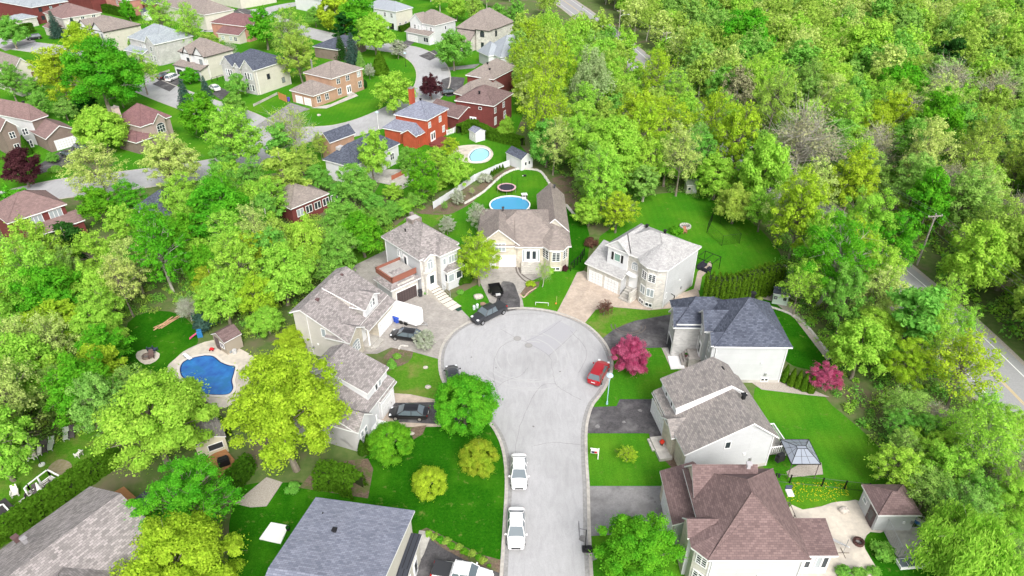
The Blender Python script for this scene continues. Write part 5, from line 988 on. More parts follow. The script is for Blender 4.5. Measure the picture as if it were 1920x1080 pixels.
T(1140, 285, 75, 'round', 'lime', 'broad lime green tree above the lawn with the white roofed house', hz=.95); T(1105, 395, 32, 'round', 'lime', 'lime tree behind the left corner of the light grey roof', hz=.9); T(1108, 455, 13, 'bush', 'rust', 'dull purple shrub beside the left corner of the garage roof', hz=1.1)
T(1510, 270, 86, 'bare', 'grey', 'large bare grey tree in the middle of the wood', hz=.85); T(1240, 235, 70, 'sparse', 'yellow', 'yellow green tree with pale bare limbs left of the highway', hz=.8); T(1470, 575-75, 10, 'spruce', 'blue', 'blue spruce above the pale green shed') if 0 else None
T(1467, 520, 17, 'spruce', 'blue', 'blue spruce at the right end of the tall cedar hedge', hz=.9)
T(1560, 480, 75, 'loose', 'bright', 'green tree with leaning grey trunks above the stone path', hz=1.1, pale=True); T(1620, 420, 66, 'loose', 'lime', 'lime tree overhanging the highway', hz=1.0); T(1710, 600, 60, 'pine', 'green', 'dark limbed pine beside the highway', hz=1.1); T(1810, 690, 70, 'sparse', 'yellow', 'thin yellow green tree in front of the highway lanes', hz=1.0)
for (px, py, r, k, c, h) in ((1655, 520, 52, 'loose', 'lime', 1.25), (1590, 560, 50, 'loose', 'green', 1.2), (1770, 560, 40, 'sparse', 'lime', 1.2), (1640, 620, 50, 'round', 'lime', 1.0), (1700, 680, 48, 'loose', 'yellow', 1.0), (1765, 640, 44, 'sparse', 'lime', 1.3), (1500, 400, 56, 'loose', 'yellow', 1.3), (1440, 320, 56, 'round', 'lime', 1.3), (1385, 260, 52, 'loose', 'yellow', 1.3), (1330, 230, 46, 'sparse', 'yellow', 1.3), (1600, 330, 50, 'loose', 'yellow', 1.1), (1530, 350, 46, 'sparse', 'pale', 1.2), (1600, 470, 46, 'sparse', 'yellow', 1.3), (1680, 450, 50, 'loose', 'bright', 1.1), (1380, 380, 44, 'round', 'olive', .9), (1345, 330, 44, 'round', 'lime', 1.0), (1300, 290, 46, 'loose', 'green', 1.0), (1250, 300, 44, 'round', 'lime', 1.1), (1200, 220, 46, 'loose', 'yellow', 1.1), (1060, 90, 40, 'loose', 'lime', 1.0), (1000, 70, 34, 'sparse', 'yellow', 1.0), (975, 110, 28, 'sparse', 'yellow', 1.2), (985, 160, 26, 'sparse', 'yellow', 1.2)): T(px, py, r, k, c, None, hz=h)
for (px, py, r, k, c, h) in ((300, 30, 34, 'sparse', 'lime', 1.2), (355, 45, 30, 'sparse', 'lime', 1.3), (395, 85, 26, 'loose', 'olive', .8), (240, 18, 16, 'round', 'bright', 1.2), (430, 92, 15, 'sparse', 'white', .8), (60, 168, 22, 'round', 'green', 1.0), (75, 195, 24, 'loose', 'green', .9), (120, 205, 24, 'round', 'dull', .8), (160, 195, 22, 'round', 'dark', .8), (225, 178, 22, 'round', 'green', 1.0), (565, 300, 30, 'loose', 'olive', 1.0), (595, 335, 30, 'round', 'green', .9), (475, 335, 34, 'loose', 'green', 1.0), (430, 330, 32, 'round', 'lime', 1.0), (248, 375, 34, 'loose', 'bright', 1.1), (345, 365, 36, 'loose', 'lime', 1.1), (185, 385, 36, 'tall', 'bright', 1.0), (420, 300, 30, 'loose', 'green', 1.0), (600, 270, 22, 'sparse', 'olive', 1.0), (640, 360, 24, 'round', 'green', .9), (770, 300, 26, 'round', 'green', 1.0), (820, 300, 24, 'loose', 'lime', 1.0), (245, 75, 14, 'round', 'dull', 1.0), (205, 105, 16, 'round', 'olive', .8), (270, 88, 14, 'round', 'green', .9), (590, 30, 18, 'round', 'green', 1.0), (700, 20, 18, 'round', 'bright', 1.0), (855, 12, 22, 'round', 'lime', 1.1), (890, 14, 20, 'loose', 'olive', 1.2), (935, 30, 22, 'round', 'green', 1.0), (970, 25, 24, 'loose', 'green', 1.0)): T(px, py, r, k, c, None, hz=h)
T(1800, 612, 34, 'sparse', 'lime', None, hz=1.3); T(1748, 588, 42, 'loose', 'lime', None, hz=1.1); T(1850, 770, 40, 'sparse', 'lime', None, hz=1.0); T(1900, 800, 44, 'loose', 'lime', None, hz=1.0); T(1790, 800, 40, 'sparse', 'lime', None, hz=1.0); T(1900, 930, 56, 'loose', 'lime', None, hz=1.0); T(1690, 790, 34, 'sparse', 'green', None, hz=.8)
T(1850, 830, 60, 'sparse', 'lime', 'thin lime tree with pale trunk above the weeping willow', hz=1.3, pale=True); T(1400, 70, 55, 'round', 'bright', 'bright green maple in the wood behind the utility poles'); T(1690, 170, 52, 'round', 'bright', 'brightest rounded tree in the middle of the wood'); T(1620, 90, 58, 'round', 'lime', 'big lime domed tree in the upper wood'); T(1772, 120, 36, 'pine', 'dark', 'dark blue green pine in the upper wood', hz=1.2); T(1570, 165, 44, 'round', 'lime', 'lime domed tree left of the brightest rounded one')
T(300, 470, 60, 'loose', 'bright', 'green tree with two leaning pale trunks in the left woods', hz=1.1, pale=True); T(130, 470, 46, 'pine', 'dark', 'dark dull pine left of the leaning pale trunks'); T(80, 480, 34, 'sparse', 'pale', 'pale twiggy tree left of the dark dull pine')
T(610, 170, 0.1, 'ball', 'dark') if 0 else None
for (px, py, r, col, lb) in ((734, 680, 9, 'green', 'left cone shrub in the garden strip between two pale houses'), (690, 678, 10, 'green', 'dark cone shrub at the porch corner of the dormer house')): T(px, py, r, 'cone', col, lb, hz=.42)
for (px, py, r, h, lb) in ((678, 838, 9, .75, 'left one of the two dark cedars at the pale house corner'), (690, 832, 10, .9, 'right one of the two dark cedars at the pale house corner'), (874, 505, 13, .8, 'dense cedar behind the pickup, left of the yellow tree'), (861, 520, 9, .6, 'smaller cedar at the corner of the terrace house'), (1322 - 41, 638, 7, .4, 'rounded cedar by the porch steps of the slate roofed house'), (1314, 686, 6, .35, 'small rounded shrub by the slate roofed house front corner'), (47, 272, 8, .9, 'dark green cone at the corner of the brown brick house')): T(px, py, r, 'cone', 'cedar', lb, hz=h)
for i, (px, py) in enumerate(((1474, 700), (1487, 707), (1499, 711), (1510, 716), (1523, 720))): T(px, py, 8, 'cone', 'hedge', '%s of the five cone cedars on the gravel strip' % ('leftmost', 'second from left', 'middle', 'second from right', 'rightmost')[i], hz=1.0, group='cone cedars on the gravel strip')
for i, (px, py) in enumerate(((922, 325), (927, 321), (932, 318), (937, 315), (942, 312), (947, 308))): T(px, py, 3.6, 'cone', 'cedar', '%s tiny cone cedar of the six along the white fence' % ('first', 'second', 'third', 'fourth', 'fifth', 'last')[i], hz=.6, group='tiny cedars along the white fence')
BS = [(803, 1000, 7, 'lime'), (814, 1006, 8, 'olive'), (824, 1012, 8, 'bright'), (837, 1016, 9, 'olive'), (847, 1024, 8, 'bright'), (860, 1027, 8, 'olive'), (870, 1035, 8, 'bright'), (885, 1037, 8, 'olive'), (898, 1046, 7, 'bright'), (905, 1052, 8, 'olive'), (917, 1061, 4, 'bright')]
ON = ('first', 'second', 'third', 'fourth', 'fifth', 'sixth', 'seventh', 'eighth', 'ninth', 'tenth', 'last')
for i, (px, py, r, c) in enumerate(BS): T(px, py, r, 'bush', c, '%s shrub from the left in the row along the black driveway' % ON[i], group='shrubs along the black driveway')
for (px, py, r, c, lb) in ((994, 533, 9, 'yellow', 'round yellow shrub at the bend of the front walk'), (1027, 507, 12, 'lime', 'loose lime shrub before the canted bay window'), (1059, 503, 8, 'burgundy', 'dark round shrub at the right corner of the stone house'), (1246+22, 838, 12, 'dark', 'dark bluish shrub in the bed by the stone porch'), (1275, 862, 6, 'bright', 'bright low plant in the bed by the stone porch'), (1656, 1035, 22, 'green', 'large low shrub left of the dog kennel'), (1582, 1072, 15, 'green', 'left round shrub at the bottom edge of the beige patio'), (1612, 1076, 14, 'green', 'right round shrub at the bottom edge of the beige patio'), (1640, 1000+70, 12, 'green', 'small shrub at the bottom between patio and kennel'), (548, 915, 14, 'green', 'low green shrub under the big yellow green maple'), (628, 905-20, 14, 'dull', 'low dull shrub at the edge of the big lawn'), (668, 660, 7, 'green', 'small green shrub at the arched window of the dormer house'), (745, 668, 8, 'green', 'leafy plant in the middle of the garden strip'), (800, 547, 7, 'bright', 'green shrub beside the pale steps'), (864, 548, 7, 'green', 'green shrub at the foot of the window bay by the steps'), (1268, 440, 0, '', '')):
    if r: T(px, py, r, 'bush', c, lb)
T(1268, 432, 12, 'bush', 'bright', 'bright bush just behind the light grey roof'); T(860, 580, 5, 'bush', 'blue', 'tiny bluish plant at the bottom of the pale steps'); T(1425, 560, 6, 'bush', 'pale', 'small pale leafy plant on the gravel beyond the slate roof')
# hedges: a leafy box along a line
def hedge(px, w, h, col, label, world=False, scal=0, n=70, size=.16, zt=0):
    pts = px if world else G2(px); rs = np.random.default_rng(len(px) + int(w * 10)); P = [Vector(p) for p in pts]; C = []; N = []
    core = MB(); ribbon(core, pts, -w * .38, w * .38, 0, h * .9)
    for i in range(len(P) - 1):
        d = P[i + 1] - P[i]; L = d.length; t = d / L; q = Vector((-t.y, t.x)); m = int(L * (2 * h + w) * n)
        u = rs.uniform(-.25, L + .25, m); s = rs.uniform(0, 2 * h + w, m)
        bump = 1 + .06 * np.sin(u * 2.3) + .05 * np.sin(u * 5.1 + 1)
        top = (s > h) & (s < h + w); lat = np.where(top, s - h - w / 2, np.where(s <= h, -w / 2, w / 2)); z = np.where(top, h, np.where(s <= h, s, s - h - w))
        if scal: z = z * (1 - .2 * np.abs(np.sin(u * PI / scal)) ** 1.5 * (z / h) ** 2); lat = lat * (.62 + .5 * np.abs(np.cos(u * PI / scal)))
        lat = lat * bump * (1 - .25 * (z / h) ** 4 * (~top)); z = z * (1 + .03 * np.sin(u * 1.7))
        C.append(np.stack([P[i].x + t.x * u + q.x * lat, P[i].y + t.y * u + q.y * lat, z], 1) + rs.normal(size=(m, 3)) * .04)
        N.append(np.stack([np.where(top, 0, q.x * np.sign(lat)), np.where(top, 0, q.y * np.sign(lat)), np.where(top, 1, .25)], 1) + rs.normal(size=(m, 3)) * .35)
    C = np.concatenate(C); N = np.concatenate(N); N /= np.linalg.norm(N, axis=1, keepdims=True)
    root = thing('hedge', (0, 0, 0), 0, label, 'hedge'); o = bpy.data.objects.new('foliage', quadmesh('foliage', C, N, size, 1.3, rs, np.tile([0, 0, -1.0], (len(C), 1)) if scal else None, [LF[col]])); COL.objects.link(o); o.parent = root
    core.build('inner_twigs', mat('inner foliage twigs', (.03, .05, .012), .95), root); return root
hedge([(1318, 568), (1345, 572), (1380, 568), (1420, 555), (1456, 545)], 1.6, 5.2, 'hedge', 'tall green cedar hedge behind the slate roofed house', scal=.8, n=130, size=.105)
hedge([(-40, 1040), (50, 985), (150, 915), (215, 870)], 1.5, 2.3, 'hedge', 'long clipped hedge between the mottled roof and white deck')
hedge([(600, 905), (640, 908), (672, 925)], 2.2, 2.3, 'hedge', 'thick rounded hedge above the plain blue grey roof')
hedge([(345, 748), (370, 785), (420, 825)], 1.8, 2.4, 'cedar', 'dark hedge below the kidney shaped pool')
hedge([(432, 925), (450, 905), (470, 880)], 1.3, 2.2, 'cedar', 'short hedge beside the wooden deck under the big maple')
hedge([(862, 252), (885, 242), (925, 262), (978, 275)], 1.9, 2.2, 'hedge', 'clipped hedge behind the white shed and pale pool')
hedge([(30, 68), (62, 60)], 2, 3.2, 'cedar', 'dark clipped hedge beside the top left driveway')
hedge([(168, 14), (195, 22), (250, 34)], 2.6, 3.0, 'cedar', 'dark clipped hedge in front of the pink brick house at the top')
hedge([(750, 60), (768, 54), (774, 50)], 1.2, 1.9, 'cedar', 'low cedar hedge beside the cream house with metal roof')
# brushy hedge row behind the terrace house: separate bushes
for i, (px, py, r, c) in enumerate(((688, 425, 24, 'olive'), (712, 405, 26, 'green'), (735, 392, 24, 'green'), (758, 388, 22, 'lime'), (780, 372, 22, 'green'), (800, 358, 20, 'lime'), (700, 380, 24, 'green'), (735, 360, 22, 'lime'), (820, 345, 18, 'lime'), (845, 330, 16, 'olive'))):
    T(px, py, r, 'round', c, '%s leafy tree from the left in the row behind the terrace house' % (ON[i] if i < 9 else 'last'), hz=.75, group='row of leafy trees behind the terrace house')
# ---- woods: scattered by region, spaced like real crowns ----
def inpoly(x, y, P):
    c = False; n = len(P); j = n - 1
    for i in range(n):
        if (P[i][1] > y) != (P[j][1] > y) and x < (P[j][0] - P[i][0]) * (y - P[i][1]) / (P[j][1] - P[i][1]) + P[i][0]: c = not c
        j = i
    return c
ROADS = [(hw, 8.0)]
def scatter(poly, n, rmin, rmax, mix, seed, gap=.8, z=6, av=7.2, h0=.9, h1=1.25):
    rnd = random.Random(seed); P = [g(px, py, z) for px, py in poly]; xs = [p[0] for p in P]; ys = [p[1] for p in P]; out = []
    ex = [(t[1], t[2], t[3]) for t in TREES if t[4] not in ('bush', 'ball', 'cone')]
    KC = [(40, 345, 135, 450), (540, 378, 628, 422), (228, 340, 290, 395), (320, 655, 450, 740), (255, 600, 400, 690), (405, 610, 455, 660), (1825, 630, 1920, 760), (1692, 503, 1738, 540), (1548, 396, 1588, 418), (1050, 5, 1105, 42), (1195, 112, 1216, 130), (1190, 370, 1400, 500), (1430, 740, 1640, 910), (1010, 320, 1070, 400), (60, 830, 170, 960), (300, 480, 330, 560)]
    def clear(x, y, r):
        zz = 1.2 * r; p = proj(x, y, zz); rp = r * ppm(p[0], p[1], zz) * .8
        return not any(q[0] - rp < p[0] < q[2] + rp and q[1] - rp < p[1] < q[3] + rp for q in KC)
    for _ in range(n * 40):
        x, y = rnd.uniform(min(xs), max(xs)), rnd.uniform(min(ys), max(ys))
        if not inpoly(x, y, P): continue
        if any(math.hypot(x - q[0], y - q[1]) < av for q in hw[::2]): continue
        r = rnd.uniform(rmin, rmax)
        if any(math.hypot(x - q[0], y - q[1]) < (r + q[2]) * gap for q in ex) or not clear(x, y, r): continue
        ex.append((x, y, r)); k, c = rnd.choices([m[:2] for m in mix], [m[2] for m in mix])[0]; out.append((x, y, r, k, c, rnd.uniform(h0, h1)))
        if len(out) >= n: break
    return out
MIXA = [('round', 'lime', 4), ('tall', 'green', 4), ('loose', 'lime', 5), ('sparse', 'lime', 3), ('tall', 'bright', 2), ('loose', 'yellow', 2), ('loose', 'dull', 4), ('sparse', 'pale', 3), ('round', 'olive', 2), ('bare', 'grey', 2), ('sparse', 'olive', 3)]
MIXF = [('round', 'olive', 4), ('tall', 'dull', 3), ('loose', 'olive', 6), ('sparse', 'pale', 3), ('round', 'lime', 3), ('loose', 'lime', 5), ('tall', 'green', 2), ('loose', 'dull', 3), ('sparse', 'olive', 3), ('loose', 'pale', 2)]
MIXL = [('round', 'bright', 3), ('loose', 'lime', 4), ('tall', 'green', 3), ('round', 'lime', 3), ('loose', 'bright', 3), ('round', 'green', 2)]
WOODS_ = []
WOODS_ += [(t, 'left woods') for t in scatter([(-80, 470), (60, 430), (200, 470), (330, 500), (440, 470), (520, 470), (560, 520), (470, 560), (330, 545), (250, 580), (230, 640), (250, 700), (190, 780), (80, 830), (-80, 860)], 62, 3.0, 4.8, [('round', 'lime', 5), ('loose', 'lime', 4), ('round', 'yellow', 2), ('tall', 'bright', 3), ('loose', 'dull', 3), ('loose', 'yellow', 3), ('sparse', 'pale', 2)], 5, .48)]
WOODS_ += [(t, 'left woods') for t in scatter([(200, 340), (330, 360), (470, 350), (640, 370), (690, 440), (560, 500), (300, 480), (200, 430)], 26, 2.8, 4.4, MIXL, 6, .52)]
WOODS_ += [(t, 'strip of trees beside the highway') for t in scatter([(960, 60), (1060, 25), (1190, 110), (1300, 200), (1440, 310), (1560, 400), (1700, 520), (1800, 620), (1760, 700), (1650, 700), (1600, 690), (1560, 620), (1500, 520), (1490, 440), (1390, 400), (1330, 330), (1220, 330), (1160, 400), (1090, 360), (1030, 270), (990, 180)], 100, 3.2, 5.2, [('round', 'lime', 4), ('loose', 'yellow', 4), ('loose', 'lime', 5), ('sparse', 'yellow', 4), ('tall', 'green', 2), ('loose', 'dull', 3), ('sparse', 'pale', 2), ('sparse', 'lime', 4), ('tall', 'bright', 2)], 8, .5, av=6.4, h0=.9, h1=1.35)]
WOODS_ += [(t, 'brush below the highway') for t in scatter([(1640, 720), (1760, 720), (1830, 790), (1990, 860), (2000, 1000), (1900, 1010), (1880, 940), (1780, 930), (1720, 880), (1620, 760)], 26, 2.0, 3.4, [('sparse', 'dull', 3), ('loose', 'olive', 2), ('sparse', 'lime', 5), ('bare', 'grey', 3), ('loose', 'lime', 3), ('loose', 'green', 2)], 28, .5, av=6.4, h0=.6, h1=.95)]
allw = scatter([(1080, -70), (1960, -70), (2200, 250), (2100, 800), (1960, 640), (1700, 440), (1500, 300), (1340, 170), (1200, 60)], 760, 3.6, 5.6, MIXF, 11, .5)
allw.sort(key=lambda t: t[1] + abs(t[0] - 60) * .3)
mixnear = random.Random(3); near = []
for t in allw[:110]:
    k, c = mixnear.choices([m[:2] for m in MIXA], [m[2] for m in MIXA])[0]; near.append((*t[:3], k, c, t[5]))
WOODS_ += [(t, 'right wood') for t in near]
FAR = allw[110:]
tp = scatter([(0, -70), (1080, -70), (1075, 10), (960, 40), (820, 5), (560, -20), (0, -20)], 60, 3.5, 5, MIXF, 13, .7)
WOODS_ += [(t, 'trees along the top edge') for t in tp[:24]]; FAR += tp[24:]
def vis(t):
    p = proj(t[0], t[1], 5); return t[2] * ppm(p[0], max(p[1], -300), 5) if -40 < p[0] < 1960 and -40 < p[1] < 1120 else 0
WOODS_.sort(key=lambda q: -vis(q[0])); nt_ = sum(1 for q in TREES if q[0].name.startswith('tree')); cut = max(0, 298 - nt_)
for (x, y, r, k, c, hz), w in WOODS_[:cut]: tree(x, y, r, k, c, None, hz)['_w'] = w
FAR += [q[0] for q in WOODS_[cut:]]
# the far wood reads as one mass
rs = np.random.default_rng(5); CC = []; NN = []; MI = []; SS = []; fm = ['olive', 'dull', 'lime', 'green', 'pale', 'grey']; tb = MB()
for (x, y, r, k, c, hz) in FAR:
    if k == 'bare': k = 'sparse'
    _, _, C, N, s, asp = tree_meshes(k, rs.integers(0, NV[k])); nr = y < 175; n = min(len(C), {'sparse': 2000, 'bare': 900}.get(k, 3000) * (4 if nr else 1)); j = rs.choice(len(C), n, replace=False); a = rs.uniform(0, 6.28); q = C[j] * np.array([r, r, r * hz]); 
    q = np.stack([q[:, 0] * math.cos(a) - q[:, 1] * math.sin(a) + x, q[:, 0] * math.sin(a) + q[:, 1] * math.cos(a) + y, q[:, 2]], 1); nn = N[j]; nn = np.stack([nn[:, 0] * math.cos(a) - nn[:, 1] * math.sin(a), nn[:, 0] * math.sin(a) + nn[:, 1] * math.cos(a), nn[:, 2]], 1)
    CC.append(q); NN.append(nn); SS.append(np.full(n, s * r * (1.6 if nr else 2.2)) * rs.uniform(.6, 1.3, n)); MI.append(np.full(n, fm.index(c) if c in fm else 0)); tb.bar((x, y, 0), (x + rs.normal() * .5, y, r * 2.1), .22, 0, 4, .08)
root = tag(thing('far_wood', (0, 0, 0)), 'far wood of mixed spring green trees filling the top right', 'wood', None, 'stuff')
o = bpy.data.objects.new('foliage', quadmesh('foliage', np.concatenate(CC), np.concatenate(NN), np.concatenate(SS), 1.2, rs, None, [LF[c] for c in fm], np.concatenate(MI))); COL.objects.link(o); o.parent = root; o['kind'] = 'stuff'
o = tb.build('trunks', BARKP, root); o['kind'] = 'stuff'
# undergrowth: low leafy cover on the woodland floor
def cover(polys, dens, label, seed, col, s=.30, h=1.0, per=26):
    rs = np.random.default_rng(seed); A = []
    for poly in polys:
        P = np.array([g(px, py) for px, py in poly]); x0, y0 = P.min(0); x1, y1 = P.max(0); y1 = min(y1, 230); n = int((x1 - x0) * (y1 - y0) * dens); xy = np.stack([rs.uniform(x0, x1, n), rs.uniform(y0, y1, n)], 1)
        ok = np.zeros(n, bool); j = len(P) - 1
        for i in range(len(P)):
            c = ((P[i, 1] > xy[:, 1]) != (P[j, 1] > xy[:, 1])) & (xy[:, 0] < (P[j, 0] - P[i, 0]) * (xy[:, 1] - P[i, 1]) / (P[j, 1] - P[i, 1] + 1e-9) + P[i, 0]); ok ^= c; j = i
        xy = xy[ok]
        for q in hw[::2]: xy = xy[np.hypot(xy[:, 0] - q[0], xy[:, 1] - q[1]) > 5.9]
        cl = np.sin(xy[:, 0] * .55 + 2 * np.sin(xy[:, 1] * .31)) * np.sin(xy[:, 1] * .47 + 1.7 * np.sin(xy[:, 0] * .23)); xy = xy[rs.random(len(xy)) < .55 + .45 * cl]; A.append(xy)
    xy = np.concatenate(A); m = len(xy); rad = rs.uniform(.35, .95, m) * (.8 + .5 * h); n = m * per
    e = sph(rs, n); e[:, 2] = np.abs(e[:, 2]); C = np.repeat(np.stack([xy[:, 0], xy[:, 1], 0 * xy[:, 0]], 1), per, 0) + e * np.repeat(rad, per)[:, None] * np.array([1, 1, 1.1 * h]) * rs.random((n, 1)) ** .35
    N = e * .6 + np.array([0, 0, .5]) + rs.normal(size=(n, 3)) * .5; N /= np.linalg.norm(N, axis=1, keepdims=True); cs = np.repeat(rs.integers(0, len(col), m), per)
    o = bpy.data.objects.new('undergrowth', quadmesh('undergrowth', C, N, s, 1.2, rs, None, [LF[c] for c in col], cs)); COL.objects.link(o); tag(o, label, 'undergrowth', None, 'stuff')
cover([[(1100, 0), (1250, 150), (1340, 200), (1500, 330), (1700, 470), (1920, 660), (2000, 720), (2200, 500), (1980, 100), (1500, -20)]], .55, 'low leafy undergrowth on the floor of the right hand wood', 1, ['dull', 'green', 'olive', 'lime'], .22, 1.3)
cover([[(960, 150), (1060, 40), (1190, 130), (1300, 220), (1440, 330), (1560, 420), (1700, 540), (1850, 700), (1990, 850), (2000, 1100), (1920, 1150), (1900, 1090), (1760, 990), (1735, 960), (1690, 905), (1640, 830), (1560, 745), (1570, 680), (1490, 585), (1470, 520), (1430, 430), (1360, 380), (1240, 360), (1190, 380), (1150, 430), (1100, 420), (1070, 350), (1000, 290)]], 1.1, 'leafy undergrowth between the gardens and the highway', 2, ['dull', 'green', 'lime', 'olive', 'green'], .11, 1.0, 75)
cover([[(-80, 520), (100, 500), (300, 520), (440, 500), (560, 480), (620, 500), (640, 520), (560, 590), (500, 640), (440, 630), (360, 590), (300, 580), (240, 605), (240, 700), (300, 740), (200, 800), (60, 850), (-80, 900)], [(200, 400), (500, 400), (720, 380), (800, 370), (830, 385), (720, 440), (640, 462), (550, 480), (300, 480)]], 1.0, 'leafy undergrowth in the left hand woods', 3, ['dull', 'green', 'lime', 'olive'], .11, .9, 75)
# ---------------- vehicles ----------------
def paint(name, c, metal=.2):
    m = mat('car paint ' + name, c, .28, metal, .5); m.node_tree.nodes['Principled BSDF'].inputs['Coat Weight'].default_value = .6; return m
CARG = mat('car glass', (.11, .14, .16), .12, spec=.9); LAMP = mat('headlamp', (.75, .77, .8), .15); TAIL = mat('tail lamp', (.45, .01, .01), .2)
def loft(b, secs, mi=0, cap=True):
    n = len(secs[0]); base = len(b.v)
    vs = [p for s in secs for p in s]; fs = []
    for i in range(len(secs) - 1):
        for k in range(n - 1): fs.append((i * n + k, i * n + k + 1, (i + 1) * n + k + 1, (i + 1) * n + k))
    if cap: fs.append(tuple(range(n))[::-1]); fs.append(tuple((len(secs) - 1) * n + k for k in range(n)))
    return b.add(vs, fs, mi)
CARS = {'sedan': dict(L=4.75, W=1.82, hood=.86, deck=.95, belt=.92, roof=1.44, cab=(-1.95, -1.15, .45, 1.35)),
        'hatch': dict(L=4.3, W=1.78, hood=.95, deck=1.0, belt=.98, roof=1.52, cab=(-2.0, -1.6, .3, 1.15)),
        'suv': dict(L=4.65, W=1.86, hood=1.05, deck=1.08, belt=1.08, roof=1.70, cab=(-2.22, -1.85, .35, 1.15)),
        'minivan': dict(L=5.0, W=1.9, hood=1.02, deck=1.08, belt=1.05, roof=1.74, cab=(-2.4, -2.1, .8, 1.7)),
        'pickup': dict(L=5.8, W=1.98, hood=1.18, deck=1.2, belt=1.2, roof=1.90, cab=(-.95, -.7, .75, 1.45))}
def car(kind, px, py, head, color, label, z=.9, group=None, extra=None):
    """head: world heading in degrees of the car's front"""
    P = CARS[kind]; L, Wd = P['L'] / 2, P['W'] / 2; x, y = g(px, py, z)
    t = thing('parked_' + ('pickup_truck' if kind == 'pickup' else 'minivan' if kind == 'minivan' else 'car'), (x, y, .045), R(head), label, 'pickup truck' if kind == 'pickup' else 'van' if kind == 'minivan' else 'car', group)
    b = MB(); hb = P['belt']; c0, c1, c2, c3 = P['cab']
    prof = [(-L, .55, .80), (-L + .08, .86, .90), (-L + .35, .96, P['deck']), (c0, 1, P['deck'] + .01), (c0 + .8, 1, hb), (0, 1, hb), (c3 - .2, 1, hb), (c3 + .15, .99, P['hood'] + .03), (L - .75, .95, P['hood'] - .06), (L - .28, .86, P['hood'] - .16), (L - .05, .72, .68), (L, .62, .52)]
    secs = []
    for (sx, k, zt) in prof:
        w = Wd * (k if k > .9 else .55 + .43 * k); zb = .22 if abs(sx) < L - .2 else .34
        secs.append([(sx, -w * .9, zb), (sx, -w, zb + .2), (sx, -w, (zb + zt) / 2), (sx, -w * .985, zt - .12), (sx, -w * .90, zt), (sx, -w * .5, zt + .03), (sx, 0, zt + .04), (sx, w * .5, zt + .03), (sx, w * .90, zt), (sx, w * .985, zt - .12), (sx, w, (zb + zt) / 2), (sx, w, zb + .2), (sx, w * .9, zb)])
    loft(b, secs); b.box(-L + .3, -Wd * .85, .2, L - .3, Wd * .85, .3, 1)
    body = b.build('body', [color, BLACK], t, smooth=False); body.modifiers.new('soft', 'SUBSURF').levels = 1; body.modifiers['soft'].render_levels = 1
    rz = P['roof']; wt = Wd * .70; wb = Wd * .93; gm = MB()
    zz = hb - .04
    gm.add([(c0, -wb, zz), (c3, -wb, zz), (c3, wb, zz), (c0, wb, zz), (c1, -wt, rz), (c2, -wt, rz), (c2, wt, rz), (c1, wt, rz)], [(0, 1, 5, 4), (1, 2, 6, 5), (2, 3, 7, 6), (3, 0, 4, 7), (4, 5, 6, 7)])
    gm.build('windows', CARG, t)
    r = MB(); e = .03
    n = 6; rs_ = []
    for i in range(n + 1):
        q = i / n; sx = c1 - .05 + (c2 - c1 + .1) * q; h = rz + .015 + .05 * math.sin(PI * q); rs_.append([(sx, -wt - .03, rz - .02), (sx, -wt * .8, h), (sx, 0, h + .03), (sx, wt * .8, h), (sx, wt + .03, rz - .02)])
    loft(r, rs_)
    for sgn in (-1, 1):
        for (a, q) in ((c0, c1), (c3, c2), ((c0 + c3) / 2 - .15, (c1 + c2) / 2 - .1)):
            r.bar((a, sgn * (wb + .0), zz), (q, sgn * (wt + .01), rz), .045, 0, 5)
    if kind in ('minivan', 'suv', 'hatch'):
        for sgn in (-1, 1): q = c0 + .75; r.bar((q, sgn * wb, zz), (c1 + .8, sgn * (wt + .01), rz), .05, 0, 5); r.bar((c1 + .1, sgn * wt * .85, rz + .08), (c2 - .1, sgn * wt * .85, rz + .08), .02, 0, 4)
    r.build('roof', color, t)
    for sx in (-L + .95, L - .92):
        for sgn in (-1, 1):
            wr = .33 if kind in ('sedan', 'hatch') else .38
            w = MB().bar((sx, sgn * (Wd - .2), wr), (sx, sgn * (Wd + .01), wr), wr, 0, 18); wo = w.build('wheel', TYRE, t); wi = MB().bar((sx, sgn * (Wd + .005), wr), (sx, sgn * (Wd + .03), wr), wr * .62, 0, 12); wi.build('rim', RIM, wo)
    for sgn in (-1, 1):
        MB().box(L - .42, sgn * Wd * .66 - .15, P['hood'] - .27, L - .12, sgn * Wd * .66 + .15, P['hood'] - .13).build('headlight', LAMP, t, bevel=.02)
        MB().box(-L + .03, sgn * Wd * .68 - .15, P['deck'] - .30, -L + .2, sgn * Wd * .68 + .15, P['deck'] - .13).build('taillight', TAIL, t, bevel=.02)
        MB().box(c3 - .35, sgn * (Wd + .12) - .1, hb - .02, c3 - .2, sgn * (Wd + .12) + .1, hb + .12).build('mirror', color, t, bevel=.02)
    MB().box(L - .06, -.45, .42, L + .01, .45, .62).build('grille', BLACK, t)
    MB().box(-L - .02, -.26, .62, -L + .02, .26, .74).build('number_plate', WHITE, t)
    if kind == 'pickup': MB().box(-L + .12, -Wd * .80, P['deck'] + .02, c0 - .1, Wd * .80, P['deck'] + .10).build('bed_cover', extra or mat('bed cover', (.035, .037, .042), .7), t, bevel=.03)
    return t
PW = paint('white', (.80, .80, .80), 0); PB = paint('black', (.012, .013, .016)); PR = paint('red', (.42, .012, .022), .3); PG = paint('dark grey', (.045, .048, .056), .4); PM = paint('dark maroon', (.05, .02, .025), .3)
car('sedan', 973, 880, -90, PW, 'white sedan parked at the kerb, the one nearer the turning circle'); c = car('sedan', 968, 986, -91, PW, 'white sedan parked at the kerb nearer the bottom edge')
def hd(a, b, z=.8): A = g(*a, z); B = g(*b, z); return math.degrees(math.atan2(B[1] - A[1], B[0] - A[0]))
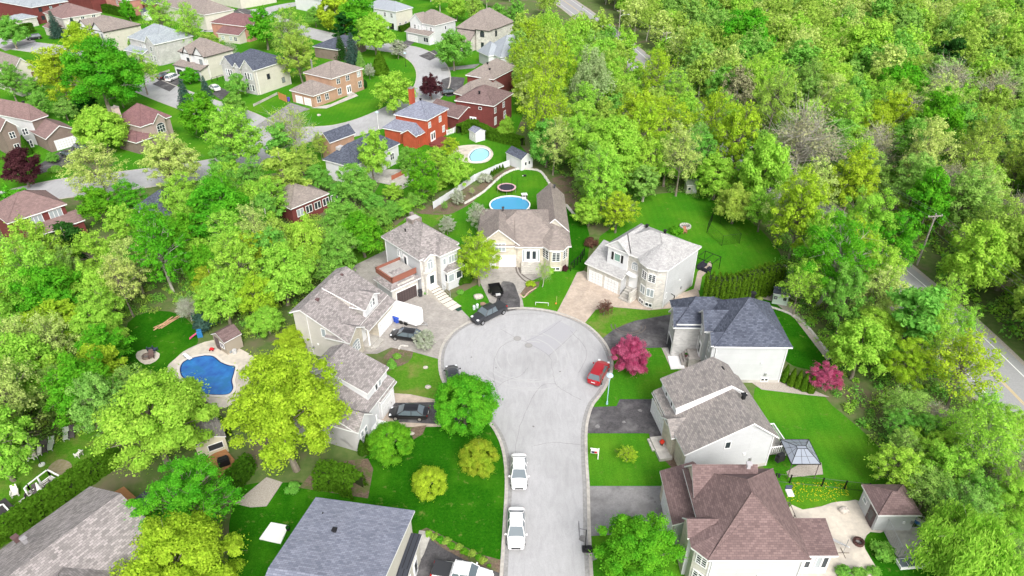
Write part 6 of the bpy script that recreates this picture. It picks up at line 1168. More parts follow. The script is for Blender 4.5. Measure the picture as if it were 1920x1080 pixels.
car('suv', 1123, 695, hd((1114, 712), (1132, 678)), PR, 'red hatchback at the right kerb of the turning circle'); car('pickup', 917, 584, hd((943, 572), (893, 597)), PG, 'dark grey pickup truck at the top of the turning circle', 1.0)
car('sedan', 766, 770, hd((799, 771), (735, 769)), PB, 'black sedan on the short asphalt driveway left of the round tree'); car('sedan', 763, 625, hd((790, 629), (733, 621)), PB, 'black sedan on the grey paved driveway beside the blossoming tree')
car('sedan', 850, 704, hd((852, 715), (846, 685)), PG, 'dark car at the left kerb half hidden by the round bright tree')
car('pickup', 866, 1072, hd((812, 1064), (905, 1080)), PW, 'white pickup with a dark bed cover on the bottom driveway', 1.3)
car('sedan', 127, 287, hd((142, 294), (113, 281)), PB, 'black sedan beside the blue bin at the brown brick house'); car('suv', 149, 275, hd((163, 282), (135, 268)), PB, 'black suv right of the black sedan at the brown brick house')
car('suv', 306, 141, hd((298, 145), (318, 134)), PM, 'dark maroon suv left of the white minivan'); car('minivan', 323, 144, hd((310, 150), (337, 138)), PW, 'white minivan before the dark garage doors'); car('sedan', 402, 164, hd((412, 169), (393, 160)), PW, 'small white car behind the pointed green tree', .7)
car('suv', 63, 69, hd((72, 69), (56, 71)), PG, 'dark car at the clipped hedge at the top left'); car('suv', 223, 114, hd((228, 118), (218, 110)), PB, 'dark car in the driveway beside the grey roofed gabled house'); car('sedan', 843, 171, hd((830, 172), (855, 169)), PB, 'black car in the driveway right of the burgundy tree')
# enclosed trailer
a = g(742, 570, 2.3); c = g(800, 583, 2.3); th = math.atan2(g(790, 600)[1] - g(745, 585)[1], g(790, 600)[0] - g(745, 585)[0])
tx, ty = g(766, 597, .6); t = thing('enclosed_trailer', (tx, ty, .045), R(hd((748, 588), (792, 601), .4)), 'white enclosed cargo trailer parked before the dark brown garage door', 'trailer')
b = MB(); b.prism([(-2.35, -1.0), (1.7, -1.0), (2.25, -.45), (2.25, .45), (1.7, 1.0), (-2.35, 1.0)], .42, 2.35, 0); b.build('body', mat('trailer white', (.84, .84, .84), .4), t, bevel=.05)
MB().prism([(-2.3, -.96), (1.68, -.96), (2.2, -.43), (2.2, .43), (1.68, .96), (-2.3, .96)], 2.352, 2.40).build('roof', mat('trailer white', (.84, .84, .84), .4), t)
MB().box(.55, -1.02, .6, 1.2, -.998, 2.15).build('side_door', mat('trailer door', (.72, .73, .74), .4), t); MB().bar((2.2, -.4, .42), (3.2, 0, .42), .05).bar((2.2, .4, .42), (3.2, 0, .42), .05).bar((3.1, 0, .05), (3.1, 0, .6), .04).build('drawbar', GREYM, t); MB().box(-2.36, -1.01, .4, 2.2, -.99, .5).build('side_rail', GREYM, t)
for sx in (-.65, .15):
    for s_ in (-1, 1): MB().bar((sx, s_ * .85, .33), (sx, s_ * 1.05, .33), .33, 0, 16).build('wheel', TYRE, t)
for s_ in (-1, 1): MB().box(-1.1, s_ * 1.06 - .06, .68, .6, s_ * 1.06 + .06, .74).build('mudguard', GREYM, t)
# small dark utility trailer
x, y = g(930, 545, .5); t = thing('utility_trailer', (x, y, .05), R(hd((922, 533), (932, 556), .4)), 'small black utility trailer on the asphalt driveway by the yellow green tree', 'trailer')
b = MB().box(-1.5, -.9, .45, 1.1, .9, .52).box(-1.5, -.9, .52, 1.1, -.86, .9).box(-1.5, .86, .52, 1.1, .9, .9).box(1.06, -.9, .52, 1.1, .9, .9).box(-1.5, -.9, .52, -1.46, .9, .9); b.build('bed', BMETAL, t); MB().bar((1.1, -.8, .45), (2.4, 0, .45), .05).bar((1.1, .8, .45), (2.4, 0, .45), .05).bar((2.3, 0, .05), (2.3, 0, .7), .04).build('drawbar', BMETAL, t)
for s_ in (-1, 1): MB().bar((-.3, s_ * .92, .32), (-.3, s_ * 1.12, .32), .32, 0, 14).build('wheel', TYRE, t)
MB().box(1.2, -.35, .5, 1.5, .35, .75).build('tool_box', mat('grey white plate', (.5, .5, .5), .6), t)
# ---------------- bins ----------------
def bin_(px, py, col, label, rot=0, group=None, h=1.05):
    x, y = g(px, py, .5); t = thing('wheelie_bin', (x, y, .045), R(rot), label, 'bin', group); b = MB()
    b.add([(-.24, -.28, .08), (.24, -.28, .08), (.24, .28, .08), (-.24, .28, .08), (-.31, -.36, h - .06), (.31, -.36, h - .06), (.31, .36, h - .06), (-.31, .36, h - .06)], [(3, 2, 1, 0), (4, 5, 6, 7), (0, 1, 5, 4), (1, 2, 6, 5), (2, 3, 7, 6), (3, 0, 4, 7)])
    b.build('body', col, t, bevel=.03); MB().prism([(-.34, -.4), (.34, -.4), (.34, .42), (-.34, .42)], h - .06, h + .02).bar((-.3, .44, h - .05), (.3, .44, h - .05), .03).build('lid', col, t, bevel=.03)
    for s_ in (-1, 1): MB().bar((s_ * .24, .3, .12), (s_ * .3, .3, .12), .12, 0, 10).build('wheel', TYRE, t)
    return t
BL = mat('bin blue', (.03, .08, .42), .5); BLV = mat('bin violet blue', (.09, .05, .45), .5); BK = mat('bin black', (.03, .03, .035), .6); BN = mat('bin brown', (.10, .05, .035), .6); BGR = mat('bin grey', (.2, .21, .22), .6)
bin_(744, 600, BL, 'blue bin beside the white enclosed trailer', 20); bin_(741, 598, BL, 'blue bin touching the garage wall by the white trailer', 15); bin_(726, 744, BL, 'blue bin behind the parked black sedan by the pale house', 10); bin_(718, 757, BK, 'dark bin below the blue one at the pale house', 5); bin_(730, 755, BN, 'brown bin right of the dark bin at the pale house', 0, h=.8); bin_(719, 749, BGR, 'grey bin between wall and blue bin at the pale house', 0)
bin_(99, 279, BL, 'blue bin beside the wide white garage door at upper left', 40); bin_(541, 187, BLV, 'violet blue bin at the wood fence of the tan brick house', 30); bin_(389, 139, BL, 'blue bin at the porch corner near the white minivan', 60); bin_(884, 504, BGR, 'grey bin under the yellow green tree by the long stone house', 10); bin_(892, 511, BL, 'blue bin under the yellow green tree by the long stone house', 0); bin_(788, 551, BK, 'black bin at the dark brown garage door', 15)
# ---------------- pools ----------------
def ipool(px, label, m, deckm, z=.11):
    pts = smooth(G2(px), 5, True); cx = sum(p[0] for p in pts) / len(pts); cy = sum(p[1] for p in pts) / len(pts); t = thing('swimming_pool', (cx, cy, 0), 0, label, 'swimming pool'); q = [(p[0] - cx, p[1] - cy) for p in pts]
    MB().prism(q, .0, z).build('water', m, t); b = MB(); q2 = q + [q[0]]
    ar = sum(q[i][0] * q[(i + 1) % len(q)][1] - q[(i + 1) % len(q)][0] * q[i][1] for i in range(len(q))); s_ = -1 if ar > 0 else 1
    ribbon(b, q2, 0, s_ * .35, 0, z + .06); b.build('coping', deckm, t); b = MB(); ribbon(b, q2, 0, -s_ * .16, z, z + .008); b.build('liner_band', mat('pool liner', (.01, .03, .12) if m is WATERD else (.25, .5, .55), .2), t); return t
ipool([(338, 700), (340, 685), (352, 675), (380, 668), (400, 669), (415, 680), (430, 686), (441, 688), (440, 700), (436, 715), (438, 730), (428, 741), (400, 742), (384, 740), (374, 736), (372, 722), (362, 715), (346, 712)], 'kidney shaped in ground pool with dark blue water', WATERD, mat('pool coping', (.62, .58, .52), .8))
ipool([(880, 295), (884, 287), (892, 281), (905, 279), (916, 284), (917, 293), (908, 301), (897, 304), (884, 303)], 'pale turquoise in ground pool with white surround', WATERL, mat('white coping', (.75, .75, .73), .7))
x, y = g(956, 384, 1.2); t = thing('above_ground_pool', (x, y, 0), 0, 'round blue above ground pool behind the long stone house', 'swimming pool'); rr = 37.5 / ppm(956, 380, 1.2)
MB().cyl(0, 0, 0, 1.05, rr - .08, 0, 40).build('water', mat('bright pool water', (.05, .30, .52), .05, spec=.5), t)
b = MB(); ring = [(rr * math.cos(R(i * 9)), rr * math.sin(R(i * 9))) for i in range(41)]; ribbon(b, ring, -.02, .03, 0, 1.25); b.build('wall', mat('pool wall white', (.7, .72, .74), .5), t); b = MB(); ribbon(b, ring, -.10, .14, 1.22, 1.30); b.build('rim', TRIM, t)
b = MB()
for s_ in (-.25, .25): b.bar((rr * .72 + s_, rr * .66, 0), (rr * .72 + s_, rr * .66, 1.9), .03)
b.box(rr * .72 - .35, rr * .62, 1.2, rr * .72 + .35, rr * .85, 1.28); b.build('ladder', TRIM, t)
x, y = g(983, 367, .7); t = thing('pool_pump', (x, y, 0), .2, 'grey pump cabinet with white lid between round pool and lawn', 'pump'); MB().box(-.5, -.4, 0, .5, .4, 1.0).build('cabinet', mat('pump brown', (.09, .07, .06), .7), t, bevel=.03); MB().box(-.55, -.45, 1.0, .55, .45, 1.1).cyl(.1, 0, 1.1, 1.18, .25).build('lid', TRIM, t)
# trampoline
x, y = g(950, 351, .8); t = thing('trampoline', (x, y, 0), 0, 'black trampoline with pink pad on the lawn beyond the round pool', 'trampoline'); rr = 17.5 / ppm(950, 351, .8)
MB().cyl(0, 0, .78, .80, rr, 0, 32).build('mat', mat('trampoline mat', (.035, .035, .05), .7), t); b = MB(); ring = [(rr * math.cos(R(i * 10)), rr * math.sin(R(i * 10))) for i in range(37)]; ribbon(b, ring, -.02, .30, .76, .86); b.build('pad', mat('pink pad', (.62, .38, .42), .7), t)
ring2 = [((rr + .2) * math.cos(R(i * 10)), (rr + .2) * math.sin(R(i * 10))) for i in range(37)]
for k in range(0, 36, 6): MB().bar((*ring2[k], 0), (*ring2[k], 2.5), .025).build('net_pole', BMETAL, t)
for k in range(3, 36, 6): MB().bar((*ring2[k], 0), (*ring2[k], .8), .03).build('leg', GREYM, t)
# ---------------- lamps, poles, wires ----------------
def lamp_post(px, py, h, label, col, arm=None):
    x, y = g(px, py); t = thing('street_lamp', (x, y, 0), 0, label, 'street lamp'); MB().cyl(0, 0, 0, .5, .13, 0, 10, .09).cyl(0, 0, .5, h, .055, 0, 8, .045).build('pole', col, t)
    MB().cyl(0, 0, h, h + .12, .42, 0, 16, .38).cyl(0, 0, h + .12, h + .34, .30, 0, 16, .08).build('lamp_head', mat('lamp cover', (.45, .62, .72), .4), t); MB().cyl(0, 0, h - .12, h, .26, 0, 12).build('lens', mat('lamp lens', (.7, .72, .72), .3), t)
lamp_post(1138, 758, 4.6, 'pale blue street lamp on the lawn behind the red car', mat('lamp pole pale blue', (.35, .55, .62), .5)); lamp_post(761, 125, 4.0, 'dark street lamp on the inner kerb of the curving street', BMETAL); lamp_post(474, 268, 4.4, 'street lamp at the corner by the side street junction', BMETAL); lamp_post(710, 241, 4, 'short white lamp post beside the dark slate roofed house', TRIM)
POL = [((36.9, 246), 10, 'far'), ((46.6, 214), 10, 'second'), ((51.4, 175.1), 9.6, 'third'), ((66.2, 95.5), 9.2, 'near'), ((74.5, 42), 9.5, 'out')]
pn = ['farthest wooden utility pole, nearest the top edge', 'wooden utility pole second from the top edge', 'wooden utility pole with street light arm, third from the top edge', 'nearest wooden utility pole right of the highway', 'wooden utility pole just outside the right edge carrying the wires']
ends = []
for i, (p, h, _) in enumerate(POL):
    q = POL[min(i + 1, 4)][0]; q0 = POL[max(i - 1, 0)][0]; a = math.atan2(q[1] - q0[1], q[0] - q0[0]); t = thing('utility_pole', (*p, 0), a, pn[i], 'utility pole')
    MB().cyl(0, 0, 0, h, .17, 0, 8, .11).build('pole', noisy('weathered pole', (.36, .33, .29), (.28, .25, .22), 2), t); MB().box(-.07, -1.25, h - .35, .07, 1.25, h - .2).bar((0, -.7, h - .3), (0, 0, h - 1.0), .03).bar((0, .7, h - .3), (0, 0, h - 1.0), .03).build('crossarm', noisy('weathered pole', (.36, .33, .29), (.28, .25, .22), 2), t)
    pts = []
    for w, zz in ((-1.15, h - .05), (0, h + .2), (1.15, h - .05)):
        MB().cyl(0, w, zz - .16, zz, .06, 0, 8).build('insulator', TRIM, t); pts.append((p[0] - w * math.sin(a), p[1] + w * math.cos(a), zz))
    pts.append((p[0], p[1], h - 2.3)); ends.append(pts)
    if i < 3:
        MB().path([(0, 0, h - 2.0), (0, -.9 if 0 else .9, h - 1.6), (0, 3.0, h - 1.55)], [.04, .04, .035], 0, 6).build('lamp_arm', GREYM, t); MB().ell((0, 3.2, h - 1.6), (.18, .42, .1), 0, 10, 6).build('lamp_head', TRIM, t)
WIRE = mat('wire', (.30, .30, .30), .5)
for i in range(4):
    for k in range(4):
        A, B = Vector(ends[i][k]), Vector(ends[i + 1][k]); n = 14; sag = .6 + (B - A).length * .012; pts = []
        for j in range(n + 1): q = j / n; p = A.lerp(B, q); p.z -= sag * 4 * q * (1 - q); pts.append(tuple(p))
        b = MB()
        for j in range(n): b.bar(pts[j], pts[j + 1], .022, 0, 3)
        tag(b.build('overhead_wire', WIRE), '%s overhead wire %s' % (('left outer', 'highest', 'right outer', 'lowest')[k], ('between the two farthest poles', 'between second and third poles', 'from the third to the nearest pole', 'from the nearest pole to the right edge')[i]), 'wire', 'overhead wires')
# guard rail on the far side of the highway
seg = [p for p in offs(hw, -5.15) if 20 < p[1] < 150]; t = thing('guard_rail', (0, 0, 0), 0, 'steel guard rail along the far side of the highway', 'guard rail'); b = MB(); ribbon(b, seg, -.03, .03, .45, .60); ribbon(b, seg, -.03, .03, .64, .78); b.build('rail', mat('rail steel', (.55, .57, .58), .4, .6), t); L = 0; n_ = 0
for i in range(len(seg) - 1):
    A, B = Vector(seg[i]), Vector(seg[i + 1]); m = max(1, int((B - A).length / 2.2))
    for k in range(m): p = A.lerp(B, k / m); MB().box(p.x - .08, p.y - .08, 0, p.x + .08, p.y + .08, .8).build('post', noisy('weathered pole', (.36, .33, .29), (.28, .25, .22), 2), t); n_ += 1
# ---------------- fences ----------------
def fence(px, h, label, m, step=2.2, style='panel', world=False, pm=None, cat='fence'):
    pts = px if world else G2(px); t = thing('fence', (pts[0][0], pts[0][1], 0), 0, label, cat); o = pts[0]; q = [(p[0] - o[0], p[1] - o[1]) for p in pts]; b = MB()
    for i in range(len(q) - 1):
        A, B = Vector(q[i]), Vector(q[i + 1]); L = (B - A).length; n = max(1, round(L / step)); d = (B - A).normalized()
        for k in range(n + (1 if i == len(q) - 2 else 0)): p = A.lerp(B, k / n); MB().box(p.x - .06, p.y - .06, 0, p.x + .06, p.y + .06, h + .06).build('post', pm or m, t)
        if style == 'panel': ribbon(b, [tuple(A), tuple(B)], -.025, .025, .08, h)
        elif style == 'mesh':
            for z in (h - .03, .08): b.bar((A.x, A.y, z), (B.x, B.y, z), .022, 0, 4)
            for k in range(int(L / .35)): p = A.lerp(B, k * .35 / L); b.bar((p.x, p.y, .05), (p.x + d.x * .3, p.y + d.y * .3, h - .03), .006, 0, 3); b.bar((p.x + d.x * .3, p.y + d.y * .3, .05), (p.x, p.y, h - .03), .006, 0, 3)
        elif style == 'picket':
            for z in (h * .25, h * .85): ribbon(b, [tuple(A), tuple(B)], -.02, .02, z, z + .07)
            for k in range(int(L / .16)): p = A.lerp(B, k * .16 / L); b.box(p.x - .03, p.y - .02, .05, p.x + .03, p.y + .02, h)
        elif style == 'rail':
            ribbon(b, [tuple(A), tuple(B)], -.05, .05, h - .06, h)
            for k in range(int(L / .5)): p = A.lerp(B, k * .5 / L); b.box(p.x - .015, p.y - .015, .05, p.x + .015, p.y + .015, h)
    b.build({'panel': 'panel', 'mesh': 'wire_mesh', 'picket': 'pickets', 'rail': 'railing'}[style], m, t); return t
fence([(813, 392), (850, 368), (890, 340), (930, 322), (955, 312)], 1.5, 'white grey board fence running up to the white shed', mat('fence pale', (.62, .64, .66), .8))
fence([(1452, 903), (1480, 906), (1540, 912), (1626, 922)], 1.25, 'black chain link fence behind the gazebo', BMETAL, 2.4, 'mesh'); fence([(1070, 508), (1088, 492), (1095, 480)], 1.5, 'black metal fence left of the white garage doors', BMETAL, 1.2, 'rail'); fence([(838, 254), (850, 250), (856, 246)], 1.3, 'white picket fence beside the orange brick house', TRIM, 1.5, 'picket')
fence([(524, 186), (538, 192)], 1.9, 'orange cedar fence panel beside the tan brick garage', mat('cedar orange', (.50, .22, .08), .8)); fence([(476, 200), (520, 178)], .7, 'low pale concrete wall beside the slate roofed gabled house', CONC, 50, cat='wall'); fence([(275, 148), (318, 134)], .6, 'low concrete wall along the driveway of the white minivan', CONC, 50, cat='wall')
fence([(398, 154), (418, 148)], 1.2, 'black metal fence between cream house and slate gabled house', BMETAL, 1.5, 'rail'); fence([(1248, 560), (1262, 571)], 1.6, 'black metal gate at the corner of the white house wall', BMETAL, 1.2, 'rail', cat='gate')
# ---------------- garden things ----------------
# hardtop gazebo
o = g(1484, 870.5, 2.4); t = thing('gazebo', (*o, 0), 0, 'grey hardtop gazebo on gravel beside the white deck railing', 'gazebo'); w, d = 3.15, 3.6; b = MB()
c4 = [(0, 0, 2.4), (w, 0, 2.4), (w, d, 2.4), (0, d, 2.4)]; r4 = [(1.05, 1.6, 3.1), (w - 1.05, 1.6, 3.1), (w - 1.05, 2.0, 3.1), (1.05, 2.0, 3.1)]
for i in range(4): j = (i + 1) % 4; b.add([c4[i], c4[j], r4[j], r4[i]], [(0, 1, 2, 3)])
b.add(r4, [(0, 1, 2, 3)]); b.build('roof', mat('gazebo polycarbonate', (.27, .30, .35), .25, spec=.5), t); b = MB()
for i in range(4):
    j = (i + 1) % 4; b.bar(c4[i], r4[i], .035, 0, 5); b.bar(c4[i], c4[j], .05, 0, 5); b.bar(r4[i], r4[j], .035, 0, 5)
    for f in (.36, .64): b.bar(tuple(Vector(c4[i]).lerp(Vector(c4[j]), f)), tuple(Vector(r4[i]).lerp(Vector(r4[j]), f)), .02, 0, 4)
    m0, m1 = (tuple(Vector(c4[k]).lerp(Vector(r4[k]), .5)) for k in (i, j)); b.bar(m0, m1, .02, 0, 4)
b.build('roof_frame', BMETAL, t)
for p in c4: MB().bar((p[0] + (.12 if p[0] == 0 else -.12), p[1] + (.12 if p[1] == 0 else -.12), 0), (p[0] + (.12 if p[0] == 0 else -.12), p[1] + (.12 if p[1] == 0 else -.12), 2.4), .05, 0, 6).build('post', mat('brown deck frame', (.12, .09, .09), .6), t)
# batting net on the big lawn
t = thing('net_cage', (*g(1370, 460), 0), 0, 'black mesh net enclosure on the lawn behind the light grey roof', 'net'); P = [Vector((*g(*p), 0)) - t.location for p in ((1325, 437), (1353, 461), (1386, 457), (1350, 420), (1335, 415))]; b = MB(); net = MB()
for i in range(5):
    a, c = P[i], P[(i + 1) % 5]; h = 2.0; b.bar(tuple(a), (a.x, a.y, h), .035, 0, 5); b.bar((a.x, a.y, h), (c.x, c.y, h), .025, 0, 4); b.bar(tuple(a), tuple(c), .02, 0, 4); n = int((c - a).length / .22) + 1
    for k in range(n): p = a.lerp(c, k / n); net.bar((p.x, p.y, 0), (p.x, p.y, h), .008, 0, 3)
    for k in range(9): net.bar((a.x, a.y, k * .22), (c.x, c.y, k * .22), .008, 0, 3)
ctr = sum(P, Vector((0, 0, 0))) / 5
b.build('frame', BMETAL, t); net.build('netting', BMETAL, t)
# pergola frame with hot tub behind the white house
x, y = g(1325, 505); t = thing('pergola', (x, y, 0), R(47), 'black metal frame canopy over dark patio furniture behind the white house', 'pergola'); b = MB()
for (a, c) in ((-1.4, -1.4), (1.4, -1.4), (1.4, 1.4), (-1.4, 1.4)): MB().bar((a, c, 0), (a, c, 2.3), .05, 0, 5).build('post', BMETAL, t)
for (a, c) in (((-1.4, -1.4), (1.4, -1.4)), ((1.4, -1.4), (1.4, 1.4)), ((1.4, 1.4), (-1.4, 1.4)), ((-1.4, 1.4), (-1.4, -1.4)), ((-1.4, 0), (1.4, 0))): b.bar((*a, 2.3), (*c, 2.3), .05, 0, 5)
b.build('top_frame', BMETAL, t); t = thing('patio_sofa', (x, y, 0), R(47), 'dark cushioned patio sofa under the black metal frame', 'sofa'); DK = mat('dark cushion', (.03, .03, .045), .9); MB().box(-1.1, .5, 0, 1.1, 1.2, .42).box(-1.1, 1.1, .42, 1.1, 1.25, .85).build('seat', DK, t, bevel=.05); MB().box(-1.1, -.9, 0, -.4, .4, .42).box(-1.15, -.9, .42, -1.0, .4, .8).build('side_seat', DK, t, bevel=.05); MB().box(.0, -.6, 0, .7, .0, .35).build('footstool', DK, t, bevel=.05)
x, y = g(1310, 518); sheet('patio', [(1300, 545), (1308, 510), (1332, 490), (1335, 500), (1316, 520), (1312, 545)], .05, PAVE)
# fire pits
def firepit(px, py, label, r=.75, m=None):
    x, y = g(px, py, .2); t = thing('fire_pit', (x, y, .02), 0, label, 'fire pit'); b = MB(); rn = random.Random(int(px))
    for j in range(2):
        for i in range(14): a = 2 * PI * (i + j * .5) / 14; b.box(-.15, -.1, .18 * j, .15, .1, .18 * j + .17, 0, a + PI / 2, (r * math.cos(a), r * math.sin(a)))
    b.build('stone_ring', m or noisy('pale stones', (.60, .58, .54), (.45, .43, .40), 3), t); MB().cyl(0, 0, 0, .06, r * .8, 0, 14).build('ash_bed', noisy('ash', (.10, .095, .09), (.25, .24, .23), 6), t); return t
firepit(1285, 424, 'pale stone fire pit on the lawn behind the light grey roof', .9); firepit(275, 668, 'stone fire pit on the small paved circle by the woods', .5, mat('rust brown stone', (.25, .2, .17), .9)); firepit(1610, 1016, 'small dark round fire bowl on the beige patio', .42, mat('rusty bowl', (.11, .055, .05), .8))
# chairs
def chair(name, px, py, rot, col, label, group=None, style='adirondack'):
    x, y = g(px, py, .3); t = thing(name, (x, y, .03), R(rot), label, 'chair', group)
    if style == 'adirondack': MB().box(-.3, -.35, .32, .3, .25, .37).build('seat', col, t); b = MB(); b.add([(-.32, .2, .3), (.32, .2, .3), (.26, .6, 1.0), (-.26, .6, 1.0), (-.32, .25, .27), (.32, .25, .27), (.26, .65, .98), (-.26, .65, .98)], [(0, 1, 2, 3), (7, 6, 5, 4), (0, 4, 5, 1), (1, 5, 6, 2), (2, 6, 7, 3), (3, 7, 4, 0)]); b.build('backrest', col, t)
    elif style == 'patio': MB().box(-.27, -.27, .40, .27, .27, .45).build('seat', col, t); MB().box(-.27, .25, .45, .27, .29, .95).build('backrest', col, t)
    elif style == 'lounger': MB().box(-.32, -1.0, .3, .32, .35, .34).build('seat', col, t); b = MB(); b.add([(-.32, .35, .30), (.32, .35, .30), (.32, .95, .62), (-.32, .95, .62), (-.32, .35, .34), (.32, .35, .34), (.32, .95, .66), (-.32, .95, .66)], [(3, 2, 1, 0), (4, 5, 6, 7), (0, 1, 5, 4), (1, 2, 6, 5), (2, 3, 7, 6), (3, 0, 4, 7)]); b.build('backrest', col, t)
    for sx in (-.26, .26):
        for sy in ((-.28, .24) if style != 'lounger' else (-.9, .3)): MB().box(sx - .03, sy - .03, 0, sx + .03, sy + .03, .32 if style != 'patio' else .4).build('leg', col, t)
    if style != 'lounger':
        for sx in (-.34, .34): MB().box(sx - .05, -.35, .55, sx + .05, .3, .58).bar((sx, -.3, 0), (sx, -.3, .55), .03, 0, 4).build('armrest', col, t)
    return t
NAVY = mat('navy plastic', (.06, .075, .12), .6); PLW = mat('white plastic', (.72, .70, .66), .6); DKM = mat('brown black weave', (.10, .085, .09), .8); PLG = mat('greenish grey sling', (.40, .45, .38), .8)
chair('garden_chair', 281, 655, 200, NAVY, 'left navy garden chair at the fire pit by the woods', 'navy garden chairs'); chair('garden_chair', 289, 656, 170, NAVY, 'right navy garden chair at the fire pit by the woods', 'navy garden chairs'); chair('garden_chair', 284, 668, 20, mat('brown chair', (.14, .09, .08), .8), 'low brown chair in front of the navy chairs'); chair('garden_chair', 1284, 434, 0, mat('red brown chair', (.33, .13, .09), .8), 'small red brown chair beside the pale stone fire pit')
chair('garden_chair', 58, 857, 20, PLW, 'white garden chair left of the black parasol stand'); chair('garden_chair', 70, 853, -15, PLW, 'white garden chair behind the black parasol stand'); chair('garden_chair', 148, 852, 250, PLW, 'white garden chair by the bare patch of lawn'); chair('garden_chair', 28, 925, 30, PLW, 'white folding chair on the grass left of the white deck')
chair('sun_lounger', 83, 838, 30, DKM, 'dark sun lounger nearest the white chairs', None, 'lounger'); chair('sun_lounger', 95, 833, 20, PLG, 'pale green sun lounger beside the nearest dark one', None, 'lounger'); chair('sun_lounger', 124, 814, 28, PLG, 'pale green sun lounger farther up the lawn', None, 'lounger'); chair('sun_lounger', 134, 811, 28, DKM, 'dark sun lounger rightmost under the trees', None, 'lounger')
x, y = g(77, 872); t = thing('parasol_stand', (x, y, 0), 0, 'black cantilever parasol pole with white foot on patchy lawn', 'parasol'); MB().bar((0, 0, 0), (-.6, .9, 2.3), .04).bar((-.6, .9, 2.3), (-1.3, 1.2, 2.2), .03).build('pole', BMETAL, t); MB().cyl(.1, 0, 0, .15, .32).build('base', TRIM, t); MB().cyl(-1.35, 1.2, .4, 2.2, .30, 0, 10, .08).build('folded_canopy', mat('parasol cloth beige', (.62, .56, .50), .9), t)
# white deck bottom left
o = g(20, 985); t = thing('deck', (0, 0, 0), 0, 'white board deck with white railings along the long hedge', 'deck'); P4 = [g(-40, 1000, .6), g(58, 922, .6), g(95, 893, .6), g(118, 905, .6), g(30, 985, .6), g(-40, 1048, .6)]
MB().prism(P4, 0, .6).build('boards', bricky('weathered white boards', (.62, .60, .57), (.52, .50, .48), (.28, .27, .26), 8, .15, .012, .8, .15), t); b = MB()
def rail(b, a, c, z0=.6, h=1.0):
    A = Vector((*a, 0)); B = Vector((*c, 0)); ribbon(b, [a, c], -.07, .07, z0 + h, z0 + h + .08); ribbon(b, [a, c], -.04, .04, z0 + .08, z0 + .14); n = max(1, round((B - A).length / 1.5))
    for k in range(n + 1): p = A.lerp(B, k / n); b.box(p.x - .07, p.y - .07, z0, p.x + .07, p.y + .07, z0 + h + .1)
rail(b, P4[1], P4[2]); rail(b, P4[2], P4[3]); rail(b, g(53, 928, .6), P4[1]); b.build('railing', TRIM, t); b = MB(); rail(b, g(-40, 1000, .6), g(12, 957, .6)); rail(b, g(12, 957, .6), g(24, 970, .6)); b.build('railing', TRIM, t)
x, y = g(80, 932, .6); t = thing('patio_table', (x, y, .6), 0, 'dark round patio table on the white deck', 'table'); MB().cyl(0, 0, .68, .73, .75, 0, 20).build('table_top', DKM, t); MB().cyl(0, 0, 0, .68, .06).cyl(0, 0, 0, .05, .35).build('pedestal', BMETAL, t)
x, y = g(80, 928, 1.35); t = thing('parasol', (x, y, 1.35), 0, 'folded white parasol standing through the patio table', 'parasol'); MB().bar((0, 0, 0), (0, 0, 1.9), .03).build('pole', GREYM, t); MB().cyl(0, 0, .35, 1.85, .34, 0, 10, .07).build('folded_canopy', PLW, t)
for i, (px, py, rot, lb) in enumerate(((60, 940, 110, 'dark woven chair left of the folded parasol'), (72, 925, 40, 'dark woven chair behind the patio table'), (95, 917, -30, 'dark woven chair right of the folded parasol'), (64, 934, 130, 'white cushioned chair left of the patio table'))):
    c = chair('patio_chair', px, py, rot, PLW if 'white' in lb else DKM, lb, 'chairs at the deck table', 'patio'); c.location.z = .6
x, y = g(3, 968, .6); t = thing('hot_tub', (x, y, .6), R(-35), 'dark covered hot tub on the white deck at the left edge', 'hot tub'); MB().box(-1.1, -1.1, 0, 1.1, 1.1, .8).build('cabinet', DKM, t, bevel=.05); MB().box(-1.15, -1.15, .8, 1.15, 1.15, .92).build('cover', mat('hot tub cover', (.045, .04, .045), .7), t, bevel=.04)
# decks under the trees
t = thing('deck', (0, 0, 0), 0, 'orange brown wooden deck in front of the cream garden house', 'deck'); MB().prism([g(383, 862, .5), g(420, 838, .5), g(440, 862, .5), g(430, 895, .5), g(405, 890, .5)], 0, .5).build('boards', WOOD, t)
t = thing('deck', (0, 0, 0), 0, 'wooden deck at the corner of the mottled brown roof', 'deck'); MB().prism([g(200, 930, .5), g(232, 912, .5), g(275, 950, .5), g(262, 978, .5), g(240, 975, .5)], 0, .5).build('boards', WOOD, t)
x, y = g(265, 948, 2.0); t = thing('gazebo', (x, y, 0), R(-31), 'small gazebo with blue grey metal roof beside the mottled roof', 'gazebo'); b = MB(); w = 1.3
for i in range(4): c4 = [(-w, -w, 2.1), (w, -w, 2.1), (w, w, 2.1), (-w, w, 2.1)]; b.add([c4[i], c4[(i + 1) % 4], (0, 0, 2.7)], [(0, 1, 2)])
b.build('roof', RSLATE, t)
for p in ((-w, -w), (w, -w), (w, w), (-w, w)): MB().bar((p[0] * .9, p[1] * .9, 0), (p[0] * .9, p[1] * .9, 2.15), .05).build('post', mat('brown post', (.2, .1, .06), .8), t)
x, y = g(420, 868, .9); t = thing('barbecue', (x, y, .5), .5, 'black covered barbecue on the wooden deck', 'barbecue'); MB().box(-.6, -.3, .1, .6, .3, 1.0).build('body', BLACK, t, bevel=.05); MB().box(-.5, -.28, 1.0, .5, .28, 1.25).build('lid', BLACK, t, bevel=.08)
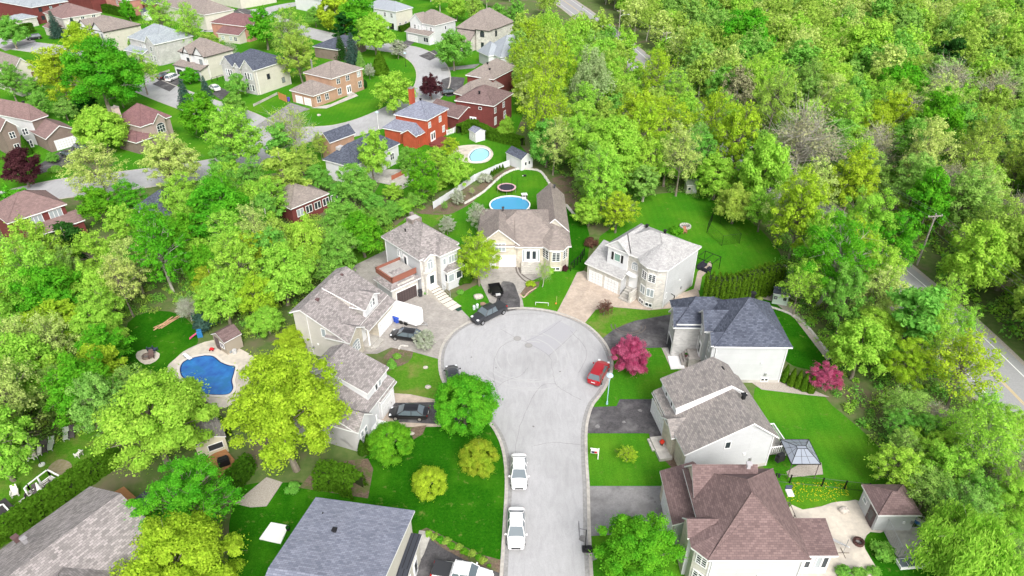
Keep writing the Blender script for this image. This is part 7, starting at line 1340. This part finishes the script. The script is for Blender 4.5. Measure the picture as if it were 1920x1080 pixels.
# white slab and step pads
x, y = g(514, 998, .1); t = thing('tarpaulin_sheet', (x, y, .03), R(0), 'white square slab on the dark lawn', 'slab'); a, b_, c, d = (g(*p, .15) for p in ((486, 1010), (508, 979), (541, 985), (526, 1019))); MB().prism([(p[0] - x, p[1] - y) for p in (a, d, c, b_)], 0, .12).build('slab', mat('white slab', (.85, .85, .84), .6), t)
t.name = 'white_slab'; x, y = g(540, 992, .3); t = thing('plant_pot', (x, y, .15), 0, 'dark plant pot on the corner of the white slab', 'plant pot'); MB().cyl(0, 0, 0, .35, .15, 0, 10, .2).build('pot', BLACK, t); MB().ell((0, 0, .45), (.2, .2, .2), 0, 8, 6, .15).build('plant', LF['dark'], t)
t = thing('concrete_slab', (0, 0, 0), 0, 'bright white slab beside the porch of the slate roofed house', 'slab'); MB().prism([g(1252, 668, .1), g(1258, 692, .1), g(1284, 690, .1), g(1275, 667, .1)], 0, .12).build('slab', mat('white slab', (.85, .85, .84), .6), t)
t = thing('concrete_slab', (0, 0, 0), 0, 'pale grey concrete landing above the bright white slab', 'slab'); MB().prism([g(1243, 652, .1), g(1252, 667, .1), g(1275, 666, .1), g(1270, 651, .1)], 0, .11).build('slab', CONC, t)
# for sale sign (small white frame with dark and red panel)
x, y = g(1121, 861); t = thing('estate_sign', (x, y, 0), R(-10), 'white framed real estate sign on the lawn by the sidewalk kerb', 'sign'); MB().box(-.05, -.05, 0, .05, .05, 1.7).build('post', TRIM, t); MB().box(-.95, -.04, 1.5, .05, .04, 1.6).build('arm', TRIM, t); p = MB().box(-.85, -.02, .85, -.1, .02, 1.42).build('panel', TRIM, t); MB().box(-.80, -.03, .9, -.45, -.021, 1.2).build('dark_field', mat('sign dark blue', (.02, .02, .06), .5), p); MB().box(-.44, -.03, .9, -.15, -.021, 1.2).build('red_field', mat('sign red', (.45, .02, .03), .5), p)
# goal frame and toy on the front lawn
x, y = g(1016, 573); t = thing('small_goal', (x, y, 0), R(-6), 'small white goal frame on the front lawn of the long stone house', 'goal'); MB().bar((-.95, 0, 0), (-.95, 0, .55), .035).bar((.95, 0, 0), (.95, 0, .55), .035).bar((-.95, 0, .55), (.95, 0, .55), .035).build('frame', TRIM, t)
x, y = g(1043, 570); t = thing('lawn_marker', (x, y, 0), 0, 'small post with orange and blue ball beside the goal', 'marker'); MB().bar((0, 0, 0), (.05, 0, 1.4), .02).build('post', mat('yellow post', (.5, .42, .2), .7), t); MB().ell((-.05, -.05, .15), (.14, .14, .14), 0, 8, 6).build('ball', mat('orange', (.7, .2, .05), .6), t)
# basketball hoop at the kerb
x, y = g(1101, 1032); t = thing('basketball_hoop', (x, y, .1), 0, 'black portable basketball hoop at the right kerb near the bottom', 'basketball hoop'); MB().box(-.5, -.35, 0, .45, .35, .25).ell((.1, 0, .3), (.45, .32, .15), 0, 10, 6).build('base', BLACK, t, bevel=.05); MB().bar((-.2, 0, .2), (-.25, .1, 2.9), .05).build('pole', BMETAL, t); MB().bar((-.25, .1, 2.9), (-.9, .15, 3.0), .04).box(-.97, -.45, 2.6, -.92, .75, 3.4).build('backboard', mat('backboard', (.10, .10, .11), .3), t); b = MB(); b_ = [( -1.2 + .23 * math.cos(R(k * 30)), .15 + .23 * math.sin(R(k * 30)), 2.75) for k in range(13)]
for k in range(12): b.bar(b_[k], b_[k + 1], .012, 0, 4)
b.build('rim', GREYM, t)
# children's slide, planks, toys by the pool
x, y = g(374, 627, .4); t = thing('toy_slide', (x, y, 0), R(200), 'small blue and pink plastic slide beside the pool shed', 'slide'); MB().box(-.4, -.3, 0, .3, .3, .75).box(-.4, -.35, .75, .3, -.28, 1.1).box(-.4, .28, .75, .3, .35, 1.1).build('tower', mat('toy blue', (.03, .18, .42), .5), t, bevel=.04); b = MB(); b.add([(.3, -.2, .75), (.3, .2, .75), (1.4, .2, .05), (1.4, -.2, .05), (.3, -.2, .69), (.3, .2, .69), (1.4, .2, 0), (1.4, -.2, 0)], [(0, 3, 2, 1), (4, 5, 6, 7), (0, 4, 7, 3), (1, 2, 6, 5), (3, 7, 6, 2)]); b.build('slide', mat('toy pink', (.75, .12, .25), .5), t)
rn = random.Random(2)
for i in range(7):
    x, y = g(305 + i * 2.6, 607 - i * .5, .1); t = thing('wood_plank', (x, y, .08 + .06 * (i % 3)), R(58 + rn.uniform(-12, 12)), 'wooden plank in the loose pile at the top of the dark lawn', 'plank', 'planks lying in a loose pile'); MB().box(-1.7, -.07, 0, 1.7, .07, .05).build('board', mat('fresh plank', (.55, .34, .20), .8), t)
x, y = g(397, 655, .2); t = thing('toy', (x, y, .05), 0, 'red ride on toy on the pool deck', 'toy'); MB().box(-.3, -.18, .1, .3, .18, .3).ell((0, 0, .35), (.22, .15, .12), 0, 8, 6).build('body', mat('toy red', (.6, .02, .03), .5), t, bevel=.05); [MB().bar((a, s_ * .2, .1), (a, s_ * .26, .1), .1, 0, 10).build('wheel', TYRE, t) for a in (-.2, .2) for s_ in (-1, 1)]
x, y = g(428, 655, .3); t = thing('pool_filter', (x, y, .05), R(-30), 'grey pool equipment box in front of the pool shed', 'pool filter'); MB().box(-.75, -.35, 0, .75, .35, .4).build('box', mat('grey equipment', (.32, .35, .38), .5), t, bevel=.1); MB().cyl(1.1, .1, 0, .55, .3, 0, 12).build('tank', mat('pale tank', (.5, .5, .5), .5), t)
x, y = g(352, 671, .2); t = thing('diving_board', (x, y, .06), R(-40), 'white diving board at the pool edge', 'diving board'); MB().box(-.9, -.22, .4, .9, .22, .46).build('board', TRIM, t); MB().box(-.8, -.2, 0, -.3, .2, .4).build('stand', GREYM, t)
x, y = g(411, 642, .3); t = thing('storage_tub', (x, y, .05), 0, 'white tub beside the pool shed door', 'tub'); MB().cyl(0, 0, 0, .55, .28, 0, 12, .34).build('tub', PLW, t); MB().cyl(0, 0, .55, .6, .36).build('lid', PLW, t)
# garden arbour
x, y = g(498, 560); t = thing('garden_arbour', (x, y, 0), R(20), 'grey wooden garden arch among the bushes', 'arbour'); b = MB(); pts = [(1.0 * math.cos(R(a_)), 0, 1.5 + .7 * math.sin(R(a_))) for a_ in range(0, 181, 20)]; b.path([(1, 0, 0)] + pts + [(-1, 0, 0)], [.05] * 12, 0, 5); b.build('arch', mat('old wood grey', (.4, .34, .3), .9), t)
# boulders
for i, (px, py, s_, lb) in enumerate(((897, 559, .75, 'large pale boulder on the lawn behind the pickup'), (906, 572, .5, 'brown boulder touching the pickup'), (798, 690, .35, 'white rock on the patchy lawn by the kerb'), (1582, 959, .55, 'pale round rock on the beige patio'), (772, 814, .35, 'white rock in the bed beside the round green tree'), (1262, 852, .3, 'white rock in the bed at the stone porch'), (803, 727, .4, 'pale rock beside the driveway near the large round maple'), (598, 217, .5, 'pale boulder on the corner lawn'), (793, 880, 0, ''))):
    if s_: x, y = g(px, py); b = MB().ell((0, 0, s_ * .3), (s_, s_ * .75, s_ * .6), 0, 9, 6, .14, random.Random(i)); o_ = b.build('boulder', noisy('pale boulder', (.52, .47, .42), (.40, .37, .33), 3) if 'brown' not in lb else mat('brown stone', (.3, .2, .14), .9)); o_.location = (x, y, .02); tag(o_, lb, 'boulder')
for i, (px, py, lb) in enumerate(((889, 577, 'left white utility pedestal on the lawn by the pickup'), (895, 574, 'right white utility pedestal on the lawn by the pickup'))): x, y = g(px, py, .3); t = thing('utility_pedestal', (x, y, 0), 0, lb, 'utility box', 'white utility pedestals'); MB().cyl(0, 0, 0, .6, .2, 0, 12).build('body', mat('pedestal pale', (.6, .68, .66), .6), t); MB().cyl(0, 0, .6, .72, .22, 0, 12, .12).build('cap', mat('pedestal pale', (.6, .68, .66), .6), t)
# dog kennel
ko = g(1652, 1032); t = thing('dog_kennel', (0, 0, 0), 0, 'wire mesh dog run with concrete floor below the detached garage', 'dog run'); KP = [g(1655, 993), g(1722, 990), g(1737, 1045), g(1682, 1047)]; MB().prism(KP, 0, .07).build('floor', CONC, t); b = MB()
for i in range(4):
    A, B = Vector(KP[i]), Vector(KP[(i + 1) % 4]); b.bar((A.x, A.y, 0), (A.x, A.y, 1.8), .035); b.bar((A.x, A.y, 1.8), (B.x, B.y, 1.8), .03); b.bar((A.x, A.y, .1), (B.x, B.y, .1), .03); n = int((B - A).length / .3)
    for k in range(n): p = A.lerp(B, k / n); b.bar((p.x, p.y, .1), (p.x, p.y, 1.8), .008, 0, 3)
    for k in range(6): b.bar((A.x, A.y, .3 + k * .25), (B.x, B.y, .3 + k * .25), .008, 0, 3)
b.build('mesh_panels', GREYM, t); t = thing('cold_frame', (*g(1707, 1055, .3), 0), R(5), 'white framed dark panels at the foot of the dog run', 'cold frame'); MB().box(-1.2, -.5, 0, 1.2, .5, .35).build('box', TRIM, t); MB().box(-1.12, -.42, .35, -.42, .42, .37).box(-.36, -.42, .35, .36, .42, .37).box(.42, -.42, .35, 1.12, .42, .37).build('panes', CARG, t)
x, y = g(1728, 978, .5); t = thing('folded_tarp', (x, y, 0), R(-50), 'blue and white bundle leaning at the garage corner', 'tarp'); MB().box(-.7, -.25, 0, .7, .25, .5).build('bundle', mat('tarp blue', (.05, .2, .6), .5), t, bevel=.1); MB().box(-.5, -.3, .5, .6, .1, .7).build('top_sheet', PLW, t, bevel=.08)
x, y = g(1573, 1018, .5); t = thing('parasol_stand', (x, y, 0), 0, 'closed grey parasol lying on a stand on the beige patio', 'parasol'); MB().bar((-.3, .6, .2), (.4, -1.0, 1.2), .14, 0, 8, .05).build('folded_canopy', mat('parasol white', (.65, .66, .68), .8), t); MB().bar((.2, -.8, 0), (.2, -.8, 2.1), .035).build('pole', GREYM, t); MB().bar((-.4, -.8, .04), (.8, -.8, .04), .05).bar((.2, -1.4, .04), (.2, -.2, .04), .05).build('base', mat('brown stand', (.15, .12, .1), .7), t)
x, y = g(1480, 925, 1.2); t = thing('patio_lounge', (x, y, 1.0), 0, 'white and blue lounge chair on the pinkish deck', 'chair'); MB().box(-.35, -.5, .25, .35, .4, .4).build('seat', PLW, t, bevel=.04); MB().box(-.35, .4, .3, .35, .5, .9).build('backrest', NAVY, t, bevel=.03)
for px, py, lb in ((1288, 741 + 45, ''), (1241, 831, 'red flowers in a pot on the porch of the mottled grey roofed house'),):
    if lb: x, y = g(px, py, .7); t = thing('plant_pot', (x, y, .45), 0, lb, 'plant pot'); MB().cyl(0, 0, 0, .35, .16, 0, 10, .22).build('pot', BN, t); MB().ell((0, 0, .5), (.28, .28, .22), 0, 9, 6, .2).build('flowers', mat('red flowers', (.6, .04, .02), .8), t)
x, y = g(1286, 668, 1.4); t = thing('plant_pot', (x, y, 1.4), 0, 'dark pot on the porch steps of the slate roofed house', 'plant pot'); MB().cyl(0, 0, 0, .35, .16, 0, 10, .22).build('pot', mat('plum pot', (.10, .03, .04), .7), t); MB().ell((0, 0, .4), (.18, .18, .14), 0, 9, 6, .2).build('plant', LF['dark'], t)
x, y = g(1463, 858, 1.9); t = thing('barbecue', (x, y, 1.35), .4, 'black barbecue on the white railed deck', 'barbecue'); MB().box(-.5, -.25, .1, .5, .25, .85).build('cart', BLACK, t, bevel=.03); MB().box(-.4, -.25, .85, .4, .25, 1.15).build('lid', BLACK, t, bevel=.08)
x, y = g(968, 331); t = thing('satellite_box', (x, y, 0), 0); bpy.data.objects.remove(t)
x, y = g(984, 328, .3); t = thing('lawn_light', (x, y, 0), 0, 'small dark and white garden box on the lawn behind the trampoline', 'garden box'); MB().box(-.3, -.2, 0, .3, .2, .35).build('body', BLACK, t, bevel=.03); MB().ell((-.4, 0, .12), (.14, .14, .12), 0, 8, 6).build('ball', TRIM, t)
# planter box and terrace by the slate roofed house
x, y = g(755, 349, .3); t = thing('planter_box', (x, y, 0), R(hd((742, 355), (772, 343), .3)), 'long pale planter box with four round openings below the slate roofed house', 'planter'); MB().box(-2.2, -.4, 0, 2.2, .4, .55).build('box', CONC, t, bevel=.03); b = MB(); [b.cyl(-1.5 + i, 0, .55, .6, .25, 0, 10) for i in range(4)]; b.build('openings', mat('planter soil', (.05, .035, .025), .9), t)
t = fence([(735, 338), (752, 330), (764, 324)], 1.0, 'reddish brown board screen above the long planter box', mat('red brown boards', (.36, .12, .07), .8), 1.5)
# ---------------- labels for the remaining trees ----------------
LM = {'kidney shaped pool': (388, 705), 'pool shed with red roof': (431, 635), 'cream garden house': (385, 815), 'lowest red brick house': (85, 400), 'red brick bungalow': (585, 385), 'white enclosed trailer': (768, 576), 'terrace house': (790, 450), 'round blue pool': (956, 380), 'trampoline': (950, 350), 'white shed with slate roof': (970, 295), 'white roofed playhouse': (1294, 350), 'light grey roofed house': (1210, 490), 'stone fire pit on the lawn': (1285, 425), 'black net enclosure': (1355, 430), 'blue spruce by the hedge': (1467, 520), 'pale green shed': (1461, 560), 'magenta shrub': (1553, 702), 'slate roofed white house': (1380, 610), 'grey hardtop gazebo': (1505, 860), 'detached garage': (1675, 940), 'weeping willow': (1820, 1020), 'nearest utility pole': (1740, 425), 'third utility pole': (1335, 165), 'second utility pole': (1236, 80), 'farthest utility pole': (1161, 25), 'bare grey tree': (1530, 260), 'silvery poplar': (1108, 165), 'dark pine of the upper wood': (1772, 120), 'brightest rounded tree of the wood': (1690, 170), 'bright maple behind the poles': (1400, 70), 'lime dome of the upper wood': (1620, 90), 'guard rail': (1850, 620), 'open highway lanes at right': (1870, 700), 'top right corner': (1900, 10), 'right edge halfway up': (1910, 480), 'left edge halfway down': (10, 540), 'left edge below the middle': (10, 700), 'planks pile': (312, 605), 'orange tinted pine': (398, 535), 'leaning pale trunks': (300, 500), 'fire pit with navy chairs': (280, 665), 'sun loungers': (115, 825), 'white stone house at top': (915, 60), 'metal roofed white house': (950, 80), 'top edge centre': (960, 5), 'dark red brick house': (900, 200), 'highway bend at top': (1090, 30)}
CN = {'bright': 'vivid green', 'green': 'mid green', 'lime': 'lime green', 'yellow': 'yellow green', 'pale': 'pale green', 'olive': 'olive', 'dull': 'dull green', 'grey': 'grey', 'dark': 'dark green', 'orange': 'orange tinted', 'silver': 'silvery', 'white': 'whitish'}
FN = {'round': 'rounded', 'tall': 'tall', 'loose': 'loose crowned', 'sparse': 'thin crowned', 'bare': 'bare twiggy', 'dense': 'dense', 'pine': 'pine', 'plume': 'plumed'}
OR = ['nearest', 'second nearest', 'third nearest', 'fourth nearest', 'fifth nearest', 'sixth nearest', 'seventh nearest', 'eighth nearest', 'ninth nearest', 'tenth nearest']
B_ = {}
for (root, x, y, r, kind, col, hz) in TREES:
    if 'label' in root: continue
    px, py = proj(x, y, ZC[kind] * r * hz); q = min(LM, key=lambda k: math.hypot(LM[k][0] - px, LM[k][1] - py)); dx, dy = px - LM[q][0], py - LM[q][1]
    rel = ('left of' if dx < 0 else 'right of') if abs(dx) > abs(dy) * 1.1 else ('above' if dy < 0 else 'below')
    B_.setdefault((CN[col], FN[kind], rel, q), []).append((math.hypot(dx, dy), root, px, py))
for (c, f, rel, q), L in B_.items():
    L.sort(key=lambda t: t[0])
    for i, (d, root, px, py) in enumerate(L):
        if not (-60 < px < 1980 and -60 < py < 1140): bpy.data.objects['%s' % root.name]['label'] = '%s %s tree just outside the frame' % (c, f); root['group'] = 'trees just outside the frame'; continue
        n = len(L); root['label'] = '%s %s tree %s the %s' % (c, f, rel, q) if n == 1 else '%s %s tree, %s one %s the %s' % (c, f, OR[min(i, 9)], rel, q)
for (root, *_r) in TREES:
    if '_w' in root: root['group'] = root.get('group') or {'left woods': 'trees of the left woods', 'right wood': 'trees of the right hand wood'}.get(root['_w'], root['_w']); del root['_w']
